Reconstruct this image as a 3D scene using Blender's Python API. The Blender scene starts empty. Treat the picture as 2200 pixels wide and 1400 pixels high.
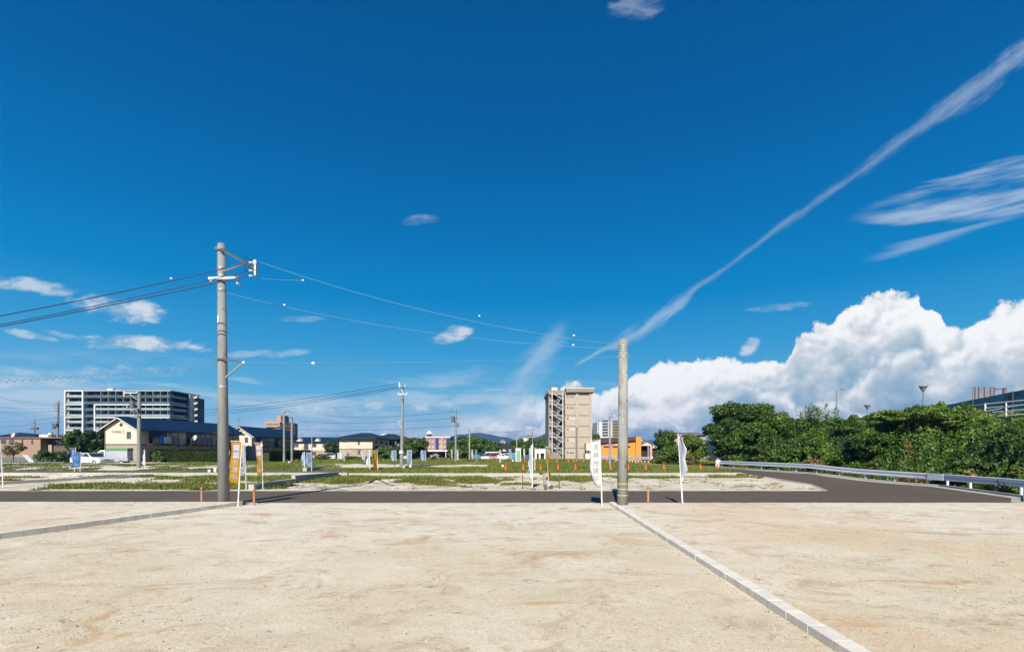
import bpy, math, random
import numpy as np
from mathutils import Vector, Matrix, noise

# ---------------------------------------------------------------- camera
scene = bpy.context.scene
col = scene.collection
F = 1100.0            # focal length in the units of a 2200 wide picture
CX, HZ, EYE = 1100.0, 968.0, 1.8
cam = bpy.data.cameras.new('camera')
cam.sensor_fit = 'HORIZONTAL'; cam.sensor_width = 36.0; cam.lens = 36.0 * F / 2200
cam.shift_y = (HZ - 700.0) / 2200
cam.clip_start = 0.05; cam.clip_end = 20000
camo = bpy.data.objects.new('camera', cam); col.objects.link(camo)
camo.location = (0, 0, EYE); camo.rotation_euler = (math.radians(90), 0, 0)
scene.camera = camo

# ---------------------------------------------------------------- view
EXPO = 0.72
scene.view_settings.view_transform = 'Standard'
scene.view_settings.look = 'None'
scene.view_settings.gamma = 1.0
scene.view_settings.use_curve_mapping = False
scene.view_settings.exposure = EXPO
scene.cycles.max_bounces = 6; scene.cycles.diffuse_bounces = 3
scene.cycles.transparent_max_bounces = 12

# ---------------------------------------------------------------- sun
SUN_EL = math.radians(34)
SH = Vector((0.165, 1.0, 0)).normalized()            # shadows fall this way on the ground
to_sun = Vector((-SH.x * math.cos(SUN_EL), -SH.y * math.cos(SUN_EL), math.sin(SUN_EL)))
sun = bpy.data.lights.new('sun', 'SUN'); sun.energy = 5.0; sun.angle = math.radians(0.53)
sun.color = (1.0, 0.955, 0.87)
suno = bpy.data.objects.new('sun', sun); col.objects.link(suno)
suno.rotation_euler = to_sun.to_track_quat('Z', 'Y').to_euler()

# ---------------------------------------------------------------- node helpers
class X:
    """a float socket with arithmetic"""
    def __init__(s, nt, sock): s.nt, s.s = nt, sock
    def _m(s, op, *a, clamp=False):
        n = s.nt.nodes.new('ShaderNodeMath'); n.operation = op; n.use_clamp = clamp
        for i, v in enumerate((s,) + a):
            if isinstance(v, X): s.nt.links.new(v.s, n.inputs[i])
            else: n.inputs[i].default_value = v
        return X(s.nt, n.outputs[0])
    def __add__(s, o): return s._m('ADD', o)
    __radd__ = __add__
    def __mul__(s, o): return s._m('MULTIPLY', o)
    __rmul__ = __mul__
    def __sub__(s, o): return s._m('SUBTRACT', o)
    def __rsub__(s, o): return (s * -1.0) + o
    def __truediv__(s, o): return s._m('DIVIDE', o)
    def max(s, o): return s._m('MAXIMUM', o)
    def min(s, o): return s._m('MINIMUM', o)
    def abs(s): return s._m('ABSOLUTE')
    def sqrt(s): return s._m('SQRT')
    def pow(s, o): return s._m('POWER', o)
    def clamp(s): return s._m('ADD', 0.0, clamp=True)
    def sm(s, a, b):
        n = s.nt.nodes.new('ShaderNodeMapRange'); n.interpolation_type = 'SMOOTHSTEP'
        s.nt.links.new(s.s, n.inputs[0]); n.inputs[1].default_value = a; n.inputs[2].default_value = b
        return X(s.nt, n.outputs[0])
def vop(nt, op, a, b=None, scale=None):
    n = nt.nodes.new('ShaderNodeVectorMath'); n.operation = op
    for i, v in enumerate((a, b)):
        if v is None: continue
        if isinstance(v, (tuple, list)): n.inputs[i].default_value = v
        else: nt.links.new(v, n.inputs[i])
    if scale is not None:
        if isinstance(scale, X): nt.links.new(scale.s, n.inputs['Scale'])
        else: n.inputs['Scale'].default_value = scale
    return n.outputs['Value'] if op in ('LENGTH', 'DOT_PRODUCT', 'DISTANCE') else n.outputs[0]
def nz(nt, vec, scale, detail=5, rough=0.5, lac=2.0, dist=0.0, out=0):
    n = nt.nodes.new('ShaderNodeTexNoise'); n.inputs['Scale'].default_value = scale
    n.inputs['Detail'].default_value = detail; n.inputs['Roughness'].default_value = rough
    n.inputs['Lacunarity'].default_value = lac; n.inputs['Distortion'].default_value = dist
    if vec is not None: nt.links.new(vec, n.inputs['Vector'])
    return X(nt, n.outputs[0]) if out == 0 else n.outputs['Color']
def vor(nt, vec, scale, detail=0, rough=0.5, smooth=None, feature=None):
    n = nt.nodes.new('ShaderNodeTexVoronoi'); n.feature = feature or ('SMOOTH_F1' if smooth is not None else 'F1')
    n.inputs['Scale'].default_value = scale; n.inputs['Detail'].default_value = detail
    n.inputs['Roughness'].default_value = rough
    if smooth is not None: n.inputs['Smoothness'].default_value = smooth
    nt.links.new(vec, n.inputs['Vector'])
    return X(nt, n.outputs['Distance'])
def comb(nt, x, y, z):
    n = nt.nodes.new('ShaderNodeCombineXYZ')
    for i, v in enumerate((x, y, z)):
        if isinstance(v, X): nt.links.new(v.s, n.inputs[i])
        else: n.inputs[i].default_value = v
    return n.outputs[0]
def sep(nt, v):
    n = nt.nodes.new('ShaderNodeSeparateXYZ'); nt.links.new(v, n.inputs[0])
    return [X(nt, o) for o in n.outputs]
def ramp(nt, fac, stops, interp='LINEAR'):
    n = nt.nodes.new('ShaderNodeValToRGB'); n.color_ramp.interpolation = interp
    e = n.color_ramp.elements
    while len(e) > 1: e.remove(e[-1])
    for i, (p, c) in enumerate(stops):
        el = e[0] if i == 0 else e.new(p)
        el.position = p; el.color = (c[0], c[1], c[2], 1)
    nt.links.new(fac.s, n.inputs[0]); return n.outputs[0]
def mix(nt, fac, a, b, mode='MIX'):
    n = nt.nodes.new('ShaderNodeMix'); n.data_type = 'RGBA'; n.blend_type = mode
    for i, v in ((0, fac), (6, a), (7, b)):
        if isinstance(v, X): nt.links.new(v.s, n.inputs[i])
        elif isinstance(v, (int, float)): n.inputs[i].default_value = v
        elif isinstance(v, tuple): n.inputs[i].default_value = (v[0], v[1], v[2], 1)
        else: nt.links.new(v, n.inputs[i])
    return n.outputs[2]
def fcurve(nt, fac, pts):
    n = nt.nodes.new('ShaderNodeFloatCurve'); c = n.mapping.curves[0]
    n.mapping.use_clip = False
    while len(c.points) > 2: c.points.remove(c.points[-1])
    c.points[0].location = pts[0]; c.points[1].location = pts[-1]
    for p in pts[1:-1]: c.points.new(*p)
    for p in c.points: p.handle_type = 'AUTO'
    n.mapping.update(); nt.links.new(fac.s, n.inputs['Value'])
    return X(nt, n.outputs[0])
def lin(r, g, b):
    f = lambda c: ((c / 255 + 0.055) / 1.055) ** 2.4 if c > 10 else c / 255 / 12.92
    return (f(r), f(g), f(b))

# ---------------------------------------------------------------- sky
world = bpy.data.worlds.new("World"); scene.world = world; world.use_nodes = True
nt = world.node_tree; nt.nodes.clear()
K = 1.0 / 2 ** EXPO
def skc(r, g, b):
    c = lin(r, g, b); return tuple(v * K for v in c)
tc = nt.nodes.new('ShaderNodeTexCoord')
D = vop(nt, 'NORMALIZE', tc.outputs['Generated'])
dx, dy, dz = sep(nt, D)
hor = (dx * dx + dy * dy).sqrt().max(0.001)
T = dz / hor                                   # tangent of the elevation
AZ = dx._m('ARCTAN2', dy)                      # azimuth, 0 ahead, positive to the right
FR = dy.sm(0.05, 0.25)                         # the half of the sky ahead
yy = dy.max(0.08)
U = dx / yy; V = dz / yy
sky = nt.nodes.new('ShaderNodeTexSky'); sky.sky_type = 'NISHITA'; sky.sun_disc = False
sky.sun_elevation = SUN_EL; sky.sun_rotation = math.atan2(to_sun.x, to_sun.y)
sky.altitude = 0; sky.air_density = 1.0; sky.dust_density = 0.6; sky.ozone_density = 3.0
nish = vop(nt, 'SCALE', sky.outputs[0], scale=0.05)
zed = dz.max(0.0)
# the deep polarised blue of the photograph, by elevation
clear = ramp(nt, zed, [(0.0, skc(176, 212, 230)), (0.05, skc(142, 198, 228)), (0.107, skc(98, 180, 222)), (0.19, skc(56, 157, 212)),
                       (0.278, skc(4, 134, 199)), (0.391, skc(0, 113, 180)), (0.52, skc(0, 94, 161)), (0.66, skc(0, 83, 145)), (1.0, skc(0, 66, 122))])
basec = mix(nt, 0.015, clear, nish)

warp = vop(nt, 'SUBTRACT', nz(nt, D, 7.0, 4, 0.55, out=1), (0.5, 0.5, 0.5))
def uvp(px, py): return ((px - CX) / F, (HZ - py) / F)

# thin high streaks low over the horizon, all round
st = comb(nt, dx * 2.6, dy * 2.6, T * 17.0)
s1 = nz(nt, st, 1.7, 7, 0.58, dist=0.35)
s2 = nz(nt, st, 0.7, 4, 0.5)
low = 1.0 - T.sm(0.03, 0.21)
thr = s1 * 0.75 + s2 * 0.5 + low * 0.12
a_low = thr.sm(0.66, 0.86) * low * T.sm(-0.02, 0.015) * 0.8
a_haze = (1.0 - T.sm(0.0, 0.10)) * 0.35
c_low = mix(nt, s1.sm(0.4, 0.65), skc(150, 187, 211), skc(214, 228, 236))
out = mix(nt, a_haze, basec, skc(196, 219, 232))
out = mix(nt, a_low, out, c_low)

# single small clouds (centre px, centre py, half width, half height, tilt, strength)
small = [(60, 612, 120, 17, -.10, .75), (262, 664, 105, 27, -.13, 1.0), (310, 737, 140, 15, -.07, .95), (235, 744, 55, 7, 0, .55),
         (55, 716, 60, 9, -.22, .6), (130, 718, 35, 7, -.2, .35), (575, 757, 85, 9, .04, .38), (645, 684, 55, 8, -.05, .22),
         (973, 719, 46, 17, .25, .85), (895, 474, 46, 12, .08, .24), (1368, 14, 62, 26, .1, .28), (1615, 742, 26, 17, .5, .85),
         (1690, 657, 70, 9, .1, .3), (900, 874, 36, 13, 0, .8), (808, 872, 22, 9, 0, .55), (960, 866, 18, 11, 0, .5),
         (150, 800, 260, 15, .02, .40), (60, 822, 190, 12, 0, .4), (940, 826, 40, 5, 0, .3), (665, 882, 110, 10, .03, .8), (540, 818, 60, 6, -.1, .3)]
wu, wv, ww = sep(nt, warp)
fine = nz(nt, comb(nt, U * 1.0, V * 2.2, 0.0), 16.0, 7, 0.6)
acc = None
P2 = comb(nt, U + wu * 0.05, V + wv * 0.022, 0.0)
for px, py, hw, hh, tl, s in small:
    u0, v0 = uvp(px, py); ca, sa = math.cos(tl), math.sin(tl)
    d = vop(nt, 'SUBTRACT', P2, (u0, v0, 0))
    a = X(nt, vop(nt, 'DOT_PRODUCT', d, (ca * F / hw, sa * F / hw, 0)))
    b = X(nt, vop(nt, 'DOT_PRODUCT', d, (-sa * F / hh, ca * F / hh, 0)))
    e = ((1.0 - (a * a + b * b) * 0.8) + (fine - 0.5) * 3.2).sm(0.0, 1.1) * s
    acc = e if acc is None else acc.max(e)
a_small = acc * FR
c_small = mix(nt, (fine + (V * 0.0)).sm(0.42, 0.6), skc(168, 196, 216), skc(226, 233, 238))
out = mix(nt, a_small * 0.9, out, c_small)

# the long vapour trail, drawn as a curve v(u) with its own width
tr = [(1240, 782), (1262, 772), (1300, 752), (1345, 733), (1400, 697), (1440, 670), (1472, 645), (1492, 622), (1530, 598), (1600, 548), (1700, 470),
      (1840, 372), (1960, 285), (2080, 200), (2200, 108), (2420, -60)]
UU = (U - 0.1) / 1.15
trp = [((uvp(*p)[0] - 0.1) / 1.15, uvp(*p)[1]) for p in tr]
vc = fcurve(nt, UU, trp)
wp = [(1240, 7), (1300, 10), (1345, 26), (1400, 30), (1450, 27), (1480, 22), (1500, 15), (1600, 12), (1700, 14), (1840, 20), (1960, 28), (2080, 40), (2200, 52), (2420, 60)]
wc = fcurve(nt, UU, [((uvp(p, 0)[0] - 0.1) / 1.15, w / 100.0) for p, w in wp]) * (80.0 / F)
AL = U * 0.78 + V * 0.62; AC = V * 0.78 - U * 0.62
tn = nz(nt, comb(nt, AL * 0.55, AC * 2.2, 0.0), 14.0, 8, 0.62, dist=0.25)
tn2 = nz(nt, comb(nt, AL * 0.5, AC * 2.4, 3.0), 38.0, 6, 0.65)
q = (V + wv * 0.02 - vc).abs() / wc.max(0.003)
a_tr = ((1.0 - q) + (tn - 0.5) * 2.2 + (tn2 - 0.5) * 1.4).sm(-0.1, 1.25)
ain = fcurve(nt, UU, [((uvp(p, 0)[0] - 0.1) / 1.15, w) for p, w in [(1225, 0), (1260, .45), (1345, .62), (1440, .66), (1480, .45), (1560, .3), (1700, .32), (1840, .38), (1960, .42), (2080, .5), (2200, .62), (2420, .5)]])
a_tr = a_tr * ain.clamp() * 0.80 * FR * UU.sm(0.0, 0.03) * (1.0 - UU.sm(0.93, 1.0))
out = mix(nt, a_tr, out, skc(196, 214, 232))

# the faint old trail above the block of flats
vq = U - V * 0.62 + 0.060
q2 = (vq + wu * 0.07).abs() / ((0.30 - V) * 0.26 + 0.012)
a_o = ((1.0 - q2) + (tn - 0.5) * 2.2).sm(0.0, 1.3) * V.sm(0.05, 0.12) * (1.0 - V.sm(0.20, 0.265)) * 0.55 * FR
out = mix(nt, a_o, out, skc(190, 214, 232))

# cirrus streaks to the right: noise combed along one direction, cut by a fan-shaped mask
R = (U - 0.645) ; 
cax = V - 0.455 - R * 0.15 - R * R * 0.12                 # distance from the streaks' curved axis
cv = comb(nt, R * 1.3, (cax + wv * 0.012) * 15.0, 0.0)
cn = nz(nt, cv, 1.5, 6, 0.55, dist=0.3)
cn2 = nz(nt, comb(nt, R * 4.0, cax * 30.0, 2.0), 2.2, 5, 0.6)
halfw = R * 0.26 + 0.012
fan = (1.0 - (cax / halfw.max(0.004)).abs()).sm(0.0, 0.8)
a_c = ((cn - 0.5) * 3.4 + (cn2 - 0.5) * 1.5 + fan * 0.75).sm(0.15, 1.25) * fan.sm(0.0, 0.35) * R.sm(0.0, 0.12) * FR * (1.0 - R.sm(0.55, 0.9)) * 0.62
out = mix(nt, a_c, out, skc(206, 220, 234))
ax2 = V - 0.362 - R * 0.28
a_c2 = ((1.0 - (ax2 + (cn - 0.5) * 0.05).abs() * (F / 14.0))).sm(0.0, 1.0) * (R - 0.03).sm(0.0, 0.1) * (1.0 - R.sm(0.22, 0.42)) * 0.36 * FR
out = mix(nt, a_c2, out, skc(196, 216, 234))

# heaped clouds: three banks, one behind the other; each has an outline t(az) and a cauliflower edge
AN = (AZ * (1 / 2.094) + 0.5).clamp()            # -60..60 degrees to 0..1
def azt(px, py):
    u, v = uvp(px, py); a = math.atan(u); return (a / 2.094 + 0.5, v * math.cos(a))
def nz2(v, sc, det, rough, dist=0.0):
    n = nz(nt, v, sc, det, rough, dist=dist); n.s.node.noise_dimensions = '2D'; return n
def vor2(v, sc, det, rough):
    n = vor(nt, v, sc, det, rough); n.s.node.voronoi_dimensions = '2D'; return n
dw = comb(nt, AZ + wu * 0.045, T + wv * 0.035, 0.0)
UPL = (-0.005, 0.009, 0.0)
UPL2 = (-0.016, 0.026, 0.0)
def billow(vec, sc, seed):
    v = vop(nt, 'ADD', vec, (seed, seed * 0.7, 0.0))
    b = vor2(v, sc, 2, 0.6); b2 = vor2(vop(nt, 'ADD', v, (3.3, 1.1, 0)), sc * 0.38, 0, 0.5)
    n = nz2(v, sc * 0.8, 9, 0.70)
    return (0.45 - b) * 1.0 + (0.5 - b2) * 0.8 + (n - 0.5) * 2.2
def bank(out, pts, sc, amp, seed, soft, sh0, sh1, alpha=1.0, hole=0.0, top=1.0, lumpy=0.25, haze=0.0):
    H = fcurve(nt, AN, [azt(*p) for p in pts])
    b0 = billow(dw, sc, seed); b1 = billow(vop(nt, 'ADD', dw, UPL), sc, seed)
    vs = vop(nt, 'ADD', dw, (seed, 2.0, 1.0))
    lump = nz2(vs, sc * 0.42, 6, 0.6); lump1 = nz2(vop(nt, 'ADD', vs, UPL2), sc * 0.42, 3, 0.5)
    d = (H - T) + b0 * amp * (H * 4.0).sm(0.0, 1.0)
    a = d.sm(0.0, soft) * T.sm(-0.03, 0.0) * alpha
    depth = (d + (lump - 0.5) * lumpy).sm(sh0, sh1)
    if hole: a = a * (1.0 - (depth * lump.sm(0.40, 0.58)) * hole)
    relief = ((b0 - b1) * (0.62 - depth * 0.30) + (lump - lump1) * 1.9).max(-0.5).min(0.35)
    k = (relief + top - depth * 0.84).clamp()
    c = ramp(nt, k, [(0.0, skc(136, 172, 196)), (0.22, skc(160, 187, 206)), (0.42, skc(188, 204, 215)), (0.64, skc(215, 223, 229)), (0.86, skc(244, 246, 248)), (1.0, skc(255, 255, 255))])
    return mix(nt, a, out, c)
o1 = [(-805, 985), (0, 985), (700, 985), (1050, 985), (1130, 960), (1165, 905), (1190, 850), (1215, 815), (1245, 812), (1280, 832), (1320, 822), (1355, 800), (1400, 782), (1440, 768), (1500, 768), (1560, 766), (1640, 775), (1690, 768),
      (1705, 715), (1740, 690), (1800, 665), (1850, 645), (1900, 618), (1950, 606), (1985, 612), (1998, 645), (1992, 668), (2040, 696), (2065, 690), (2110, 672), (2160, 640), (2200, 628), (2420, 600), (3004, 600)]
out = bank(out, o1, 16.0, 0.024, 0.0, 0.008, 0.012, 0.10, top=1.06, lumpy=0.24)
o4 = [(-805, 1000), (0, 960), (380, 940), (480, 905), (560, 886), (660, 888), (720, 915), (800, 900), (860, 885), (930, 905), (1000, 880), (1080, 868), (1130, 835), (1200, 815), (1260, 830), (1330, 900), (1400, 985), (3004, 1000)]
out = bank(out, o4, 15.0, 0.045, 14.7, 0.055, 0.01, 0.09, 0.85, 0.6, top=0.98, lumpy=0.22)
o2 = [(-805, 1000), (1000, 1000), (1150, 940), (1230, 880), (1300, 888), (1380, 856), (1440, 858), (1540, 835), (1620, 812), (1680, 822), (1740, 870), (1800, 845), (1850, 780),
      (1900, 745), (1960, 742), (2020, 765), (2060, 740), (2120, 705), (2200, 700), (2420, 690), (3004, 700)]
out = bank(out, o2, 19.0, 0.034, 4.3, 0.022, 0.005, 0.075, 0.92, 0.25, top=1.02, lumpy=0.18)
o3 = [(-805, 985), (0, 975), (560, 985), (860, 955), (1000, 918), (1080, 900), (1200, 922), (1320, 915), (1400, 880), (1480, 912), (1600, 885), (1680, 905), (1740, 862), (1800, 856), (1860, 884), (1940, 880), (2030, 862), (2120, 850), (2200, 850), (2420, 850), (3004, 870)]
out = bank(out, o3, 24.0, 0.026, 9.1, 0.010, 0.0, 0.045, 0.86, 0.65, top=1.0, lumpy=0.14)
out = mix(nt, (1.0 - T.sm(-0.005, 0.045)) * 0.4, out, skc(186, 212, 226))

bg = nt.nodes.new('ShaderNodeBackground'); nt.links.new(out, bg.inputs[0]); bg.inputs[1].default_value = 1.0
wo = nt.nodes.new('ShaderNodeOutputWorld'); nt.links.new(bg.outputs[0], wo.inputs[0])
world.cycles.sampling_method = 'MANUAL'; world.cycles.sample_map_resolution = 256

# ================================================================ helpers for things
rng = np.random.default_rng(7)
random.seed(7)
def px2x(px, y): return (px - CX) / F * y
def py2z(py, y): return EYE + (HZ - py) / F * y
def gy(py, h=0.0): return (EYE - h) * F / (py - HZ)      # distance of a ground point seen at row py

MATS = {}
def M(name, c, rough=0.8, var=0.12, scale=3.0, bump=0.0, bscale=30.0, metal=0.0, spec=0.3, c2=None, c2t=(0.5, 0.65), c2s=1.5, vscale=(1, 1, 1), emit=None, trans=0.0):
    if name in MATS: return MATS[name]
    m = bpy.data.materials.new(name); m.use_nodes = True; t = m.node_tree; t.nodes.clear()
    b = t.nodes.new('ShaderNodeBsdfPrincipled'); o = t.nodes.new('ShaderNodeOutputMaterial')
    t.links.new(b.outputs[0], o.inputs[0])
    g = t.nodes.new('ShaderNodeNewGeometry'); P = vop(t, 'MULTIPLY', g.outputs['Position'], vscale)
    n = nz(t, P, scale, 5, 0.6)
    lo = tuple(v * (1 - var) for v in c); hi = tuple(min(1, v * (1 + var)) for v in c)
    cc = mix(t, n.sm(0.3, 0.7), lo, hi)
    if c2 is not None:
        k = nz(t, P, c2s, 6, 0.65).sm(*c2t); cc = mix(t, k, cc, c2)
    t.links.new(cc, b.inputs['Base Color'])
    b.inputs['Roughness'].default_value = rough; b.inputs['Metallic'].default_value = metal
    b.inputs['Specular IOR Level'].default_value = spec
    if bump:
        bn = t.nodes.new('ShaderNodeBump'); bn.inputs['Strength'].default_value = bump; bn.inputs['Distance'].default_value = 0.02
        t.links.new(nz(t, P, bscale, 4, 0.6).s, bn.inputs['Height']); t.links.new(bn.outputs[0], b.inputs['Normal'])
    MATS[name] = m; return m

class MB:
    def __init__(s): s.v = []; s.f = []; s.m = []
    def add(s, vs, fs, mi=0):
        k = len(s.v); s.v += [tuple(v) for v in vs]
        for f in fs: s.f.append(tuple(i + k for i in f)); s.m.append(mi)
        return s
    def box(s, x0, x1, y0, y1, z0, z1, mi=0):
        v = [(x, y, z) for z in (z0, z1) for y in (y0, y1) for x in (x0, x1)]
        return s.add(v, [(0, 2, 3, 1), (4, 5, 7, 6), (0, 1, 5, 4), (2, 6, 7, 3), (0, 4, 6, 2), (1, 3, 7, 5)], mi)
    def obox(s, c, ax, ay, az, mi=0):
        """box from centre and three half-axis vectors"""
        c, ax, ay, az = map(Vector, (c, ax, ay, az))
        v = [c + sx * ax + sy * ay + sz * az for sz in (-1, 1) for sy in (-1, 1) for sx in (-1, 1)]
        return s.add(v, [(0, 2, 3, 1), (4, 5, 7, 6), (0, 1, 5, 4), (2, 6, 7, 3), (0, 4, 6, 2), (1, 3, 7, 5)], mi)
    def bar(s, a, b, w, h=None, mi=0):
        a, b = Vector(a), Vector(b); d = (b - a); L = d.length / 2; d.normalize()
        up = Vector((0, 0, 1)) if abs(d.z) < 0.9 else Vector((1, 0, 0))
        sd = d.cross(up).normalized(); u = sd.cross(d)
        return s.obox((a + b) / 2, d * L, sd * w / 2, u * (h or w) / 2, mi)
    def cyl(s, a, b, r0, r1=None, n=10, mi=0, cap=True):
        a, b = Vector(a), Vector(b); r1 = r0 if r1 is None else r1
        d = (b - a).normalized(); up = Vector((0, 0, 1)) if abs(d.z) < 0.9 else Vector((1, 0, 0))
        sd = d.cross(up).normalized(); u = sd.cross(d); vs = []
        for p, r in ((a, r0), (b, r1)):
            for i in range(n):
                t = 2 * math.pi * i / n; vs.append(p + sd * r * math.cos(t) + u * r * math.sin(t))
        fs = [(i, (i + 1) % n, n + (i + 1) % n, n + i) for i in range(n)]
        if cap: fs += [tuple(range(n))[::-1], tuple(range(n, 2 * n))]
        return s.add(vs, fs, mi)
    def tube(s, pts, r, n=5, mi=0):
        pts = [Vector(p) for p in pts]; vs = []
        for i, p in enumerate(pts):
            d = (pts[min(i + 1, len(pts) - 1)] - pts[max(i - 1, 0)]).normalized()
            up = Vector((0, 0, 1)) if abs(d.z) < 0.9 else Vector((1, 0, 0))
            sd = d.cross(up).normalized(); u = sd.cross(d)
            for j in range(n):
                t = 2 * math.pi * j / n; vs.append(p + sd * r * math.cos(t) + u * r * math.sin(t))
        fs = [(i * n + j, i * n + (j + 1) % n, (i + 1) * n + (j + 1) % n, (i + 1) * n + j) for i in range(len(pts) - 1) for j in range(n)]
        fs += [tuple(range(n))[::-1], tuple(range(len(pts) * n - n, len(pts) * n))]
        return s.add(vs, fs, mi)
    def prism(s, poly, ext, mi=0):
        """planar polygon (3-D points) pushed along ext"""
        e = Vector(ext); n = len(poly); v = [Vector(p) for p in poly]
        return s.add(v + [p + e for p in v], [tuple(range(n))[::-1], tuple(range(n, 2 * n))] + [(i, (i + 1) % n, n + (i + 1) % n, n + i) for i in range(n)], mi)
    def ball(s, c, r, n=8, m=6, mi=0):
        rx, ry, rz = r if isinstance(r, tuple) else (r, r, r); vs = [(c[0], c[1], c[2] - rz)]
        for i in range(1, m):
            t = math.pi * i / m - math.pi / 2
            for j in range(n):
                a = 2 * math.pi * j / n; vs.append((c[0] + rx * math.cos(t) * math.cos(a), c[1] + ry * math.cos(t) * math.sin(a), c[2] + rz * math.sin(t)))
        vs.append((c[0], c[1], c[2] + rz)); L = len(vs) - 1
        fs = [(0, 1 + (j + 1) % n, 1 + j) for j in range(n)]
        for i in range(m - 2):
            for j in range(n):
                a = 1 + i * n; fs.append((a + j, a + (j + 1) % n, a + n + (j + 1) % n, a + n + j))
        a = 1 + (m - 2) * n; fs += [(a + j, a + (j + 1) % n, L) for j in range(n)]
        return s.add(vs, fs, mi)
    def build(s, name, mats, parent=None, smooth=False, bevel=0.0, **props):
        me = bpy.data.meshes.new(name)
        off = Vector((0, 0, 0)); p = parent
        while p is not None: off += p.location; p = p.parent
        me.from_pydata([(v[0] - off.x, v[1] - off.y, v[2] - off.z) for v in s.v], [], s.f)
        mats = mats if isinstance(mats, (list, tuple)) else [mats]
        for m in mats: me.materials.append(m)
        if len(mats) > 1: me.polygons.foreach_set('material_index', s.m)
        if smooth: me.polygons.foreach_set('use_smooth', [True] * len(s.f))
        me.update()
        o = bpy.data.objects.new(name, me); col.objects.link(o)
        if parent is not None: o.parent = parent
        if bevel:
            b = o.modifiers.new('bevel', 'BEVEL'); b.width = bevel; b.segments = 2; b.limit_method = 'ANGLE'
        for k, v in props.items(): o[k] = v
        return o
def root(name, label, cat, loc=(0, 0, 0), group=None):
    o = bpy.data.objects.new(name, None); o.empty_display_size = 0.3; col.objects.link(o); o.location = loc
    o['label'] = label; o['category'] = cat
    if group: o['group'] = group
    return o
def tag(o, label=None, cat=None, group=None, kind=None):
    if label: o['label'] = label
    if cat: o['category'] = cat
    if group: o['group'] = group
    if kind: o['kind'] = kind
    return o
def copy_tree(o, kids, parent=None):
    c = o.copy(); col.objects.link(c)
    if parent is not None: c.parent = parent
    for ch in kids.get(o, ()): copy_tree(ch, kids, c)
    return c
def kidmap():
    k = {}
    for o in col.objects:
        if o.parent: k.setdefault(o.parent, []).append(o)
    return k
def npmesh(name, V, Fq, mat, parent=None, smooth=False, attrs=None, **props):
    """mesh from numpy arrays; all faces have the same number of corners"""
    me = bpy.data.meshes.new(name); V = np.asarray(V, dtype=np.float32)
    if parent is not None:
        off = np.zeros(3, np.float32); p = parent
        while p is not None: off += np.array(p.location, dtype=np.float32); p = p.parent
        V = V - off
    k = Fq.shape[1]; n = Fq.shape[0]
    me.vertices.add(len(V)); me.vertices.foreach_set('co', V.ravel())
    me.loops.add(n * k); me.loops.foreach_set('vertex_index', Fq.astype(np.int32).ravel())
    me.polygons.add(n); me.polygons.foreach_set('loop_start', np.arange(0, n * k, k, dtype=np.int32))
    try: me.polygons.foreach_set('loop_total', np.full(n, k, dtype=np.int32))
    except Exception: pass
    if smooth: me.polygons.foreach_set('use_smooth', np.ones(n, dtype=bool))
    for an, av in (attrs or {}).items():
        a = me.attributes.new(an, 'FLOAT', 'POINT'); a.data.foreach_set('value', np.asarray(av, dtype=np.float32).ravel())
    me.materials.append(mat); me.update(calc_edges=True)
    o = bpy.data.objects.new(name, me); col.objects.link(o)
    if parent is not None: o.parent = parent
    for kk, v in props.items(): o[kk] = v
    return o
def _h(ix, iy, seed):
    n = (ix.astype(np.int64) * 374761393 + iy.astype(np.int64) * 668265263 + seed * 2147483647) & 0xffffffff
    n = ((n ^ (n >> 13)) * 1274126177) & 0xffffffff
    return ((n ^ (n >> 16)) & 0xffffff) / float(0xffffff)
def vn(x, y, s, seed=0, oc=4, r=0.5):
    x = np.asarray(x, float) * s; y = np.asarray(y, float) * s; t = 0; a = 1; w = 0
    for o in range(oc):
        ix = np.floor(x); iy = np.floor(y); fx = x - ix; fy = y - iy
        fx = fx * fx * (3 - 2 * fx); fy = fy * fy * (3 - 2 * fy)
        v = (_h(ix, iy, seed + o) * (1 - fx) + _h(ix + 1, iy, seed + o) * fx) * (1 - fy) + (_h(ix, iy + 1, seed + o) * (1 - fx) + _h(ix + 1, iy + 1, seed + o) * fx) * fy
        t = t + a * v; w += a; a *= r; x = x * 2.03 + 11.3; y = y * 2.03 + 5.7
    return t / w
def ss(a, b, x):
    t = np.clip((np.asarray(x, float) - a) / (b - a), 0, 1); return t * t * (3 - 2 * t)

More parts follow.
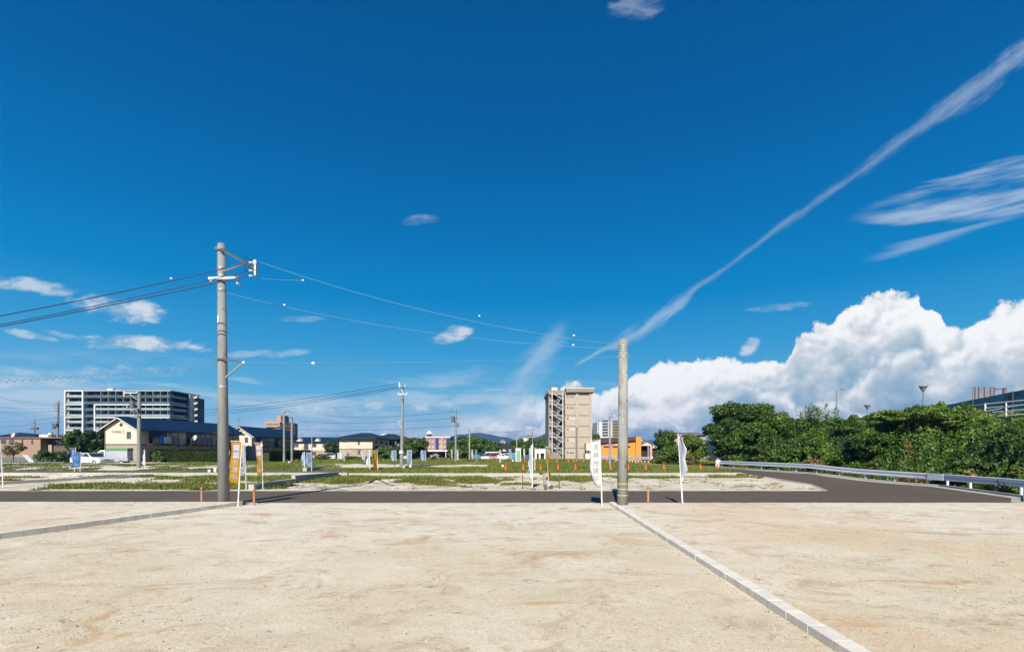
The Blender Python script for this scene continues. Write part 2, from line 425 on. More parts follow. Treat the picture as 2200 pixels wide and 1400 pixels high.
# ================================================================ ground
NEAR, FARE = 17.68, 23.0            # near and far edge of the asphalt road
WALL_Y = 35.5                       # low concrete wall that holds the raised lots behind
def wedge_x(y):                     # right-hand limit of the sandy lots behind the road
    return np.interp(y, [22.9, 25.7, 27.5, 35.0, 36.0], [14.1, 15.2, 16.0, 15.85, 15.85])
def rail_x(y): return np.interp(y, [2, 14.5, 17.9, 19.4, 25.7, 35, 46, 60], [17.7, 17.6, 17.9, 19.4, 21.45, 20.1, 18.9, 17.6])
def gz(x, y):
    x = np.asarray(x, float); y = np.asarray(y, float)
    inside = (1 - ss(0, 0.8, x - (wedge_x(y) - 0.9)))
    lot = ss(23.2, 24.2, y) * (1 - ss(35.0, 35.45, y)) * inside
    z = lot * (0.01 + 0.05 * ss(24, 33, y) + 0.24 * (vn(x, y, 0.45, 3, 4) - 0.5) * ss(24.5, 28, y) * ss(0, 2.5, np.abs(x + 12.3)))
    z = z + np.maximum(0, lot * 0.09 * (ss(28.2, 29.2, y) - ss(29.5, 33.5, y)) * ss(-12, -9, x) * (1 - ss(0.4, 1.4, x)) * (0.5 + vn(x, y, 0.25, 9, 2)))
    z = np.where(y > WALL_Y, 0.25, z)
    z = np.where((y > 28) & (y <= WALL_Y) & (x > wedge_x(y) - 0.3), 0.25 * ss(28, 35.4, y), z)
    up = ss(41.4, 42.6, y) * (1 - ss(60, 72, y))
    z = z + up * (0.12 + 0.22 * (vn(x, y, 0.3, 5, 4) - 0.45)) * (1 - ss(12, 16, x))
    z = z - 0.35 * ss(68, 100, y)
    z = np.where(y < 23.15, -0.03, z)
    return z
def cover(x, y):
    """how much grass grows at a point, 0..1"""
    px = CX + F * x / np.maximum(y, 1); n = vn(x, y, 0.55, 21, 5, 0.6); n2 = vn(x, y, 0.16, 31, 3)
    c = np.full(x.shape, 0.0)
    L = 1 - ss(560, 680, px); R = ss(1172, 1182, px); Cc = (1 - L) * (1 - R)
    c = c + L * (1.15 * ss(23.6, 24.4, y) * (1 - ss(26.8, 28.0, y)) * ss(60, 200, px) + 0.95 * ss(30.5, 32, y) * ss(300, 420, px) + 0.52)
    c = c + Cc * (0.36 + 0.60 * ss(26.5, 29.5, y) * (1 - ss(1010, 1080, px)))
    c = c + R * (0.2 + 0.95 * ss(27.5, 31.5, y) * (1 - ss(1250, 1300, px)) + 0.45 * ss(31, 34, y))
    fr = 0.86 + 0.4 * ss(1000, 1200, px) - 0.25 * (1 - ss(300, 600, px))
    fr = fr - 0.75 * ss(44, 45.5, y) * (1 - ss(49.5, 53, y)) * ss(905, 950, px) * (1 - ss(1030, 1080, px))
    fr = fr - 0.6 * ss(43, 44, y) * (1 - ss(51, 54, y)) * ss(700, 760, px) * (1 - ss(850, 880, px))
    fr = fr - 0.15 * ss(42, 43, y) * (1 - ss(48, 52, y)) * (1 - ss(600, 720, px))
    fr = fr + 0.3 * ss(36, 37, y) * (1 - ss(40.5, 41.5, y)) * ss(740, 800, px)
    c = np.where(y > WALL_Y, fr, c)
    c = np.where(y > 78, 0.9, c)
    return ss(0.38, 0.68, c + (n - 0.5) * 1.5 + (n2 - 0.5) * 0.6 - 0.08)
def axis(parts):
    out = []
    for a, b, st in parts: out += list(np.arange(a, b, st))
    return np.array(out + [parts[-1][1]])
def grid(name, xs, ys, zf, mat, **kw):
    Xg, Yg = np.meshgrid(xs, ys); Z = zf(Xg, Yg); nx, ny = len(xs), len(ys)
    V = np.stack([Xg, Yg, Z], -1).reshape(-1, 3); i = np.arange(nx * ny).reshape(ny, nx)
    Fq = np.stack([i[:-1, :-1], i[:-1, 1:], i[1:, 1:], i[1:, :-1]], -1).reshape(-1, 4)
    at = {'cover': cover(Xg, Yg)} if kw.pop('cov', False) else None
    return npmesh(name, V, Fq, mat, smooth=True, attrs=at, **kw)

def sand_nodes(t, P, light=1.0):
    """pale granite sand: fine grain, scuffs, brown and rust-coloured stains"""
    px_ = sep(t, P)
    n1 = nz(t, P, 0.35, 5, 0.6); n2 = nz(t, P, 1.3, 7, 0.68, dist=0.8); g1 = nz(t, P, 38.0, 3, 0.75); g2 = nz(t, P, 140.0, 2, 0.7)
    c = mix(t, n1.sm(0.35, 0.65), lin(226, 210, 181), lin(238, 225, 202))
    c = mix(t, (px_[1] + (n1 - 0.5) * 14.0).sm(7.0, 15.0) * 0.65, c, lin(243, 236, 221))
    Pst = vop(t, 'MULTIPLY', P, (0.85, 1.15, 1)); n3 = nz(t, Pst, 0.8, 8, 0.72, dist=1.2)
    c = mix(t, n3.sm(0.50, 0.66) * 0.75, c, lin(196, 174, 142))
    n4 = nz(t, vop(t, 'ADD', Pst, (31, 7, 0)), 0.75, 8, 0.7, dist=0.9)
    c = mix(t, n4.sm(0.55, 0.68) * 0.8, c, lin(206, 166, 124))
    n5 = nz(t, vop(t, 'ADD', P, (3, 17, 0)), 2.4, 8, 0.75, dist=1.4)
    c = mix(t, n5.sm(0.59, 0.66) * 0.7, c, lin(138, 124, 100))
    n7 = nz(t, vop(t, 'MULTIPLY', P, (0.7, 1.3, 1)), 5.5, 8, 0.74, dist=1.0)
    c = mix(t, n7.sm(0.555, 0.65) * n3.sm(0.38, 0.58) * 0.8, c, lin(168, 146, 112))
    c = mix(t, (nz(t, P, 3.2, 6, 0.7, dist=0.8) * -1.0 + 1.0).sm(0.56, 0.68) * 0.5, c, lin(246, 236, 216))
    c = mix(t, n2.sm(0.3, 0.75) * 0.3, c, lin(203, 186, 154))
    c = mix(t, g1.sm(0.32, 0.68), vop(t, 'SCALE', c, scale=0.84), vop(t, 'SCALE', c, scale=1.10))
    c = mix(t, g2.sm(0.35, 0.68), vop(t, 'SCALE', c, scale=0.84), vop(t, 'SCALE', c, scale=1.10))
    h = g1 * 0.5 + g2 * 0.35 + n2 * 2.2
    return c, h
def dirt_material(name, albedo=0.60, orange=0.0):
    m = bpy.data.materials.new(name); m.use_nodes = True; t = m.node_tree; t.nodes.clear()
    b = t.nodes.new('ShaderNodeBsdfPrincipled'); o = t.nodes.new('ShaderNodeOutputMaterial'); t.links.new(b.outputs[0], o.inputs[0])
    g = t.nodes.new('ShaderNodeNewGeometry'); P = g.outputs['Position']
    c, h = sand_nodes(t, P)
    if orange:
        x, y, z = sep(t, P)
        k = nz(t, P, 0.22, 5, 0.6).sm(0.42, 0.62) * orange
        c = mix(t, k, c, lin(222, 186, 150))
    c = vop(t, 'SCALE', c, scale=albedo)
    t.links.new(c, b.inputs['Base Color']); b.inputs['Roughness'].default_value = 0.95; b.inputs['Specular IOR Level'].default_value = 0.1
    bn = t.nodes.new('ShaderNodeBump'); bn.inputs['Strength'].default_value = 0.45; bn.inputs['Distance'].default_value = 0.016
    t.links.new(h.s, bn.inputs['Height']); t.links.new(bn.outputs[0], b.inputs['Normal'])
    return m
def ground_material():
    m = bpy.data.materials.new('rough_ground'); m.use_nodes = True; t = m.node_tree; t.nodes.clear()
    b = t.nodes.new('ShaderNodeBsdfPrincipled'); o = t.nodes.new('ShaderNodeOutputMaterial'); t.links.new(b.outputs[0], o.inputs[0])
    g = t.nodes.new('ShaderNodeNewGeometry'); P = g.outputs['Position']
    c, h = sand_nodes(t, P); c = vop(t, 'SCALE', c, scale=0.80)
    pinkish = nz(t, P, 0.4, 4, 0.6).sm(0.45, 0.62) * 0.5
    c = mix(t, pinkish, c, (0.45, 0.36, 0.25))
    a = t.nodes.new('ShaderNodeAttribute'); a.attribute_name = 'cover'; cv = X(t, a.outputs['Fac'])
    n = nz(t, P, 5.0, 5, 0.7); n2 = nz(t, P, 0.7, 5, 0.6); n3 = nz(t, P, 0.12, 4, 0.6)
    gr = mix(t, n2.sm(0.35, 0.65), (0.058, 0.080, 0.013), (0.125, 0.125, 0.034))
    gr = mix(t, n3.sm(0.5, 0.68) * 0.7, gr, (0.15, 0.145, 0.06))
    n6 = nz(t, vop(t, 'MULTIPLY', P, (1, 2.2, 1)), 1.6, 7, 0.75)
    k = (cv * 1.1 + (n - 0.5) * 1.2 + (n6 - 0.5) * 1.7).sm(0.35, 0.75)
    c = mix(t, k, c, gr)
    t.links.new(c, b.inputs['Base Color']); b.inputs['Roughness'].default_value = 0.95; b.inputs['Specular IOR Level'].default_value = 0.05
    bn = t.nodes.new('ShaderNodeBump'); bn.inputs['Strength'].default_value = 0.6; bn.inputs['Distance'].default_value = 0.05
    t.links.new((h + n * k).s, bn.inputs['Height']); t.links.new(bn.outputs[0], b.inputs['Normal'])
    return m
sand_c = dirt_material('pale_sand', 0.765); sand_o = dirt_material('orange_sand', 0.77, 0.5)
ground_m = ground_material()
xs = axis([(-6000, -600, 600), (-600, -120, 40), (-120, -48, 3), (-48, 26, 0.28), (26, 120, 4), (120, 600, 40), (600, 6000, 600)])
ys = axis([(-200, 22.9, 40), (22.9, 50, 0.22), (50, 80, 0.5), (80, 200, 8), (200, 1000, 80), (1000, 9000, 1000)])
tag(grid('ground', xs, ys, gz, ground_m, cov=True), kind='structure')

# the three near lots
LC = [(-16.3, -15.0), (-10.39, 10.39), (-8.90, 16.9)]      # foot line of the left block kerb
RC = [(2.34, -15.0), (2.894, 4.737), (3.24, 17.14)]        # foot line of the right block kerb
def lerp_line(L, y): return np.interp(y, [p[1] for p in L], [p[0] for p in L])
LH, RH = 0.13, 0.095
def lot(name, xa, xb, zf, mat):
    ysl = np.unique(np.concatenate([np.linspace(-15, 2, 12), np.linspace(2, 17.62, 150)])); nn = 130
    A = np.array([xa(y) for y in ysl]); B = np.array([xb(y) for y in ysl]); s = np.linspace(0, 1, nn)
    Xg = A[:, None] + (B - A)[:, None] * s[None]; Yg = np.repeat(ysl[:, None], nn, 1); Z = zf(Xg, Yg)
    i = np.arange(nn * len(ysl)).reshape(len(ysl), nn)
    Fq = np.stack([i[:-1, :-1], i[:-1, 1:], i[1:, 1:], i[1:, :-1]], -1).reshape(-1, 4)
    return tag(npmesh(name, np.stack([Xg, Yg, Z], -1).reshape(-1, 3), Fq, mat, smooth=True), kind='structure')
bumpy = lambda x, y: 0.035 * (vn(x, y, 0.5, 41, 4) - 0.5) + 0.016 * (vn(x, y, 2.5, 44, 4) - 0.5)
edge = lambda y: (1 - ss(16.9, 17.62, y))
lot('sandy_lot', lambda y: lerp_line(LC, y) - 0.02, lambda y: lerp_line(RC, y) + 0.02,
    lambda x, y: 0.006 + bumpy(x, y) * ss(0, .6, np.abs(x - lerp_line(RC, y))) * edge(y) - 0.02 * (1 - ss(0, 0.4, np.abs(x - lerp_line(RC, y)))) * 0, sand_c)
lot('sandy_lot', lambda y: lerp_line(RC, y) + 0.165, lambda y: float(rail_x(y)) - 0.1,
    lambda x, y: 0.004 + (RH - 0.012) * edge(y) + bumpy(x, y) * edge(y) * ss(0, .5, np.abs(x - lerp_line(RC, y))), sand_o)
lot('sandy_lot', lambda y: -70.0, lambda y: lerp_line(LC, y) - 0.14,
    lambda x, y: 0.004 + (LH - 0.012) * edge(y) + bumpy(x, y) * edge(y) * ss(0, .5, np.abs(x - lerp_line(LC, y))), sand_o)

# ================================================================ roads
def asphalt(name, c):
    m = bpy.data.materials.new(name); m.use_nodes = True; t = m.node_tree; t.nodes.clear()
    b = t.nodes.new('ShaderNodeBsdfPrincipled'); o = t.nodes.new('ShaderNodeOutputMaterial'); t.links.new(b.outputs[0], o.inputs[0])
    g = t.nodes.new('ShaderNodeNewGeometry'); P = g.outputs['Position']
    st = nz(t, vop(t, 'MULTIPLY', P, (0.05, 1.6, 1)), 1.4, 5, 0.6); n = nz(t, P, 0.5, 5, 0.65); gn = nz(t, P, 60, 3, 0.8)
    cc = mix(t, n.sm(0.3, 0.7), tuple(v * 0.92 for v in c), tuple(v * 1.1 for v in c))
    cc = mix(t, st.sm(0.5, 0.72) * 0.35, cc, tuple(v * 1.35 for v in c))
    cc = mix(t, gn.sm(0.3, 0.7), vop(t, 'SCALE', cc, scale=0.8), vop(t, 'SCALE', cc, scale=1.2))
    x_, y_, z_ = sep(t, P); ed = ((1.0 - (y_ - 17.66).abs().sm(0.0, 0.5)).max(1.0 - (y_ - 23.0).abs().sm(0.0, 0.7))) * (1.0 - x_.sm(13.6, 14.6))
    dn = nz(t, vop(t, 'MULTIPLY', P, (0.6, 1.5, 1)), 2.0, 7, 0.7)
    cc = mix(t, (ed * 0.9 + (dn - 0.5) * 2.0).sm(0.45, 1.25) * 0.75, cc, (0.42, 0.36, 0.28))
    cc = mix(t, (dn - 0.5).sm(0.10, 0.24) * 0.22, cc, (0.30, 0.26, 0.21))
    t.links.new(cc, b.inputs['Base Color']); b.inputs['Roughness'].default_value = 0.85; b.inputs['Specular IOR Level'].default_value = 0.15
    bn = t.nodes.new('ShaderNodeBump'); bn.inputs['Strength'].default_value = 0.4; bn.inputs['Distance'].default_value = 0.01
    t.links.new(gn.s, bn.inputs['Height']); t.links.new(bn.outputs[0], b.inputs['Normal'])
    return m
asp = asphalt('asphalt', (0.096, 0.076, 0.058)); asp_old = asphalt('old_asphalt', (0.10, 0.10, 0.085))
rows = [(17.68, 17.45, 0), (19.4, 19.25, 0), (22.9, 20.55, 0), (23.0, 20.6, 0), (25.7, 21.3, 0.004), (27.5, 21.05, 0.004)] + [(y_, float(rail_x(y_)) - .12, float(.25 * ss(28, 35.4, y_)) + .008) for y_ in (28.3, 29, 29.7, 30.4, 31.1, 31.8, 32.5, 33.2, 34, 34.7, 35.2)] + [(35.7, 19.95, .254), (41, 19.4, .254), (47, 18.75, .254)]
mb = MB(); v = []; zf_ = []
for y, xr, z in rows:
    xl = 14.2 if y < 22.95 else (14.1 if y < 23.05 else (float(wedge_x(y)) if y < 36 else (15.9 if y < 45 else 17.8)))
    for s in range(5): v.append((xl + (xr - xl) * s / 4, y, z + 0.006))
mb.add(v, [(r * 5 + s, r * 5 + s + 1, r * 5 + 5 + s + 1, r * 5 + 5 + s) for r in range(len(rows) - 1) for s in range(4)])
v = [(-140, 17.68, 0.006), (14.2, 17.68, 0.006), (14.2, 23.0, 0.006), (-140, 23.0, 0.006)]
mb.add(v, [(0, 1, 2, 3)])
mb.build('road', asp, kind='structure')
mb = MB()
mb.add([(-140, 36.3, 0.257), (-11.0, 36.3, 0.257), (-13.0, 40.6, 0.257), (-140, 40.6, 0.257)], [(0, 1, 2, 3)])
mb.add([(8.0, 37.2, 0.257), (15.95, 35.72, 0.257), (15.9, 41, 0.257), (10.5, 41, 0.257)], [(0, 1, 2, 3)])
mb.build('back_road', asp_old, kind='structure')

conc = M('kerb_concrete', (.62, .575, .50), 0.85, 0.10, 5.0, 0.25, 40, c2=(0.50, 0.46, 0.39), c2t=(0.55, 0.75))
conc_w = M('pale_concrete', (.36, .34, .30), 0.85, 0.08, 1.5, 0.15, 30, c2=(0.27, 0.25, 0.22), c2t=(0.52, 0.75), c2s=0.8)
conc_d = M('shaded_concrete', (0.36, 0.34, 0.32), 0.9, 0.12, 3.0, 0.2, 30)  # grey takes in the shade on the far-left wall's right-hand face

# flush gutter edges of the road
mb = MB(); mb.box(-140, 14.2, 23.0, 23.14, -0.05, 0.010)
e = [(14.2, 23.0), (15.35, 25.7), (16.1, 27.5), (16.0, 35.4)]
tag(mb.build('road_edging', conc_w), kind='structure')
mb = MB(); mb.box(-140, 17.2, 17.60, 17.68, -0.05, 0.008)
tag(mb.build('road_edging', conc_w), kind='structure')
mb = MB()
for (x0, y0), (x1, y1) in zip(e[:-1], e[1:]):
    a = Vector((x0, y0, 0)); b = Vector((x1, y1, 0)); z0 = float(0.25 * ss(28, 35.4, y0)); z1 = float(0.25 * ss(28, 35.4, y1))
    mb.prism([(x0, y0, z0 - .05), (x0 - .14, y0, z0 - .05), (x0 - .14, y0, z0 + .02), (x0, y0, z0 + .02)], (x1 - x0, y1 - y0, z1 - z0))
tag(mb.build('road_edging', conc_w), kind='structure')

# ================================================================ block kerbs: every block is a piece
def block_kerb(label, A, B, foot, top, wdt, side, mat, L=0.413, zA=0.0, zB=0.0, cat='kerb'):
    """a row of concrete blocks from A to B; side +1 puts its width to the right of the line"""
    A2, B2 = Vector((A[0], A[1], 0)), Vector((B[0], B[1], 0)); d = (B2 - A2); n = max(1, int(d.length / L)); L2 = d.length / n; d.normalize()
    sd = Vector((d.y, -d.x, 0)) * side
    r = root('block_kerb', label, cat, (A[0], A[1], zA))
    core = MB(); core.add([tuple(p + Vector((0, 0, h))) for p, h in ((A2 + sd * .004, zA + foot), (A2 + sd * (wdt - .004), zA + foot), (B2 + sd * (wdt - .004), zB + foot), (B2 + sd * .004, zB + foot), (A2 + sd * .004, zA + top - .004), (A2 + sd * (wdt - .004), zA + top - .004), (B2 + sd * (wdt - .004), zB + top - .004), (B2 + sd * .004, zB + top - .004))], [(0, 3, 2, 1), (4, 5, 6, 7), (0, 1, 5, 4), (1, 2, 6, 5), (2, 3, 7, 6), (3, 0, 4, 7)]); core.build('mortar', M('mortar', (0.10, 0.09, 0.075), 0.95), r)
    rr = random.Random(int(A[0] * 91 + A[1] * 7))
    me = None
    for i in range(n):
        jz = rr.uniform(-.002, .002); js = rr.uniform(-.004, .004)
        if me is None:
            b = MB(); b.obox((A2 + d * (L2 / 2) + sd * (wdt / 2)) + Vector((0, 0, zA + (foot + top) / 2)), d * (L2 / 2 - 0.0025), sd * (wdt / 2), (0, 0, (top - foot) / 2))
            o = b.build('block', mat, r, bevel=0.003); me = o.data
        else:
            o = bpy.data.objects.new('block', me); col.objects.link(o); o.parent = r
            m2 = o.modifiers.new('bevel', 'BEVEL'); m2.width = 0.003; m2.segments = 2; m2.limit_method = 'ANGLE'
        o.location = d * (L2 * i) + sd * js + Vector((0, 0, jz + (zB - zA) * i / n))
        o.rotation_euler = (0, 0, 0)
    return r
block_kerb('long concrete block kerb between the centre and right sandy lots, running to the bottom edge', (2.894 - 0.028 * 2.6, 2.1), (3.24, 17.14), -0.1, RH, 0.175, 1, conc)
block_kerb('concrete block kerb left of the centre lot, ending at the tall utility pole', (-11.9, 4.0), (-10.39, 10.39), -0.1, LH, 0.15, -1, conc)
r0 = block_kerb('weathered far stretch of concrete block kerb beside the tall utility pole', (-10.39, 10.39), (-8.90, 16.95), -0.1, LH, 0.15, -1, conc)

# ================================================================ foliage
def leaf_mat(name, dark, mid, light, dead=0.0, deadc=(0.16, 0.09, 0.035), gloss=0.35, patch=0.35):
    m = bpy.data.materials.new(name); m.use_nodes = True; t = m.node_tree; t.nodes.clear()
    o = t.nodes.new('ShaderNodeOutputMaterial'); g = t.nodes.new('ShaderNodeNewGeometry')
    r = X(t, g.outputs['Random Per Island']); P = g.outputs['Position']
    n = nz(t, P, patch, 4, 0.6); n2 = nz(t, P, patch * 5, 3, 0.6)
    k = (r * 0.55 + n.sm(0.35, 0.65) * 0.3 + n2.sm(0.3, 0.7) * 0.25)
    c = ramp(t, k, [(0.1, dark), (0.5, mid), (0.95, light)])
    if dead:
        d = ((n2 - 0.5) * 1.6 + (1.0 - r) * 0.55 + nz(t, P, 0.45, 3, 0.6) * 0.8).sm(1.02 - dead, 1.10 - dead)
        c = mix(t, d, c, deadc)
    b = t.nodes.new('ShaderNodeBsdfPrincipled'); t.links.new(c, b.inputs['Base Color'])
    b.inputs['Roughness'].default_value = 0.5; b.inputs['Specular IOR Level'].default_value = gloss
    tr = t.nodes.new('ShaderNodeBsdfTranslucent'); t.links.new(vop(t, 'MULTIPLY', c, (1.1, 1.35, 0.5)), tr.inputs[0])
    mx = t.nodes.new('ShaderNodeMixShader'); mx.inputs[0].default_value = 0.13
    t.links.new(b.outputs[0], mx.inputs[1]); t.links.new(tr.outputs[0], mx.inputs[2]); t.links.new(mx.outputs[0], o.inputs[0])
    return m
LM_dark = leaf_mat('dark_leaves', (0.0080, 0.0197, 0.0036), (0.0227, 0.0532, 0.0073), (0.0928, 0.1478, 0.0134))
LM_mid = leaf_mat('green_leaves', (0.0106, 0.0282, 0.0036), (0.0324, 0.0730, 0.0073), (0.1113, 0.1725, 0.0151))
LM_kudzu = leaf_mat('vine_leaves', (0.0080, 0.0239, 0.0024), (0.0275, 0.0670, 0.0059), (0.1160, 0.1873, 0.0151), dead=0.02)
LM_yel = leaf_mat('yellow_green_leaves', (0.0243, 0.0472, 0.0059), (0.0501, 0.0842, 0.0088), (0.1392, 0.1873, 0.0185))
LM_brush = leaf_mat('dry_brush_leaves', (0.025, 0.04, 0.008), (0.055, 0.065, 0.015), (0.14, 0.12, 0.045), dead=0.35)
LM_hedge = leaf_mat('hedge_leaves', (0.006, 0.016, 0.003), (0.012, 0.030, 0.004), (0.045, 0.080, 0.008), gloss=.15)
bark = M('bark', (0.12, 0.09, 0.065), 0.95, 0.3, 8, 0.4, 20)

def quads_from(C, N, S, asp=0.62, rg=None):
    """leaf diamonds at C with normals N and sizes S"""
    rg = rg or rng; n = len(C); N = N / (np.linalg.norm(N, axis=1, keepdims=True) + 1e-9)
    R = rg.normal(size=(n, 3)); A = np.cross(N, R); A /= (np.linalg.norm(A, axis=1, keepdims=True) + 1e-9)
    B = np.cross(N, A); S = S[:, None]
    V = np.stack([C - A * S, C + B * S * asp, C + A * S, C - B * S * asp], 1).reshape(-1, 3)
    return V, np.arange(n * 4).reshape(n, 4)
def clump_leaves(clumps, dens, size, rg, shell=(0.62, 1.04), zmin=None, rand=0.9):
    Cs, Ns, Ss = [], [], []
    for (cx, cy, cz, rx, ry, rz) in clumps:
        area = 4 * math.pi * ((rx * ry) ** 1.6 / 3 + (rx * rz) ** 1.6 / 3 + (ry * rz) ** 1.6 / 3) ** (1 / 1.6)
        n = int(area * dens) + 4
        d = rg.normal(size=(n, 3)); d /= np.linalg.norm(d, axis=1, keepdims=True)
        rr = shell[0] + (shell[1] - shell[0]) * rg.random((n, 1)) ** 0.6
        rr *= 1 + 0.16 * np.sin(d[:, :1] * 7 + cx * 3) * np.cos(d[:, 2:] * 6 + cy)
        C = np.array([[cx, cy, cz]]) + d * rr * np.array([[rx, ry, rz]])
        Cs.append(C); Ns.append(d + rand * rg.normal(size=(n, 3)) + np.array([[0, -0.15, 0.35]])); Ss.append(size * (0.6 + 0.8 * rg.random(n)))
    C = np.concatenate(Cs); N = np.concatenate(Ns); S = np.concatenate(Ss)
    if zmin is not None:
        k = C[:, 2] > zmin; C, N, S = C[k], N[k], S[k]
    return C, N, S
def make_clumps(cx, cy, cz, rx, ry, rz, n, frac, rg, low=-1.0, flat=0.8):
    out = []
    for i in range(n):
        d = rg.normal(size=3); d /= np.linalg.norm(d)
        if d[2] < low: d[2] = abs(d[2])
        k = rg.uniform(0.55, 0.86); f = frac * rg.uniform(0.7, 1.35)
        out.append((cx + d[0] * rx * k, cy + d[1] * ry * k, cz + d[2] * rz * k, rx * f, ry * f, rz * f * flat))
    return out
def tree(name, label, x, y, h, rx, mat, base=0.0, trunk_h=0.25, cz=None, ry=None, rz=None, nc=26, frac=0.34, dens=70, size=0.11, seed=1, group=None, cat='tree', low=-1.0, trunk_r=None, shell=(0.62, 1.04), flat=0.8, rand=0.9):
    """tapered trunk with limbs reaching into a crown of leaf clumps; h = full height"""
    rg = np.random.default_rng(seed); ry = ry or rx; z0 = base
    top = z0 + h; bot = z0 + h * trunk_h; cz = cz if cz is not None else (top + bot) / 2; rz = rz or (top - bot) / 2
    r = root(name, label, cat, (x, y, z0), group)
    cl = make_clumps(x, y, cz, rx, ry, rz, nc, frac, rg, low, flat) + [(x, y, cz, rx * .55, ry * .55, rz * .6)]
    C, N, S = clump_leaves(cl, dens, size, rg, shell, zmin=z0 + 0.02, rand=rand)
    V, Fq = quads_from(C, N, S, rg=rg); npmesh('crown', V, Fq, mat, r)
    tr_ = trunk_r or max(0.05, h * 0.022); mb = MB()
    mb.cyl((x, y, z0 - 0.1), (x + rx * 0.03, y, cz - rz * 0.2), tr_, tr_ * 0.6, 8)
    for c in cl[:min(12, nc)]:
        a = Vector((x + rx * 0.03, y, z0 + (cz - rz * .2 - z0) * rg.uniform(0.5, 1.0))); b = Vector(c[:3]); m_ = (a + b) / 2 + Vector((0, 0, 0.08 * h * rg.uniform(0, 1)))
        mb.cyl(a, m_, tr_ * 0.45, tr_ * 0.28, 6, cap=False); mb.cyl(m_, b, tr_ * 0.28, tr_ * 0.1, 6, cap=False)
    mb.build('trunk', bark, r, smooth=True)
    return r
def hedge(label, a, b, wid, h, mat=None, dens=420, size=0.05, z0=0.0, seed=3, jag=0.06, group=None):
    """clipped hedge from a to b: leaves on a rounded box, a woody core inside"""
    rg = np.random.default_rng(seed); a, b = np.array(a, float), np.array(b, float); d = b - a; L = np.linalg.norm(d); d /= L; s = np.array([d[1], -d[0]])
    r = root('hedge', label, 'hedge', (float(a[0]), float(a[1]), z0), group)
    n = int(dens * L * (2 * h + wid)); u = rg.random(n) * L; p = rg.random(n) * (2 * h + wid)
    side = np.where(p < h, -1, np.where(p > h + wid, 1, 0)); hh = h * (1 + 0.05 * (vn(u, u * 0 + seed, 0.5, seed) - .5) * 2)
    w = np.where(side == 0, (p - h) - wid / 2, side * wid / 2); z = np.where(side == -1, p, np.where(side == 1, (2 * h + wid - p), h)) / h * hh
    w *= 1 - 0.25 * ss(0.75, 1.0, z / h) * (side != 0); j = jag * rg.normal(size=(n, 3)) + 0.12 * jag * 8 * (vn(u * 2, z * 2 + side * 9, 1.0, seed + 4)[:, None] - .5)
    C = np.stack([a[0] + d[0] * u + s[0] * w, a[1] + d[1] * u + s[1] * w, z0 + z], 1) + j
    N = np.stack([s[0] * side, s[1] * side, (side == 0) * 1.0], 1) + 0.6 * rg.normal(size=(n, 3))
    V, Fq = quads_from(C, N, size * (0.6 + 0.8 * rg.random(n)), rg=rg); npmesh('foliage', V, Fq, mat or LM_hedge, r)
    mb = MB(); q = Vector((d[0], d[1], 0)); sv = Vector((s[0], s[1], 0)); m_ = (a + b) / 2
    mb.obox((m_[0], m_[1], z0 + h * 0.43), q * (L / 2 - 0.1), sv * (wid / 2 - 0.12), (0, 0, h * 0.43))
    mb.build('branches', M('hedge_wood', (0.03, 0.04, 0.015), 0.95), r)
    return r

# ================================================================ embankment on the right
def toe(y): return rail_x(y) + 1.0 + np.maximum(0, np.asarray(y) - 48.0) * 0.4
def crest(y): return np.interp(y, [8, 26.8, 28.3, 29.8, 33.5, 35, 36.6, 42, 50, 62, 90], [2.4, 2.5, 3.2, 3.7, 3.8, 3.5, 3.1, 3.2, 3.5, 3.4, 2.6])
def ez(x, y):
    d = x - toe(y); H = crest(y) - 1.15 * ss(26.4, 28.0, x) * ss(26.5, 28, y) * (1 - ss(33.0, 34.5, y))
    z = np.clip((d - .5) * 1.25, -0.2, None); z = np.minimum(z, H + 0 * z)
    z = np.where(y > 60, z * (1 - ss(60, 95, y) * (1 - ss(28, 40, x))), z)
    z = z + 0.5 * (vn(x, y, 0.35, 61, 3) - 0.5) * ss(0.5, 3, d) * (1 - ss(29, 31, x))
    hi = np.clip(3.75 - z, -1, 2) * ss(29.3, 30.6, x) * (1 - ss(33.5, 36, y)) * (1 - ss(34, 36, x)) + (np.interp(y, [10, 45, 90, 150], [7.4, 5.2, 2.6, 1.4]) - z) * ss(35, 44, x) * (1 - 0.0)
    return np.maximum(z + hi, -0.3)
def eg():
    ysE = axis([(4, 62, 0.5), (62, 180, 4)]); dd = np.concatenate([np.arange(-0.6, 12, 0.5), np.arange(12, 90, 2.5)])
    Yg, Dg = np.meshgrid(ysE, dd, indexing='ij'); Xg = toe(Yg) + Dg; Z = ez(Xg, Yg); ny, nx = Yg.shape
    i = np.arange(nx * ny).reshape(ny, nx); Fq = np.stack([i[:-1, :-1], i[:-1, 1:], i[1:, 1:], i[1:, :-1]], -1).reshape(-1, 4)
    return npmesh('embankment', np.stack([Xg, Yg, Z], -1).reshape(-1, 3), Fq, M('embankment_soil', (0.022, 0.030, 0.010), 0.95, 0.3, 1.2, 0.4, 8, c2=(0.035, 0.028, 0.014), c2t=(0.45, 0.6)), smooth=True, kind='structure')
eg()
rg = np.random.default_rng(11)
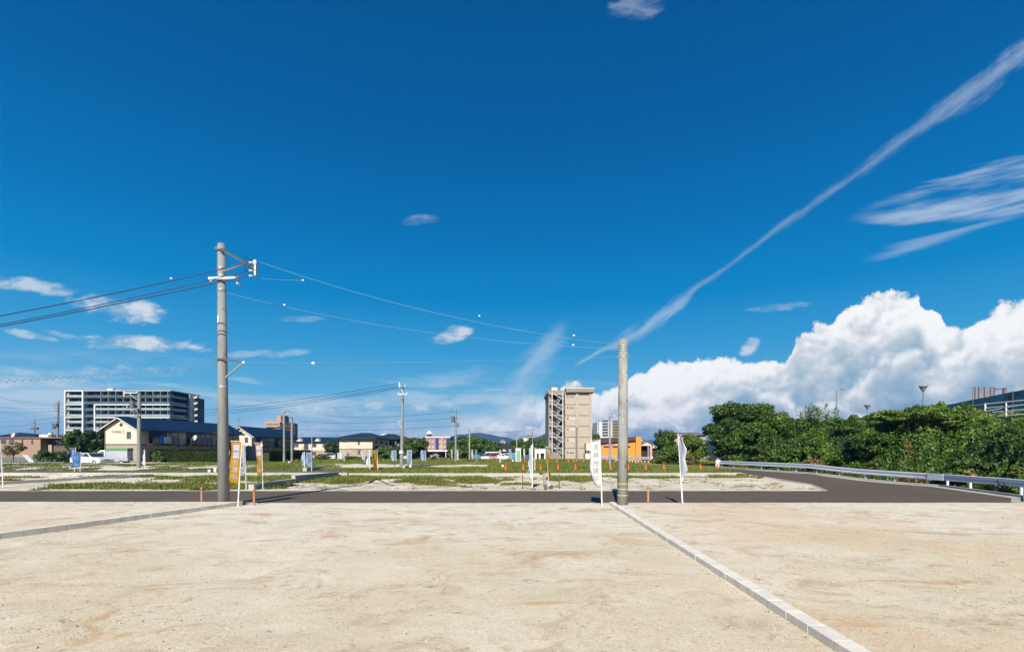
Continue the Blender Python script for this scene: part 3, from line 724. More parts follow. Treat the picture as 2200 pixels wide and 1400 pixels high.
def cover_leaves(n, xr, yr, size, mound, off=(0.0, 0.55)):
    y = rg.uniform(*yr, n); x = toe(y) + rg.uniform(*xr, n); k = rg.random(n)
    vis = (x / y < 1.12) & (rg.random(n) < 0.25 + 0.75 * ss(0.32, 0.5, vn(x, y, 0.9, 88, 3) + 0.25 * ss(0.5, 4, x - toe(y))))
    x, y, k = x[vis], y[vis], k[vis]
    m = vn(x, y, 0.55, 71, 4, 0.6); mm = (m - 0.42) * mound * 1.6 * (1 - ss(28.3, 29.3, x)); z = ez(x, y) + mm + rg.uniform(*off, len(x)) * (0.25 + 0.8 * m) * (1 - .6 * ss(28.3, 29.3, x)) - 0.02
    e = 0.25; gx = (vn(x + e, y, 0.55, 71, 3, 0.6) - vn(x - e, y, 0.55, 71, 3, 0.6)) * mound / (2 * e); gyy = (vn(x, y + e, 0.55, 71, 3, 0.6) - vn(x, y - e, 0.55, 71, 3, 0.6)) * mound / (2 * e)
    C = np.stack([x, y, z], 1); N = np.stack([-0.9 - gx, -0.3 - gyy, np.ones(len(x))], 1) + 0.75 * rg.normal(size=(len(x), 3))
    return C, N, size * (0.55 + 0.9 * rg.random(len(x)))
parts_ = [cover_leaves(300000, (0.2, 12), (19, 52), 0.070, 1.6), cover_leaves(60000, (-0.4, 2.0), (14, 48), 0.06, 0.9), cover_leaves(40000, (8, 26), (20, 60), 0.09, 0.3, (0, .2))]
V, Fq = quads_from(*[np.concatenate([p[i] for p in parts_]) for i in range(3)], rg=rg)
npmesh('vine_cover', V, Fq, LM_kudzu, kind='stuff')
# mounds of shrub grown over with vines, each its own plant
mounds = [(2015, 30.3, 1.7, 1.05, 'vine-smothered shrub at the highest point of the slope, left of the white railing', 40),
          (1945, 32.6, 1.9, 0.9, 'broad vine-covered shrub on the slope below the funnel-topped lamp post', 41),
          (2075, 29.0, 1.2, 0.7, 'rounded vine-covered shrub beside the left end of the white railing', 42),
          (1860, 36.5, 1.9, 0.9, 'low vine-covered shrub left of the slope, under the small blue road signs', 43),
          (1885, 32.4, 1.3, 2.2, 'bushy shrub with pale green leaves just behind the middle of the guardrail', 44),
          (1975, 28.3, 0.9, 1.0, 'shrub with brown dead leaves behind the bend of the guardrail', 45),
          (2110, 25.2, 1.3, 1.3, 'leafy shrub at the foot of the slope behind the nearest guardrail beam', 46)]
for px, y, w, h, lb, sd in mounds:
    x = px2x(px, y); b = float(ez(np.array([x]), np.array([y]))[0])
    tree('shrub', lb, x, y, h, w, LM_brush if 'brown' in lb else LM_kudzu, base=b - 0.3, trunk_h=0.02, nc=22, frac=0.36, dens=150, size=0.075, seed=sd, cat='shrub', trunk_r=0.06, group='shrubs on the embankment')
# the big tree and the thicket beside it
tree('broadleaf_tree', 'largest dark green broadleaf tree at the far end of the guardrail', 23.0, 50.5, 7.15, 3.9, LM_dark, base=0.1, trunk_h=0.0, ry=3.0, nc=120, frac=0.215, dens=80, size=0.10, seed=51, flat=0.6, trunk_r=0.22, rand=0.7)
tree('broadleaf_tree', 'lower leafy tree in front of the largest tree, nearest the guardrail end post', 21.9, 47.2, 4.7, 2.5, LM_mid, base=0.1, trunk_h=0.0, ry=2.0, nc=60, frac=0.26, dens=90, size=0.09, seed=64, flat=0.65, trunk_r=0.12, rand=0.7)
for a_ in ((1675, 43.5, 5.35, 2.1, LM_mid, 'leafy tree right of the largest tree, left of the bamboo shoots', 52), (1735, 41.5, 4.75, 1.9, LM_dark, 'dark leafy tree directly below the bamboo shoots', 53), (1790, 39.8, 4.6, 1.9, LM_mid, 'leafy tree right of the bamboo shoots, above the dark gap', 54), (1838, 38.4, 3.9, 1.6, LM_dark, 'lowest dark tree of the thicket, next to the vine-covered slope', 59), (1640, 45.0, 3.6, 1.7, LM_mid, 'bushy low tree between the largest tree and the guardrail', 65), (1700, 39.6, 3.0, 1.5, LM_mid, 'rounded low tree behind the guardrail, left of the dry brown bush', 66), (1770, 37.6, 2.9, 1.4, LM_kudzu, 'vine-draped low tree behind the guardrail, right of the dry brown bush', 67)):
    tree('broadleaf_tree', a_[5], px2x(a_[0], a_[1]), a_[1], a_[2], a_[3], a_[4], base=0.05, trunk_h=0.0, ry=a_[3] * .8, nc=64, frac=0.235, dens=110, size=0.085, seed=a_[6], flat=0.66, rand=0.7)
tree('shrub', 'yellowish bush at the foot of the largest tree, behind the guardrail', 21.9, 43.6, 2.0, 1.3, LM_yel, base=0.1, trunk_h=0.03, nc=28, frac=0.3, dens=120, size=0.075, seed=55, cat='shrub', trunk_r=0.05)
tree('shrub', 'dry brown bush behind the middle of the guardrail', px2x(1748, 36.2), 36.2, 1.3, .9, LM_brush, base=0.0, trunk_h=0.03, nc=24, frac=0.3, dens=130, size=0.065, seed=56, cat='shrub', trunk_r=0.05)
tree('shrub', 'shady bush left of the dark gap in the leaves', px2x(1815, 34.6), 34.6, 2.0, 1.1, LM_kudzu, base=0.1, trunk_h=0.03, nc=28, frac=0.3, dens=130, size=0.075, seed=58, cat='shrub', trunk_r=0.06)
# bamboo shoots: thin canes with feathery tops
def bamboo(label, px, y, h, n, seed, spread):
    rg2 = np.random.default_rng(seed); x0 = px2x(px, y); b = 0.3
    r = root('bamboo_clump', label, 'bamboo', (x0, y, b), 'bamboo on the embankment'); Cs, Ns, Ss = [], [], []
    for i in range(n):
        x = x0 + rg2.normal() * spread; yy_ = y + rg2.normal() * spread * 0.6; hh = h * rg2.uniform(0.72, 1.0); lean = Vector((rg2.normal() * 0.07, rg2.normal() * 0.05, 1))
        pts = [Vector((x, yy_, b)) + Vector((lean.x * t * hh + 0.12 * t * t * lean.x * 3, lean.y * t * hh, t * hh)) for t in np.linspace(0, 1, 7)]
        m_ = MB(); m_.tube(pts, 0.018, 5); m_.build('cane', M('bamboo_cane', (0.20, 0.24, 0.06), 0.5, 0.2, 3), r)
        for k in range(420):
            t = rg2.uniform(0.35, 1.0); rr = 0.62 * (1 - t) ** 0.7 + 0.08 + .2 * abs(math.sin(t * 21 + i)); a = rg2.uniform(0, 6.28)
            p = pts[0].lerp(pts[-1], t); Cs.append((p.x + rr * math.cos(a) * rg2.random(), p.y + rr * math.sin(a) * rg2.random(), p.z + rg2.normal() * 0.05)); Ns.append(rg2.normal(size=3) + np.array([0, -0.5, 0.3])); Ss.append(rg2.uniform(0.05, 0.12))
    V, Fq = quads_from(np.array(Cs), np.array(Ns), np.array(Ss), 0.3, rg2); npmesh('crown', V, Fq, LM_yel, r)
bamboo('taller feathery bamboo clump standing above the thicket', 1765, 41.0, 5.7, 7, 61, 0.25)
bamboo('smaller bamboo clump just left of the taller one', 1737, 42.0, 5.5, 5, 62, 0.2)
bamboo('low sparse bamboo clump right of the taller one', 1788, 40.5, 5.1, 4, 63, 0.2)

# grass: real blades over the rough ground
def grass(n, xr, yr, hs, ws, seed, name, mat, thr=0.35, pick=None):
    rg2 = np.random.default_rng(seed); y = rg2.uniform(yr[0] ** 0.5, yr[1] ** 0.5, n) ** 2; u = rg2.uniform(xr[0], xr[1], n); x = u * y
    c = cover(x, y) if pick is None else pick(x, y); k = (c > rg2.uniform(thr, 1.0, n)) & (y > 23.3) & ~((x > wedge_x(y) - 0.25) & (y < 41.2)) & ~((y > 36.2) & (y < 40.8) & (x < -12) & (rg2.random(n) < 0.93)) & (np.abs(y - 35.5) > .15)
    x, y = x[k], y[k]; m = len(x); z = gz(x, y); h = hs * (0.5 + rg2.random(m)) * (0.6 + 0.9 * vn(x, y, 0.7, 77, 3)); w = ws * (0.6 + 0.8 * rg2.random(m)); a = rg2.uniform(0, 3.14, m); l = rg2.normal(size=(m, 2)) * 0.35
    cx_, sx_ = np.cos(a) * w, np.sin(a) * w
    V = np.stack([np.stack([x - cx_, y - sx_, z - 0.01], 1), np.stack([x + cx_, y + sx_, z - 0.01], 1), np.stack([x + l[:, 0] * h, y + l[:, 1] * h, z + h], 1)], 1).reshape(-1, 3)
    return npmesh(name, V, np.arange(m * 3).reshape(m, 3), mat, kind='stuff')
LM_grass = leaf_mat('grass_blades', (0.055, 0.085, 0.010), (0.108, 0.130, 0.022), (0.22, 0.21, 0.065), patch=0.5, gloss=0.1)
grass(330000, (-1.03, 0.62), (23.3, 80), 0.085, 0.030, 5, 'grass', LM_grass)
grass(26000, (-1.03, 0.2), (62, 100), 0.30, 0.10, 6, 'grass', LM_grass, pick=lambda x, y: 0.9 * ss(-0.55, -0.4, x / y) * ss(70, 78, y))

# weeds and small stones scattered over the bare sand
def weeds(seed, n, fx, name):
    rg2 = np.random.default_rng(seed); Cs = []; Ns = []; Ss = []
    for i in range(n):
        x, y, r_, k, zz = fx(rg2)
        for j in range(k):
            Cs.append((x + rg2.normal() * r_, y + rg2.normal() * r_ * 0.5, zz + abs(rg2.normal()) * r_ * 0.28)); Ns.append(rg2.normal(size=3) + np.array([0, -.2, .9])); Ss.append(r_ * rg2.uniform(0.12, 0.3))
    V, Fq = quads_from(np.array(Cs), np.array(Ns), np.array(Ss), 0.35, rg2); npmesh(name, V, Fq, LM_brush, kind='stuff')
def fx1(g):
    y = g.uniform(23.5, 34) ; x = g.uniform(-13, 14.3); return x, y, g.uniform(0.06, 0.2), int(g.uniform(8, 40)), float(gz(np.array([x]), np.array([y]))[0])
weeds(21, 420, fx1, 'weed_patches')
def fx2(g):
    y = 17.4 - abs(g.normal()) * (2.0 if g.random() < .6 else 5.5); x = g.uniform(-17, 17); y = max(y, 6.5); z = LH if x < float(lerp_line(LC, y)) else (RH if x > float(lerp_line(RC, y)) + .12 else 0.0)
    return x, y, g.uniform(0.02, 0.075) * min(1, y / 13), int(g.uniform(4, 16)), z - 0.01
weeds(22, 330, fx2, 'weed_patches')
def fx3(g):
    if g.random() < 0.5: y = g.uniform(4.6, 16.8); x = float(lerp_line(RC, y)) - 0.03 - abs(g.normal()) * 0.03
    else: y = g.uniform(9, 16.8); x = float(lerp_line(LC, y)) + 0.04 + abs(g.normal()) * 0.06
    return x, y, g.uniform(0.015, 0.05), int(g.uniform(3, 14)), -0.005
weeds(23, 260, fx3, 'weed_patches')
mb = MB(); rg2 = random.Random(5)
def pebbles(n, seed):
    g = np.random.default_rng(seed); y = g.uniform(2.05, 3.7, n) ** 2; x = g.uniform(-1.05, 1.05, n) * y; s = g.uniform(0.002, 0.0065, n) * (1 + (g.random(n) < 0.02) * 1.6)
    lx = lerp_line(LC, y); rx_ = lerp_line(RC, y); k = (np.abs(x - rx_ - .06) > .13) & (np.abs(x - lx + .06) > .13) & (y < 17.2); x, y, s = x[k], y[k], s[k]; lx, rx_ = lx[k], rx_[k]; n = len(x)
    e_ = edge(y); z = np.where(x < lx, 0.004 + (LH - .012) * e_ + bumpy(x, y) * e_ * ss(0, .5, np.abs(x - lx)), np.where(x > rx_, 0.004 + (RH - .012) * e_ + bumpy(x, y) * e_ * ss(0, .5, np.abs(x - rx_)), 0.006 + bumpy(x, y) * ss(0, .6, np.abs(x - rx_)) * e_))
    o6 = np.array([(1, 0, 0), (0, 1, 0), (-1, 0, 0), (0, -1, 0), (0, 0, 0.75), (0, 0, -0.5)], float)
    rot = g.uniform(0, 6.28, n); jit = 1 + 0.35 * g.normal(size=(n, 6, 3)) * 0.6
    v = o6[None] * jit * s[:, None, None]; c_, s_ = np.cos(rot)[:, None], np.sin(rot)[:, None]
    V = np.stack([v[..., 0] * c_ - v[..., 1] * s_ + x[:, None], v[..., 0] * s_ + v[..., 1] * c_ + y[:, None], v[..., 2] + z[:, None] + s[:, None] * 0.25], -1).reshape(-1, 3)
    f = np.array([(0, 1, 4), (1, 2, 4), (2, 3, 4), (3, 0, 4), (1, 0, 5), (2, 1, 5), (3, 2, 5), (0, 3, 5)]); Fq = (f[None] + (np.arange(n) * 6)[:, None, None]).reshape(-1, 3)
    m = leaf_mat('pebble', (0.22, 0.17, 0.12), (0.42, 0.35, 0.26), (0.62, 0.57, 0.48), gloss=0.1, patch=0.8)
    npmesh('gravel', V, Fq, m, kind='stuff')
pebbles(60000, 31)

# ================================================================ guardrail and kerb beside the road
galv = M('rail_paint', (0.496, 0.504, 0.576), 0.4, 0.05, 2, 0.0, spec=0.5, c2=(0.50, 0.51, 0.58), c2t=(0.5, 0.8))
white_p = M('white_paint', (0.624, 0.624, 0.608), 0.45, 0.04, 3)
white_d = M('dull_white', (0.515, 0.507, 0.484), 0.6, 0.08, 3, c2=(0.5, 0.48, 0.44), c2t=(0.55, 0.8))
RL = [(18.95, 46.6, 0.25), (19.6, 41, 0.25), (20.35, 35.2, 0.25), (20.9, 31, 0.06), (21.35, 27.2, 0.0), (21.45, 25.4, 0.0), (20.9, 21.9, 0.0), (19.9, 18.6, 0.0), (18.2, 14.5, 0.0)]
def rail_pts(seg, off=(0, 0)): return [Vector((p[0], p[1], p[2])) for p in seg]
def w_beam(mb, pts, zc, hh=0.155, dep=0.05):
    """a beam with two swellings, swept along the line; the face looks at the road"""
    prof = [(0.0, -hh), (-dep, -hh * 0.82), (-dep, -hh * 0.38), (-0.012, -hh * 0.08), (-0.012, hh * 0.08), (-dep, hh * 0.38), (-dep, hh * 0.82), (0, hh), (0.012, hh * 0.9), (0.012, -hh * 0.9)]
    vs = []; n = len(prof)
    for i, p in enumerate(pts):
        d = (pts[min(i + 1, len(pts) - 1)] - pts[max(i - 1, 0)]); d.z = 0; d.normalize(); s = Vector((-d.y, d.x, 0)) * -1
        if s.x < 0: s = -s
        for a, b in prof: vs.append(p + s * a + Vector((0, 0, zc + b)))
    mb.add(vs, [(i * n + j, i * n + (j + 1) % n, (i + 1) * n + (j + 1) % n, (i + 1) * n + j) for i in range(len(pts) - 1) for j in range(n)] + [tuple(range(n))[::-1], tuple(range(len(pts) * n - n, len(pts) * n))])
def guardrail(label, seg, spacing, zc, hh, ph):
    p = rail_pts(seg); r = root('guardrail', label, 'guardrail', tuple(p[0]))
    tot = sum((b - a).length for a, b in zip(p[:-1], p[1:])); acc_ = 0; k = 0; nxt = 0.12; bp = None
    for a, b in zip(p[:-1], p[1:]):
        L = (b - a).length
        while nxt <= acc_ + L - 0.05:
            q = a.lerp(b, (nxt - acc_) / L); mb = MB(); mb.cyl((q.x + 0.075, q.y, q.z - 0.1), (q.x + 0.075, q.y, q.z + ph), 0.057, n=12); mb.build('post', galv, r, smooth=False)
            nxt += spacing
        acc_ += L
    mb = MB(); w_beam(mb, p, zc, hh); mb.build('beam', galv, r)
    return r
g1 = guardrail('long pale grey guardrail beam running away along the thicket to the orange cones', RL[:6], 2.02, 0.50, 0.155, 0.62)
g2 = guardrail('nearest guardrail stretch on the right, bending towards the camera', RL[5:], 1.55, 0.49, 0.16, 0.60)
mb = MB(); a, b = Vector(RL[5]), Vector(RL[4]); mb.bar(a + Vector((-.06, 0, .49)), a.lerp(b, 0.5) + Vector((-.062, 0, .50)), 0.02, 0.33)
mb.build('sleeve', galv, g1)
# the end post of the rail with its cap
q = Vector(RL[0]); mb = MB()
mb.prism([(q.x - .32, q.y + .2, .2), (q.x + .16, q.y + .2, .2), (q.x + .10, q.y + .2, .98), (q.x - .30, q.y + .2, .98)], (0, .18, 0)); mb.build('end_plate', white_d, g1)
mb = MB(); mb.ball((q.x - .1, q.y + .28, 1.04), (.14, .1, .09)); mb.build('end_cap', M('violet_cap', (.25, .22, .5), .5), g1, smooth=True)
# kerb under the rail
mb = MB(); pts = [Vector((float(rail_x(y)) - 0.05, y, float(0.25 * ss(28, 35.4, y)))) for y in (9, 12, 15, 17.9, 19.4, 22.5, 25.7, 27.5, 30, 33, 35.4, 41, 46.8)]
for a, b in zip(pts[:-1], pts[1:]): mb.prism([a + Vector((0, 0, -.1)), a + Vector((.16, 0, -.1)), a + Vector((.16, 0, .11)), a + Vector((.03, 0, .11))], b - a)
tag(mb.build('road_kerb', conc_w), kind='structure')
mb = MB()
for a, b in zip(pts[:-1], pts[1:]): mb.prism([a + Vector((-.42, 0, -.1)), a + Vector((-.002, 0, -.1)), a + Vector((-.002, 0, .03)), a + Vector((-.42, 0, .014))], b - a)
tag(mb.build('gutter', conc_w), kind='structure')
# orange warning knob on the rail
mb = MB(); mb.cyl((21.5, 23.9, .62), (21.5, 23.9, .72), .06, .05, 8); tag(mb.build('rail_marker', M('orange_plastic', (0.75, 0.13, 0.02), 0.45)), 'small orange marker on top of the near guardrail', 'marker')

# ================================================================ low walls holding the lots
def wall(label, pts, w, mat=None, cap=None):
    """pts: (x, y, z bottom, z top) along the wall"""
    r = None; mb = MB()
    for (x0, y0, b0, t0), (x1, y1, b1, t1) in zip(pts[:-1], pts[1:]):
        d = Vector((x1 - x0, y1 - y0, 0)).normalized(); s = Vector((d.y, -d.x, 0)) * w / 2
        v = [Vector((x0, y0, 0)) - s, Vector((x0, y0, 0)) + s, Vector((x1, y1, 0)) + s, Vector((x1, y1, 0)) - s]
        hb = [b0, b0, b1, b1]; ht = [t0, t0, t1, t1]
        mb.add([p + Vector((0, 0, h)) for p, h in zip(v, hb)] + [p + Vector((0, 0, h)) for p, h in zip(v, ht)], [(3, 2, 1, 0), (4, 5, 6, 7), (0, 1, 5, 4), (1, 2, 6, 5), (2, 3, 7, 6), (3, 0, 4, 7)])
    o = mb.build('low_wall', mat or conc_w); o['label'] = label; o['category'] = 'wall'; return o
wall('long pale concrete retaining wall across the left lots, facing the road', [(-140, 35.55, -.05, .30), (-11.4, 35.55, 0.0, .29)], 0.18)
wall('thin pale concrete edge across the middle of the waste ground', [(-11.3, 35.52, -.05, .262), (1.9, 35.5, -.05, .262)], 0.16)
wall('pale concrete wall along the back road, ending beside the sandy wedge', [(2.2, 35.5, -.05, .262), (10.0, 35.46, -.05, .272), (15.85, 35.42, -.1, .30)], 0.2)
wall('block wall in the dark grey of its shaded face, crossing the grass at far left', [(-27.2, 26.6, -.05, .17), (-24.8, 35.3, -.05, .20)], 0.15, conc_d)
wall('block wall with a pale end face between grass and sand, near the gold banners', [(-11.95, 23.45, -.05, .26), (-12.1, 28.2, -.05, .27)], 0.24, conc_w)
wall('upper step of the block wall behind the gold flags, meeting the pale long wall', [(-12.06, 28.25, -.05, .44), (-12.0, 35.2, -.05, .34)], 0.2, conc_w)
wall('short grey wall beside the light blue flags', [(-15.75, 38.9, .1, .52), (-16.3, 45.5, .1, .5)], 0.3, conc_w)
wall('short grey wall at the foot of the concrete pole, right side', [(-8.95, 42.3, .1, .55), (-8.35, 45.4, .1, .52), (-8.15, 51, .1, .5)], 0.25, conc_w)
block_kerb('straight pale block kerb running away from the road beside the mustard flag', (1.46, 23.6), (2.1, 35.2), -0.05, 0.26, 0.15, 1, conc_w, L=0.9)
wall('distant thin concrete edge across the green field', [(-14, 52, .1, .34), (-6.5, 58, .1, .36), (14, 60.5, .1, .38)], 0.12)
wall('thin concrete edge in the grass beyond the orange cones on the right', [(17.6, 44.2, .1, .34), (15.5, 56, .1, .36), (12, 66, .1, .4)], 0.12)

# ================================================================ things on the highway embankment
rz = lambda x, y: float(ez(np.array([x]), np.array([y]))[0])
mb = MB(); mb.prism([(30.4, 21, 2.2), (30.4, 32.2, 2.2), (30.4, 33.2, 3.4), (30.4, 33.2, 3.88), (30.4, 21, 3.88)], (4.5, 0, 0))
tag(mb.build('retaining_wall', M('dark_concrete', (0.10, 0.09, 0.085), .9, .3, 1.2, .3, 10)), 'dark sloping concrete face below the white railing', 'retaining wall')
r = root('white_railing', 'white painted pipe railing with four bars on top of the dark concrete face', 'railing', (30.6, 33.1, 3.88))
mb = MB(); mb.cyl((30.6, 33.1, 3.8), (30.6, 33.1, 4.86), .06, n=10); mb.build('post', white_p, r)
for y in (31.7, 30.0, 28.3, 26.5, 24.3): 
    mb = MB(); mb.cyl((30.6, y, 3.8), (30.6, y, 4.80), .045, n=10); mb.build('post', white_p, r)
for z, ys_ in ((4.82, 33.1), (4.55, 33.1), (4.26, 32.6), (3.98, 32.2)):
    mb = MB(); mb.cyl((30.6, ys_, z), (30.6, 20.5, z - .02), .033, n=8); mb.build('rail', white_p, r)
mb = MB(); mb.cyl((30.6, 33.1, 4.82), (33.5, 39.8, 5.0), .03, n=8); mb.build('rail', white_p, r)
# noise barrier: posts and tinted panels
r = root('noise_barrier', 'dark blue tinted noise barrier along the top of the highway', 'barrier', (45, 34, 5))
tint = M('tinted_panel', (0.012, 0.055, 0.10), 0.25, 0.35, 0.5, spec=0.5, c2=(0.02, 0.10, 0.14), c2s=0.35); dkm = M('dark_metal', (0.10, 0.09, 0.10), .5, .1)
for i in range(32):
    y = 34 + i * 4.0; zt = 7.35 - (y - 43) * .0775; zt = max(zt, 3.6 - (y - 90) * .01); xx = 45 - max(0, (y - 80)) * .06
    mb = MB(); mb.box(xx - .07, xx + .07, y - .07, y + .07, zt - 2.7, zt + .02); mb.build('post', dkm, r)
    y2 = y + 4; zt2 = 7.35 - (y2 - 43) * .0775; zt2 = max(zt2, 3.6 - (y2 - 90) * .01); xx2 = 45 - max(0, (y2 - 80)) * .06
    for lo, hi in ((-2.6, -1.36), (-1.3, -.02)):
        mb = MB(); mb.prism([(xx - .02, y + .07, zt + lo), (xx2 - .02, y2 - .07, zt2 + lo), (xx2 - .02, y2 - .07, zt2 + hi), (xx - .02, y + .07, zt + hi)], (.04, 0, 0)); mb.build('panel', tint, r)
def lamp_post(label, px, y, ptop, kind, pbot=905):
    x = px2x(px, y); zt, zb = py2z(ptop, y), py2z(pbot, y)
    r = root('lamp_post', label, 'lamp post', (x, y, zb), 'highway lamp posts')
    mb = MB(); mb.cyl((x, y, zb), (x, y, zt), .11 if kind == 'funnel' else .08, .07, 8); mb.build('pole', M('lamp_grey', (0.16, 0.16, 0.18), .5, .1), r)
    mb = MB()
    if kind == 'funnel': mb.cyl((x, y, zt - .12), (x, y, zt + .55), .09, .42, 12); mb.cyl((x, y, zt + .55), (x, y, zt + .68), .50, .50, 12)
    else: mb.bar((x, y, zt), (x + 1.0, y, zt + .12), .09, .07); mb.obox((x + .9, y, zt + .12), (.38, 0, 0), (0, .14, 0), (0, 0, .06))
    mb.build('lamp_head', M('lamp_grey', (0, 0, 0)), r)
lamp_post('tall funnel-headed lamp post right of the small blue road signs', 1983.5, 66, 840, 'funnel', 900)
lamp_post('shorter funnel-headed lamp post left of the small blue road signs', 1863.5, 86, 878, 'funnel', 915)
lamp_post('tall slim lamp post with a side arm, above the bamboo', 1797, 70, 838, 'arm', 925)
lamp_post('distant slim lamp post left of the bamboo shoots', 1731, 110, 866, 'arm', 915)
lamp_post('faintest, leftmost lamp post on the highway', 1710, 140, 869, 'arm', 915)
# big sign seen from behind
y = 62; r = root('gantry_sign', 'back of a big ribbed grey road sign, hung from a brown highway post', 'road sign', (px2x(2115, y), y, 5))
X0, X1, Z0, Z1 = px2x(2090, y), px2x(2139, y), py2z(857, y), py2z(831, y)
sgm = M('sign_back', (0.17, 0.155, 0.15), .6, .15, 2)
for i in range(6):
    z0 = Z0 + (Z1 - Z0) * i / 6; mb = MB(); mb.box(X0, X1, y, y + .06, z0 + .05, z0 + (Z1 - Z0) / 6 - .04); mb.build('panel', sgm, r)
for px in (2094, 2102, 2114, 2127, 2135):
    xx = px2x(px, y); mb = MB(); mb.box(xx - .035, xx + .035, y - .10, y - .002, Z0, Z1); mb.build('rib', dkm, r)
mb = MB(); xx = px2x(2158, y); mb.cyl((xx, y, 5), (xx, y, py2z(834, y)), .21, .19, 10); mb.ball((xx, y, py2z(834, y)), (.28, .28, .1)); mb.build('post', M('brown_post', (.16, .10, .10), .6), r)
mb = MB(); mb.bar((X1, y, py2z(836, y)), (xx, y, py2z(835, y)), .12, .14); mb.build('arm', dkm, r)
y = 76; r = root('road_sign', 'small blue-grey slatted sign with a white post at the crest of the slope', 'road sign', (px2x(1906, y), y, 4))
mb = MB(); mb.box(px2x(1899, y), px2x(1917, y), y, y + .05, py2z(896, y), py2z(881, y)); mb.build('panel', M('sign_blue_grey', (0.13, 0.17, 0.23), .5, .1), r)
mb = MB(); mb.box(px2x(1917, y), px2x(1919.5, y), y - .06, y + .1, py2z(905, y), py2z(880, y)); mb.build('post', white_p, r)
y = 80; r = root('road_sign', 'plain grey sign board right of the small blue-grey sign', 'road sign', (px2x(1926, y), y, 4))
mb = MB(); mb.box(px2x(1920, y), px2x(1935, y), y, y + .05, py2z(899, y), py2z(886, y)); mb.build('panel', M('sign_grey', (0.34, 0.36, 0.38), .5, .1), r)
mb = MB(); mb.box(px2x(1927, y), px2x(1928.2, y), y + .06, y + .2, py2z(910, y), py2z(899, y)); mb.build('post', dkm, r)

# ================================================================ buildings
class LB(MB):
    """mesh builder whose coordinates are already those of the parent"""
    def build(s, name, mats, parent=None, **k):
        keep = parent; o = MB.build(s, name, mats, None, **k); o.parent = keep; return o
WC = {}
frame_dk = M('window_frame', (0.09, 0.075, 0.07), .5, .1); frame_w = M('white_frame', (0.546, 0.546, 0.530), .5, .05)
glass = M('window_glass', (0.05, 0.07, 0.09), 0.12, .35, .9, spec=0.8); glass_pale = M('curtained_glass', (0.34, 0.36, 0.37), .3, .2, 2.5, spec=.5)
def window(parent, o, right, w, h, frm=None, gl=None, sill=False, mull=1):
    """a window set proud of a wall; o = lower left corner, right = unit vector along the wall (outside is to its right hand)"""
    frm = frm or frame_dk; gl = gl or glass; key = (round(w, 2), round(h, 2), frm.name, gl.name, mull)
    if key not in WC:
        t = min(0.07, w * 0.12); b = LB()
        b.box(0, w, -.06, .02, 0, t); b.box(0, w, -.06, .02, h - t, h); b.box(0, t, -.06, .02, t, h - t); b.box(w - t, w, -.06, .02, t, h - t)
        for i in range(mull): xx = w * (i + 1) / (mull + 1); b.box(xx - t * .35, xx + t * .35, -.055, .015, t, h - t)
        f = b.build('window', frm); g = LB(); g.box(t, w - t, -.03, -.005, t, h - t); p = g.build('pane', gl); WC[key] = (f.data, p.data); f.parent = parent; p.parent = f
    else:
        f = bpy.data.objects.new('window', WC[key][0]); col.objects.link(f); f.parent = parent
        p = bpy.data.objects.new('pane', WC[key][1]); col.objects.link(p); p.parent = f
    f.location = o; f.rotation_euler = (0, 0, math.atan2(right[1], right[0]))
    return f
cream = M('cream_wall', (.49, .435, .345), .85, .04, 1.2); tan_w = M('tan_wall', (.30, .245, .19), .85, .06, 1.2)
blue_roof = M('blue_roof', (0.005, 0.021, 0.055), .55, .2, 1.5, spec=.3); dk_roof = M('dark_slate_roof', (0.013, 0.024, 0.045), .6, .2, 1.5)
brown_roof = M('brown_roof', (0.078, 0.045, 0.033), .8, .2, 2); band_m = M('dark_trim', (0.05, 0.04, 0.035), .6); trimw = M('cream_trim', (.50, .46, .38), .7)
def bld(name, label, x, y, z, rz=0.0, cat='house', group=None):
    r = root(name, label, cat, (x, y, z), group); r.rotation_euler = (0, 0, rz); return r
def text_mesh(txt, name='lettering', font=None):
    cu = bpy.data.curves.new(name, 'FONT'); cu.body = txt; cu.align_x = 'CENTER'; cu.align_y = 'CENTER'; cu.resolution_u = 2
    o = bpy.data.objects.new(name, cu); col.objects.link(o); bpy.context.view_layer.update()
    me = bpy.data.meshes.new_from_object(o.evaluated_get(bpy.context.evaluated_depsgraph_get())); bpy.data.objects.remove(o); return me
def sign_text(parent, txt, o, size, mat, right=(1, 0, 0), up=(0, 0, 1), name='lettering'):
    me = text_mesh(txt); me.materials.clear(); me.materials.append(mat); R = Vector(right); Uv = Vector(up); N = R.cross(Uv)
    m4 = Matrix((R, Uv, N)).transposed().to_4x4(); me.transform(Matrix.Translation(Vector(o)) @ m4 @ Matrix.Scale(size, 4))
    ob = bpy.data.objects.new(name, me); col.objects.link(ob); ob.parent = parent; return ob
ink = M('dark_lettering', (0.05, 0.035, 0.02), .6)

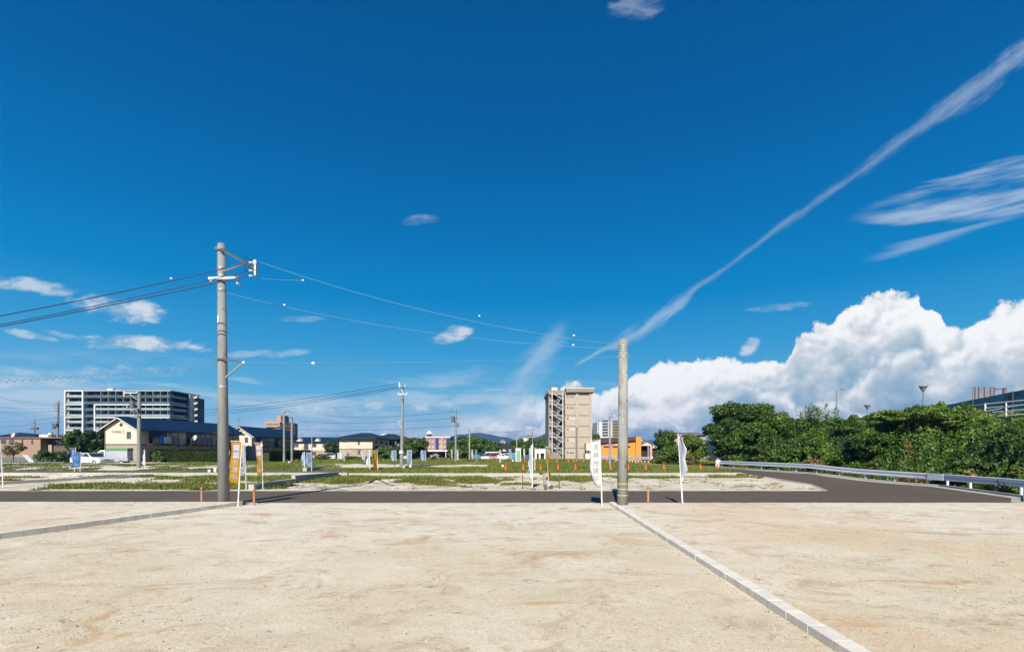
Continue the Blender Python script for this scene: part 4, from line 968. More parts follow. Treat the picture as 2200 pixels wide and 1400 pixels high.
def gable_house(label, x, y, z, rzz, Wd, L, ev, rd, dishes=(), front_txt=None, balc=(), hip_end=False, vent=True, fw=True):
    """long two-storey block of flats; its gable faces the camera (local -y), the long side faces right (local +x)"""
    r = bld('apartment_house', label, x, y, z, rzz)
    mid = ev * 0.56
    b = LB(); b.box(0, Wd, 0, L, mid, ev); b.add([(0, 0, ev), (Wd, 0, ev), (Wd / 2, 0, rd - .12)], [(0, 1, 2)]); b.add([(0, L, ev), (Wd, L, ev), (Wd / 2, L, rd - .12)], [(0, 2, 1)]); b.build('upper_wall', cream, r)
    b = LB(); b.box(.01, Wd - .01, .01, L - .01, -.3, mid - .12); b.build('lower_wall', tan_w, r)
    b = LB(); b.box(-.03, Wd + .03, -.03, L + .03, mid - .12, mid); b.build('band', band_m, r)
    o = .75; sl = (rd - ev) / (Wd / 2); et = ev - o * sl
    b = LB()
    for sx in (0, 1):
        xe = -o if sx == 0 else Wd + o
        b.prism([(xe, -.5, et), (Wd / 2, -.5, rd), (Wd / 2, -.5, rd + .13), (xe, -.5, et + .13)], (0, L + 1.0, 0))
    b.build('roof', blue_roof, r)
    b = LB()
    b.prism([(-o, -.52, et - .02), (Wd / 2, -.52, rd - .02), (Wd / 2, -.52, rd - .17), (-o, -.52, et - .17)], (0, .06, 0)); b.prism([(Wd + o, -.52, et - .02), (Wd / 2, -.52, rd - .02), (Wd / 2, -.52, rd - .17), (Wd + o, -.52, et - .17)], (0, .06, 0)); b.build('bargeboard', trimw, r)
    b = LB(); b.box(Wd + o - .02, Wd + o + .1, -.5, L + .5, et - .04, et + .1); b.build('gutter', band_m, r)
    b = LB(); b.cyl((.12, -.07, ev - .2), (.12, -.07, 1.2), .04, n=6); b.build('downpipe', M('brown_pipe', (.2, .13, .1), .6), r)
    for t in np.arange(L * .34, L, L * .33):
        b = LB(); b.cyl((Wd + .06, float(t), ev - .1), (Wd + .06, float(t), 0), .035, n=6); b.build('downpipe', band_m, r)
    if vent:
        b = LB(); c = Wd / 2 + .1; b.prism([(c - .22, -.04, ev + .18), (c + .22, -.04, ev + .18), (c + .22, -.04, ev + .52), (c, -.04, ev + .68), (c - .22, -.04, ev + .52)], (0, .06, 0)); b.build('vent', band_m, r)
    if fw:
        window(r, (Wd * .70, 0, ev * .70), (1, 0), .62, .95, mull=0); window(r, (Wd * .70, 0, ev * .18), (1, 0), .62, .95, gl=glass_pale, mull=0)
    if front_txt: sign_text(r, front_txt, (Wd * .43, -.03, ev * .885), .46, ink)
    for (t, wb) in balc:
        # balcony floor, rail and infill panel, the wide window behind it
        b = LB(); b.box(Wd, Wd + 1.0, t, t + wb, mid - .1, mid + .02); b.build('balcony_floor', band_m, r)
        b = LB(); b.box(Wd + .98, Wd + 1.03, t, t + wb, mid + 1.0, mid + 1.07); b.box(Wd, Wd + 1.0, t + wb - .05, t + wb, mid + 1.0, mid + 1.07)
        for q_ in np.linspace(t, t + wb - .06, 5): b.box(Wd + .96, Wd + 1.02, float(q_), float(q_) + .06, mid, mid + 1.0)
        for z_ in (0,): b.box(Wd + .92, Wd + .98, t + wb - .08, t + wb, z_, mid)
        b.build('balcony_rail', band_m, r)
        b = LB(); b.box(Wd + .985, Wd + 1.0, t + .06, t + wb - .06, mid + .08, mid + .95); b.build('balcony_panel', M('smoked_panel', (0.10, 0.13, 0.13), .35, .2, 2, spec=.5), r)
        window(r, (Wd, t + .3, mid + .1), (0, 1), wb * .36, 1.75, gl=glass); window(r, (Wd, t + wb * .50, mid + .65), (0, 1), wb * .4, 1.15, gl=glass_pale)
        window(r, (Wd, t + .3, .1), (0, 1), wb * .36, 1.75, gl=glass); window(r, (Wd, t + wb * .50, .7), (0, 1), wb * .4, 1.1, gl=glass)
    return r
RZ1 = -math.radians(8.6)
H1 = gable_house('cream and tan apartment house lettered FLORAL C, blue roof, behind the white car', -55.7, 70, -0.1, RZ1, 5.0, 20.5, 5.05, 6.45, front_txt='FLORAL C', balc=((1.6, 4.6), (8.3, 4.6), (14.8, 4.4)))
H2 = gable_house('second blue-roofed cream apartment house, behind the gold flags', -53.0, 96, -0.1, RZ1 * .6, 4.4, 15.5, 4.95, 6.4, balc=((1.2, 4.4), (7.4, 4.4)))
def h1p(x, y, z):
    return Vector((-55.7, 70, -0.1)) + Matrix.Rotation(RZ1, 3, 'Z') @ Vector((x, y, z))
# laundry and dish on the first house's balcony
for i, (t, c, lb) in enumerate(((2.7, (.02, .16, .50), 'bright blue towel drying on the apartment balcony'), (3.35, (.42, .50, .66), 'pale blue-white towel drying on the balcony'), (4.0, (.42, .42, .26), 'beige towel drying on the balcony, right of the others'))):
    b = MB(); p0, p1 = h1p(6.08, t, 3.85), h1p(6.08, t + .58, 3.85)
    b.prism([p0, p1, p1 - Vector((0, 0, .85)), p0 - Vector((0, 0, .85))], (.02, -.02, 0)); b.box(p0.x - .02, p0.x + .05, p0.y, p0.y + .03, p0.z - .02, p0.z + .02)
    tag(b.build('towel', M('towel_' + str(i), c, .9, .08, 3)), lb, 'towel')
b = MB(); p = h1p(6.06, 1.6, 4.55)
for k in range(7):
    q_ = h1p(6.0, 1.0 + k * .42, 4.55); b.prism([q_, q_ + Vector((.06, .34, 0)), q_ + Vector((.05, .3, -.75 - .1 * (k % 3))), q_ + Vector((-.02, .04, -.7))], (.03, -.03, 0))
p0, p1 = h1p(6.0, .8, 4.58), h1p(6.0, 4.2, 4.58); b.bar(p0, p1, .03)
tag(b.build('laundry', M('navy_cloth', (0.015, 0.02, 0.06), .9)), 'row of dark navy clothes on a pole above the towels', 'laundry')
def dish(label, c, rr, aim=(-.3, -1, .4)):
    a = Vector(aim).normalized(); up = Vector((0, 0, 1)); s = a.cross(up).normalized(); u = s.cross(a); b = MB(); vs = [Vector(c) - a * rr * .3]
    for k in (0.5, 1.0):
        for i in range(14): t = 2 * math.pi * i / 14; vs.append(Vector(c) + (s * math.cos(t) + u * math.sin(t)) * rr * k - a * rr * .3 * (1 - k * k))
    b.add(vs, [(0, 1 + i, 1 + (i + 1) % 14) for i in range(14)] + [(1 + i, 15 + i, 15 + (i + 1) % 14, 1 + (i + 1) % 14) for i in range(14)])
    b.cyl(Vector(c) - a * rr * .3, Vector(c) - a * rr * .3 - Vector((0, -.15, .5)), .03, n=6); b.cyl(Vector(c) - u * rr, Vector(c) + a * rr, .015, n=5)
    return tag(b.build('satellite_dish', white_d, smooth=True), label, 'satellite dish')
dish('round white satellite dish on the second balcony of the FLORAL C house', tuple(h1p(6.15, 8.9, 3.9)), .42)
dish('white satellite dish on the flat roof at far left', (px2x(28, 80), 80, py2z(934, 80)), .36)

# FLORAL A: hip-roofed house, and the long block with dormers
def hip_house(name, label, x, y, z, W_, D_, ev, rd, roofm, upm, lowm, ov=.6, split=.52, rzz=0.0, ridge=.3):
    r = bld(name, label, x, y, z, rzz); mid = ev * split
    b = LB(); b.box(0, W_, 0, D_, mid, ev); b.build('upper_wall', upm, r)
    b = LB(); b.box(.01, W_ - .01, .01, D_ - .01, -.4, mid - .1); b.build('lower_wall', lowm, r)
    b = LB(); b.box(-.03, W_ + .03, -.03, D_ + .03, mid - .1, mid); b.build('band', band_m, r)
    b = LB(); rl = W_ * ridge / 2; cx, cy = W_ / 2, D_ / 2
    b.add([(-ov, -ov, ev - .12), (W_ + ov, -ov, ev - .12), (W_ + ov, D_ + ov, ev - .12), (-ov, D_ + ov, ev - .12), (-ov, -ov, ev + .06), (W_ + ov, -ov, ev + .06), (W_ + ov, D_ + ov, ev + .06), (-ov, D_ + ov, ev + .06), (cx - rl, cy, rd), (cx + rl, cy, rd)],
          [(0, 3, 2, 1), (0, 1, 5, 4), (1, 2, 6, 5), (2, 3, 7, 6), (3, 0, 4, 7), (4, 5, 9, 8), (5, 6, 9), (6, 7, 8, 9), (7, 4, 8)]); b.build('roof', roofm, r)
    return r
H4 = hip_house('apartment_house', 'hip-roofed cream and tan house lettered FLORAL A with a T-shaped vent, centre left', px2x(729, 108), 108, -.1, px2x(800, 108) - px2x(729, 108), 15, 4.55, 5.95, dk_roof, cream, tan_w, ov=1.0)
w4 = px2x(800, 108) - px2x(729, 108)
sign_text(H4, 'FLORAL A', (w4 * .17, -.03, 3.75), .26, ink); window(H4, (w4 * .56, 0, 3.15), (1, 0), .4, .85, mull=0)
b = LB(); b.box(w4 * .54, w4 * .66, -.06, .0, 2.0, 2.12); b.box(w4 * .575, w4 * .625, -.06, .0, 1.2, 2.0); b.build('vent', band_m, H4)
b = LB(); b.cyl((w4 * .12, -.02, -.4), (w4 * .12, -.04, 1.5), 1.25, 1.2, 20); b.build('arch_panel', M('pale_arch', (0.422, 0.381, 0.340), .8), H4)
for k in range(3):
    b = LB(); b.box(w4, w4 + 1.0, 1.5 + k * 4.4, 4.6 + k * 4.4, 2.2, 2.35); b.box(w4 + .95, w4 + 1.0, 1.5 + k * 4.4, 4.6 + k * 4.4, 2.35, 3.2); b.build('balcony', M('smoked_panel', (0, 0, 0)), H4); window(H4, (w4, 1.8 + k * 4.4, 2.4), (0, 1), 2.4, 1.7)
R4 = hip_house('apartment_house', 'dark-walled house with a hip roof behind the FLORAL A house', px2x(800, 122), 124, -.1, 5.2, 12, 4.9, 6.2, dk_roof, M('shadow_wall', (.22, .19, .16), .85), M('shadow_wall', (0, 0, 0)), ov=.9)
for k in range(2): window(R4, (.6 + k * 2.2, 0, 2.9), (1, 0), 1.5, 1.2); window(R4, (.6 + k * 2.2, 0, .3), (1, 0), 1.5, 1.7)
b = MB(); b.box(px2x(820, 130), px2x(832, 130), 130, 132, py2z(942, 130), py2z(932, 130)); b.box(px2x(820.3, 130), px2x(831.7, 130), 130.1, 131.9, py2z(943.5, 130), py2z(942, 130)); tag(b.build('water_tank', white_d), 'white box tank on the roof behind the FLORAL A house', 'tank')
y3 = 140; x3a, x3b = px2x(629, y3), px2x(721, y3)
H3 = bld('apartment_house', 'long cream apartment block with two white triangular dormers on its blue roof', x3a, y3, -.1); w3 = x3b - x3a
b = LB(); b.box(0, w3, 0, 8, 2.0, 4.35); b.build('upper_wall', cream, H3)
b = LB(); b.box(.01, w3 - .01, .01, 7.9, -.5, 1.95); b.build('lower_wall', tan_w, H3); b = LB(); b.box(-.02, w3 + .02, -.03, 8, 1.95, 2.0); b.build('band', band_m, H3)
b = LB(); b.add([(-.7, -.7, 4.25), (w3 + .7, -.7, 4.25), (w3 + .7, 8.7, 4.25), (-.7, 8.7, 4.25), (.8, 4, 5.75), (w3 - .8, 4, 5.75)], [(0, 3, 2, 1), (0, 1, 5, 4), (1, 2, 5), (2, 3, 4, 5), (3, 0, 4)]); b.build('roof', blue_roof, H3)
for px in (644, 682.5):
    xx = px2x(px, y3) - x3a; b = LB(); b.prism([(xx - .72, -.5, 4.5), (xx + .72, -.5, 4.5), (xx, -.5, 5.35)], (0, 2.0, 0)); b.build('dormer', M('dormer_white', (0.490, 0.476, 0.435), .8), H3)
for px, zz, ww, hh in ((637, 2.9, 1.1, .9), (658, 2.35, 1.2, 1.6), (675.5, 2.9, 1.1, .9), (697, 2.9, 1.3, .9), (637, .75, 1.1, .9), (675, .75, 1.1, .9), (697, .7, 1.3, 1.0)):
    window(H3, (px2x(px, y3) - x3a - ww / 2, 0, zz), (1, 0), ww, hh, gl=glass_pale if ww > 1.2 else glass)
for px in (652, 704):
    xx = px2x(px, y3) - x3a; b = LB(); b.box(xx, xx + 1.6, -1.0, 0, 2.0, 2.1)
    for k in range(9): b.box(xx + k * .19, xx + k * .19 + .04, -1.0, -.96, 2.1, 2.9)
    b.box(xx, xx + 1.6, -1.0, -.95, 2.9, 2.96); b.build('balcony', band_m, H3)
b = LB(); b.box(px2x(650, y3) - x3a, px2x(663, y3) - x3a, -.05, .0, -.4, 1.9); b.build('entrance', M('dark_recess', (.03, .02, .018), .9), H3)
# houses further on
H5 = hip_house('house', 'white house with a brown hip roof, left of the concrete pole', px2x(835, 125), 125, -.1, 4.7, 9, 4.2, 5.6, brown_roof, M('white_wall', (0.449, 0.408, 0.367), .85), M('white_wall', (0, 0, 0)), ov=.7)
for k in (.6, 3.1): window(H5, (k, 0, 2.9), (1, 0), 1.0, .7)
window(H5, (2.8, 0, .9), (1, 0), 1.3, 1.0, gl=glass_pale)
H5b = hip_house('house', 'low house with a red-brown roof just right of the concrete pole', px2x(869, 140), 140, -.1, 3.6, 9, 4.2, 5.6, M('red_brown_roof', (.16, .06, .04), .8), M('white_wall', (0, 0, 0)), tan_w, ov=.6)
window(H5b, (.5, 0, 2.8), (1, 0), .9, .7)
# orange and navy painted block with a white canopy
y7 = 150; X7 = lambda p: px2x(p, y7) - px2x(915, y7)
H7 = bld('painted_building', 'building striped orange, pink and navy with a white canopy, seen between trees', px2x(915, y7), y7, -.1, cat='building')
org = M('pale_orange_wall', (0.462, 0.299, 0.136), .8); pnk = M('pink_wall', (0.306, 0.163, 0.136), .8, .2, 1.5); nvy = M('navy_wall', (0.014, 0.027, 0.136), .7)
b = LB(); b.box(0, X7(967), 0, 9, -.4, 5.7); b.build('wall', pnk, H7)
b = LB(); b.box(X7(915) - .2, X7(968), -.3, 9.2, 5.7, 6.1); b.build('roof', M('pale_roof_edge', (0.490, 0.449, 0.354), .8), H7)
for a_, c_ in ((916, 918.5), (948, 951)): b = LB(); b.box(X7(a_), X7(c_), -.25, 0, -.4, 5.7); b.build('pilaster', org, H7)
b = LB(); b.box(X7(959), X7(967.5), -.2, 0, 2.3, 5.7); b.build('panel', nvy, H7); b = LB(); b.box(X7(936), X7(942), -.2, 0, 2.3, 5.7); b.build('panel', nvy, H7)
for fz in (2.6, 4.2):
    for a_ in (921, 928, 943, 953.5): window(H7, (X7(a_), 0, fz), (1, 0), .62, .9, gl=glass_pale, mull=0)
b = LB(); b.box(X7(919), X7(964), -3.2, 0, 1.75, 2.1); b.build('canopy', white_p, H7)
for a_ in (921, 960): b = LB(); b.box(X7(a_), X7(a_) + .2, -3.1, -2.9, -.4, 1.75); b.build('post', white_d, H7)
b = LB(); b.cyl((X7(920), 2, 6.1), (X7(920), 2, 6.9), .7, .7, 8); b.build('cupola', M('navy_wall', (0, 0, 0)), H7); b = LB(); b.cyl((X7(920), 2, 6.9), (X7(920), 2, 7.9), 1.0, .1, 8); b.build('cupola_roof', white_p, H7)
# black-roofed house
r = bld('house', 'low house with a big black sloping roof and a small cream gable, before the woods', px2x(1078, 118), 118, -.3)
b = LB(); b.add([(.2, 0, 2.4), (3.4, 0, 1.9), (3.4, 7, 1.9), (-.6, 7, 3.2), (-.7, -.3, 3.6), (2.2, -.3, 3.55), (3.6, -.3, 2.0), (.5, -.3, 2.0)], [(4, 7, 6, 5), (4, 5, 2, 3), (5, 6, 1, 2), (7, 4, 3, 0)]); b.build('roof', M('black_roof', (.012, .012, .016), .6), r)
b = LB(); b.box(.4, 3.3, .2, 6.5, -.2, 2.1); b.build('wall', M('shadow_wall', (0, 0, 0)), r); b = LB(); b.prism([(.1, -.32, 2.0), (1.2, -.32, 2.0), (.45, -.32, 2.55)], (0, .1, 0)); b.build('gable', cream, r); window(r, (1.4, .2, .4), (1, 0), .9, .8)
# white garage left of the beige block
r = bld('garage', 'white garage with an open bay beside the beige block', px2x(1150, 112), 112, -.2, cat='garage')
b = LB(); b.box(0, .35, 0, 5, -.1, 2.2); b.box(.75, 1.15, 0, 5, -.1, 2.2); b.box(1.95, 2.25, 0, 5, -.1, 2.2); b.box(0, 2.25, -.02, 5, 1.45, 2.35); b.box(0, 2.25, 4.8, 5, -.1, 2.2); b.build('wall', M('bright_white_wall', (0.530, 0.530, 0.517), .8), r)
b = LB(); b.box(-.1, 2.35, -.15, 5.1, 2.35, 2.5); b.build('roof', white_d, r); b = LB(); b.box(1.2, 1.9, .5, 4, -.1, .8); b.box(1.3, 1.8, .6, 3.5, .8, 1.1); b.build('bin', M('dark_recess', (0, 0, 0)), r)

# ---- the six-storey beige block with the outside stairs
yb = 120; XB = lambda p: px2x(p, yb); x0b = XB(1180)
B1 = bld('beige_apartment_block', 'beige six-storey block of flats with a white zigzag fire stair up its left side', x0b, yb, -.2, cat='apartment building')
beige = M('beige_wall', (.345, .292, .228), .85, .05, .8); beige_d = M('beige_trim', (.22, .18, .15), .85, .05, .8); tile_g = M('grey_tile_wall', (0.204, 0.170, 0.156), .8, .2, 5)
stw = M('stair_white', (.42, .41, .40), .5, .05); recess = M('dark_recess', (0, 0, 0))
lx = lambda p: XB(p) - x0b; ZT = py2z(843, yb) + .2; fz = [py2z(p, yb) + .2 for p in (988, 961.5, 938, 914.5, 891.5, 868, 843)]
b = LB(); b.box(lx(1214), lx(1272), 0, 14, -.2, ZT); b.build('wall', beige, B1)
b = LB(); b.box(lx(1180), lx(1214), 3.0, 14, -.2, ZT - .2); b.build('wall', tile_g, B1)
b = LB(); b.box(lx(1184), lx(1213), 2.9, 3.0, -.2, ZT - .3); b.build('stair_recess', recess, B1)
b = LB(); b.box(lx(1179), lx(1184), .8, 3.0, -.2, ZT - .2); b.build('wall_end', tile_g, B1)
b = LB(); b.box(lx(1215), lx(1276), -.9, 15, ZT, ZT + .85); b.build('roof', beige_d, B1)
b = LB(); b.box(lx(1214.8), lx(1276.2), -.95, 15.1, ZT + .85, ZT + 1.0); b.build('roof_edge', white_d, B1)
b = LB(); b.box(lx(1177), lx(1213.5), .3, 14, ZT - .2, ZT + .55); b.build('roof', beige_d, B1)
b = LB(); b.box(lx(1187), lx(1200), 3, 8, ZT + .55, ZT + 1.6); b.build('roof_house', M('cream_box', (0.503, 0.462, 0.354), .8), B1)
b = LB()
for p in (1184, 1193, 1203): b.cyl((lx(p), 3, ZT + .5), (lx(p), 3, ZT + 2.3), .04, n=5)
b.bar((lx(1183), 3, ZT + 2.2), (lx(1204), 3, ZT + 2.2), .05); b.cyl((lx(1205), 3, ZT + .5), (lx(1205), 3, ZT + 4.0), .03, n=5); b.build('antenna', M('dark_metal', (0, 0, 0)), B1)
for a_, c_ in ((1236.7, 1242.6), (1265.5, 1271.5)): b = LB(); b.box(lx(a_), lx(c_), -.35, 0, -.2, ZT); b.build('pilaster', beige, B1)
for i in range(1, 6):
    for a_, c_ in ((1214.5, 1236.6), (1242.7, 1265.4)): b = LB(); b.box(lx(a_), lx(c_), -.10, 0.0, fz[i] - .09, fz[i] + .06); b.build('floor_band', beige_d, B1)
for i in range(6):
    z = fz[i] + 1.5; window(B1, (lx(1222.5), 0, z), (1, 0), 1.35, .5, frm=frame_w, gl=glass_pale if i in (1, 2, 3) else glass, mull=1)
    b = LB(); b.box(lx(1218.7), lx(1221), -.22, 0, z + .18, z + .46); b.build('hood', M('hood', (.08, .06, .05), .5), B1)
    if i: b = LB(); b.box(lx(1272), lx(1273.6), 1.0, 12, fz[i] - .1, fz[i] + .95); b.build('balcony', M('balcony_grey', (0.190, 0.163, 0.163), .8), B1)
for i in range(1, 7):
    zf = fz[i] if i < 6 else ZT - .3
    b = LB(); b.box(lx(1180.5), lx(1211), -.05, 1.0, zf - .12, zf); b.build('landing', stw, B1)
# two flights per storey with their railings
for i in range(6):
    z0 = fz[i]; z1 = fz[i + 1] if i < 5 else ZT - .3; zm = (z0 + z1) / 2 + .1
    if i == 0: z0 += 0
    for k, (xa, za, xb_, zb, yy0) in enumerate(((lx(1196), z0, lx(1206), zm, .45), (lx(1206), zm, lx(1190), z1, 0.0))):
        b = LB(); b.prism([(xa, yy0, za - .12), (xb_, yy0, zb - .12), (xb_, yy0, zb + .06), (xa, yy0, za + .06)], (0, .06, 0)); b.prism([(xa, yy0, za + .95), (xb_, yy0, zb + .95), (xb_, yy0, zb + 1.03), (xa, yy0, za + 1.03)], (0, .05, 0))
        nst = 7
        for s in range(nst):
            t = (s + .5) / nst; xx = xa + (xb_ - xa) * t; zz = za + (zb - za) * t; b.box(xx - .08, xx + .08, yy0, yy0 + .4, zz - .02, zz + .02); b.box(xx - .015, xx + .015, yy0, yy0 + .03, zz, zz + 1.0)
        b.build('stair_flight', stw, B1)
    b = LB(); b.box(lx(1206), lx(1211.5), -.02, 1.0, zm - .1, zm)
    for s in range(6): xx = lx(1206) + s * (lx(1211.5) - lx(1206)) / 5; b.box(xx - .015, xx + .015, -.03, 0, zm, zm + 1.0)
    b.box(lx(1206), lx(1211.5), -.04, 0.01, zm + .95, zm + 1.03); b.build('half_landing', stw, B1)
    if i:
        b = LB(); 
        for s in range(9): xx = lx(1181) + s * (lx(1191) - lx(1181)) / 8; b.box(xx - .015, xx + .015, -.03, 0, fz[i], fz[i] + 1.0)
        b.box(lx(1180.5), lx(1191), -.05, 0.01, fz[i] + .95, fz[i] + 1.04); b.build('landing_rail', stw, B1)
for p in (1186, 1209): b = LB(); b.box(lx(p) - .12, lx(p) + .12, -.32, -.1, -.2, ZT + .1); b.build('stair_post', stw, B1)
b = LB(); b.prism([(lx(1177), -.6, -.2), (lx(1206), -.6, -.2), (lx(1206), -.6, .6), (lx(1198), -.6, 1.75), (lx(1186), -.6, 1.75), (lx(1180), -.6, .9)], (0, .4, 0)); b.build('stair_foot_wall', M('beige_trim', (0, 0, 0)), B1)
b = LB(); b.box(lx(1171), lx(1183), -1.5, 3, 2.6, 3.1); b.box(lx(1174), lx(1182), -1.2, 3, -.2, 2.6); b.build('annex', M('annex_tan', (0.245, 0.197, 0.163), .85), B1)
# white billboard-like box and wall beside it
r = bld('white_shed', 'white two-part shed with a dark slit, at the right foot of the beige block', XB(1247), yb - 8, -.1, cat='shed')
b = LB(); b.box(.2, 2.7, 0, 3, 1.95, 3.6); b.build('upper_wall', M('cream_box', (0, 0, 0)), r); b = LB(); b.box(.0, 2.9, .1, 3, -.3, 1.35); b.build('lower_wall', M('shed_white', (0.476, 0.449, 0.381), .8, .12, 3), r)
b = LB(); b.box(.1, 2.8, .05, 3, 1.35, 1.45); b.build('ledge', beige_d, r); b = LB(); b.box(.3, 2.7, .3, 2.9, 1.45, 1.95); b.build('slit', recess, r)
for k in range(5): b = LB(); b.box(.35 + k * .52, .42 + k * .52, .1, .2, 1.45, 1.95); b.build('strut', white_d, r)

# ---- orange building
yo = 98; XO = lambda p: px2x(p, yo); x0 = XO(1284)
r = bld('orange_building', 'bright orange building with a brown sloping roof, behind the short concrete pole', x0, yo, -.2, cat='building')
orw = M('orange_wall', (.52, .22, .035), .8, .05, 1); l = lambda p: XO(p) - x0; zz = lambda p: py2z(p, yo) + .2
b = LB(); b.prism([(l(1287), 0, -.3), (l(1365), 0, -.3), (l(1365), 0, zz(944)), (l(1287), 0, zz(949))], (0, 8, 0)); b.build('wall', orw, r)
b = LB(); b.prism([(l(1365), -.5, -.3), (l(1376), -.5, -.3), (l(1376), -.5, zz(938)), (l(1365), -.5, zz(937.5))], (0, 8.5, 0)); b.build('end_wall', orw, r)
b = LB(); b.add([(l(1283), -.6, zz(950)), (l(1364.5), -.6, zz(944)), (l(1364.5), 5, zz(937.5)), (l(1284), 5, zz(939)), (l(1283), -.6, zz(951.5)), (l(1364.5), -.6, zz(945.5))], [(0, 1, 2, 3), (4, 5, 1, 0)]); b.build('roof', brown_roof, r)
for a_, c_ in ((1297, 1308), (1316, 1329), (1346, 1353)):
    window(r, (l(a_), 0, zz(957.5)), (1, 0), l(c_) - l(a_), .52, frm=M('red_frame', (.3, .04, .02), .6), gl=glass_pale)
    b = LB(); b.box(l(a_) - .05, l(c_) + .05, -.25, 0, zz(959.6), zz(958)); b.build('awning', M('red_frame', (0, 0, 0)), r)
b = LB(); b.box(l(1287), l(1291), -.06, 0, zz(968), zz(952)); b.build('door', M('red_frame', (0, 0, 0)), r)
b = LB(); b.box(l(1286), l(1345), -.5, -.3, -.3, .9); b.build('garden_wall', M('grey_garden_wall', (.34, .31, .27), .9), r)
# far block of flats behind the orange building
y9 = 255; X9 = lambda p: px2x(p, y9) - px2x(1283, y9); Z9 = lambda p: py2z(p, y9)
r = bld('white_tower_block', 'white and brown block of flats far behind the orange building', px2x(1283, y9), y9, 0, cat='apartment building')
b = LB(); b.box(0, X9(1315), 0, 14, 0, Z9(906)); b.build('wall', M('far_white', (0.449, 0.449, 0.449), .8), r); b = LB(); b.box(X9(1315), X9(1329), 0, 14, 0, Z9(905)); b.build('wall', M('far_brown', (.28, .17, .09), .8), r)
for i in range(6):
    z = Z9(939 - i * 6.1); b = LB(); b.box(X9(1294), X9(1306), -.4, 0, z + .7, z + 1.5); b.build('balcony_gap', M('far_dark', (.05, .05, .07), .7), r)
    window(r, (X9(1284.5), 0, z + .5), (1, 0), .5, .9, mull=0); window(r, (X9(1308), 0, z + .5), (1, 0), 1.0, .9, mull=0); window(r, (X9(1317), 0, z + .4), (1, 0), 1.6, 1.0, mull=1); window(r, (X9(1323), 0, z + .4), (1, 0), 1.0, 1.0, mull=0)
# white gabled house with a pink pillar
y10 = 104; l = lambda p: px2x(p, y10) - px2x(1377, y10); zz = lambda p: py2z(p, y10) + .1
r = bld('white_gabled_house', 'white gabled house with an open porch and a pink pillar, left of the dark trees', px2x(1377, y10), y10, -.1)
wh = M('white_wall', (0, 0, 0))
b = LB(); b.prism([(l(1377), 0, zz(957)), (l(1400), 0, zz(957)), (l(1400), 0, zz(953)), (l(1389), 0, zz(947)), (l(1377), 0, zz(952))], (0, 7, 0)); b.build('gable', wh, r)
b = LB(); b.prism([(l(1374), -.3, zz(953.5)), (l(1389), -.3, zz(945.6)), (l(1389), -.3, zz(947.2)), (l(1374), -.3, zz(955))], (0, 7.5, 0)); b.prism([(l(1403), -.3, zz(953.5)), (l(1389.1), -.3, zz(945.6)), (l(1389.1), -.3, zz(947.2)), (l(1403), -.3, zz(955))], (0, 7.5, 0)); b.build('roof', M('grey_roof', (.16, .15, .16), .8), r)
b = LB(); b.box(l(1378), l(1399), 1.5, 6, -.3, zz(957)); b.build('porch_recess', recess, r)
b = LB(); b.box(l(1396.5), l(1401), -.05, 1, -.3, zz(957)); b.build('pillar', M('pink_pillar', (.50, .25, .24), .8), r); b = LB(); b.box(l(1392), l(1393), .0, .2, -.3, zz(957)); b.build('pillar', white_d, r)
b = LB(); b.box(l(1401), l(1416), .5, 6, zz(962), zz(955.5)); b.build('side_wall', wh, r); b = LB(); b.box(l(1401), l(1416), 1.2, 6, -.3, zz(962)); b.build('carport', recess, r); b = LB(); b.box(l(1413), l(1414), .5, .7, -.3, zz(962)); b.build('pillar', white_d, r)
b = LB(); b.prism([(l(1384), 8, zz(949)), (l(1415), 8, zz(949)), (l(1401), 8, zz(943))], (0, 6, 0)); b.build('rear_roof', M('pale_tile_roof', (.55, .52, .46), .8), r)
y11 = 128; r = bld('house', 'wide dark grey roof with small dormers behind the yellow-green bush', px2x(1452, y11), y11, 0); l = lambda p: px2x(p, y11) - px2x(1452, y11)
b = LB(); b.add([(l(1448), 0, py2z(935, y11)), (l(1520), 0, py2z(934.5, y11)), (l(1512), 5, py2z(926.5, y11)), (l(1458), 5, py2z(927.5, y11)), (l(1448), 10, py2z(935, y11)), (l(1520), 10, py2z(935, y11))], [(0, 1, 2, 3), (3, 2, 5, 4), (0, 3, 4), (1, 5, 2)]); b.build('roof', M('charcoal_roof', (.13, .12, .13), .8), r)
b = LB(); b.box(l(1450), l(1518), .6, 9.4, -.5, py2z(935, y11)); b.build('wall', tan_w, r)
for p in (1461, 1487): b = LB(); b.box(l(p), l(p + 7), 2.2, 3.2, py2z(932, y11), py2z(929.6, y11)); b.build('dormer', band_m, r)
for p in (1460, 1480, 1500): window(r, (l(p), .6, 3.2), (1, 0), 1.2, 1.0)

# ---- the long modern block of flats at far left
ym = 240; XM = lambda p: px2x(p, ym); xm = XM(140); l = lambda p: XM(p) - xm; ld = lambda p, dp: px2x(p, ym + dp) - xm
Mn = bld('modern_apartment_block', 'long modern ten-storey block of flats with white frames and glass balconies, far left', xm, ym, 0, cat='apartment building')
mdk = M('mansion_dark', (0.035, 0.045, 0.06), .7, .3, .15); mw = M('mansion_white', (0.558, 0.558, 0.544), .7, .03); mg = M('glass_balustrade', (.26, .32, .32), .25, .15, .12, spec=.6); mgd = M('dark_balustrade', (.06, .10, .12), .25, .25, .12, spec=.6); mgr = M('mansion_grey', (.34, .32, .30), .8)
fl = [839.5 + 13.75 * i for i in range(10)]; Z = lambda p: py2z(p, ym)
b = LB(); b.box(l(141), l(366), 2.2, 16, 0, Z(840)); b.build('wall', mdk, Mn)
b = LB(); b.prism([(l(366), 2.2, 0), (ld(407, 15), 15, 0), (ld(407, 15), 22, 0), (l(366), 22, 0)], (0, 0, Z(840))); b.build('wall', mdk, Mn)
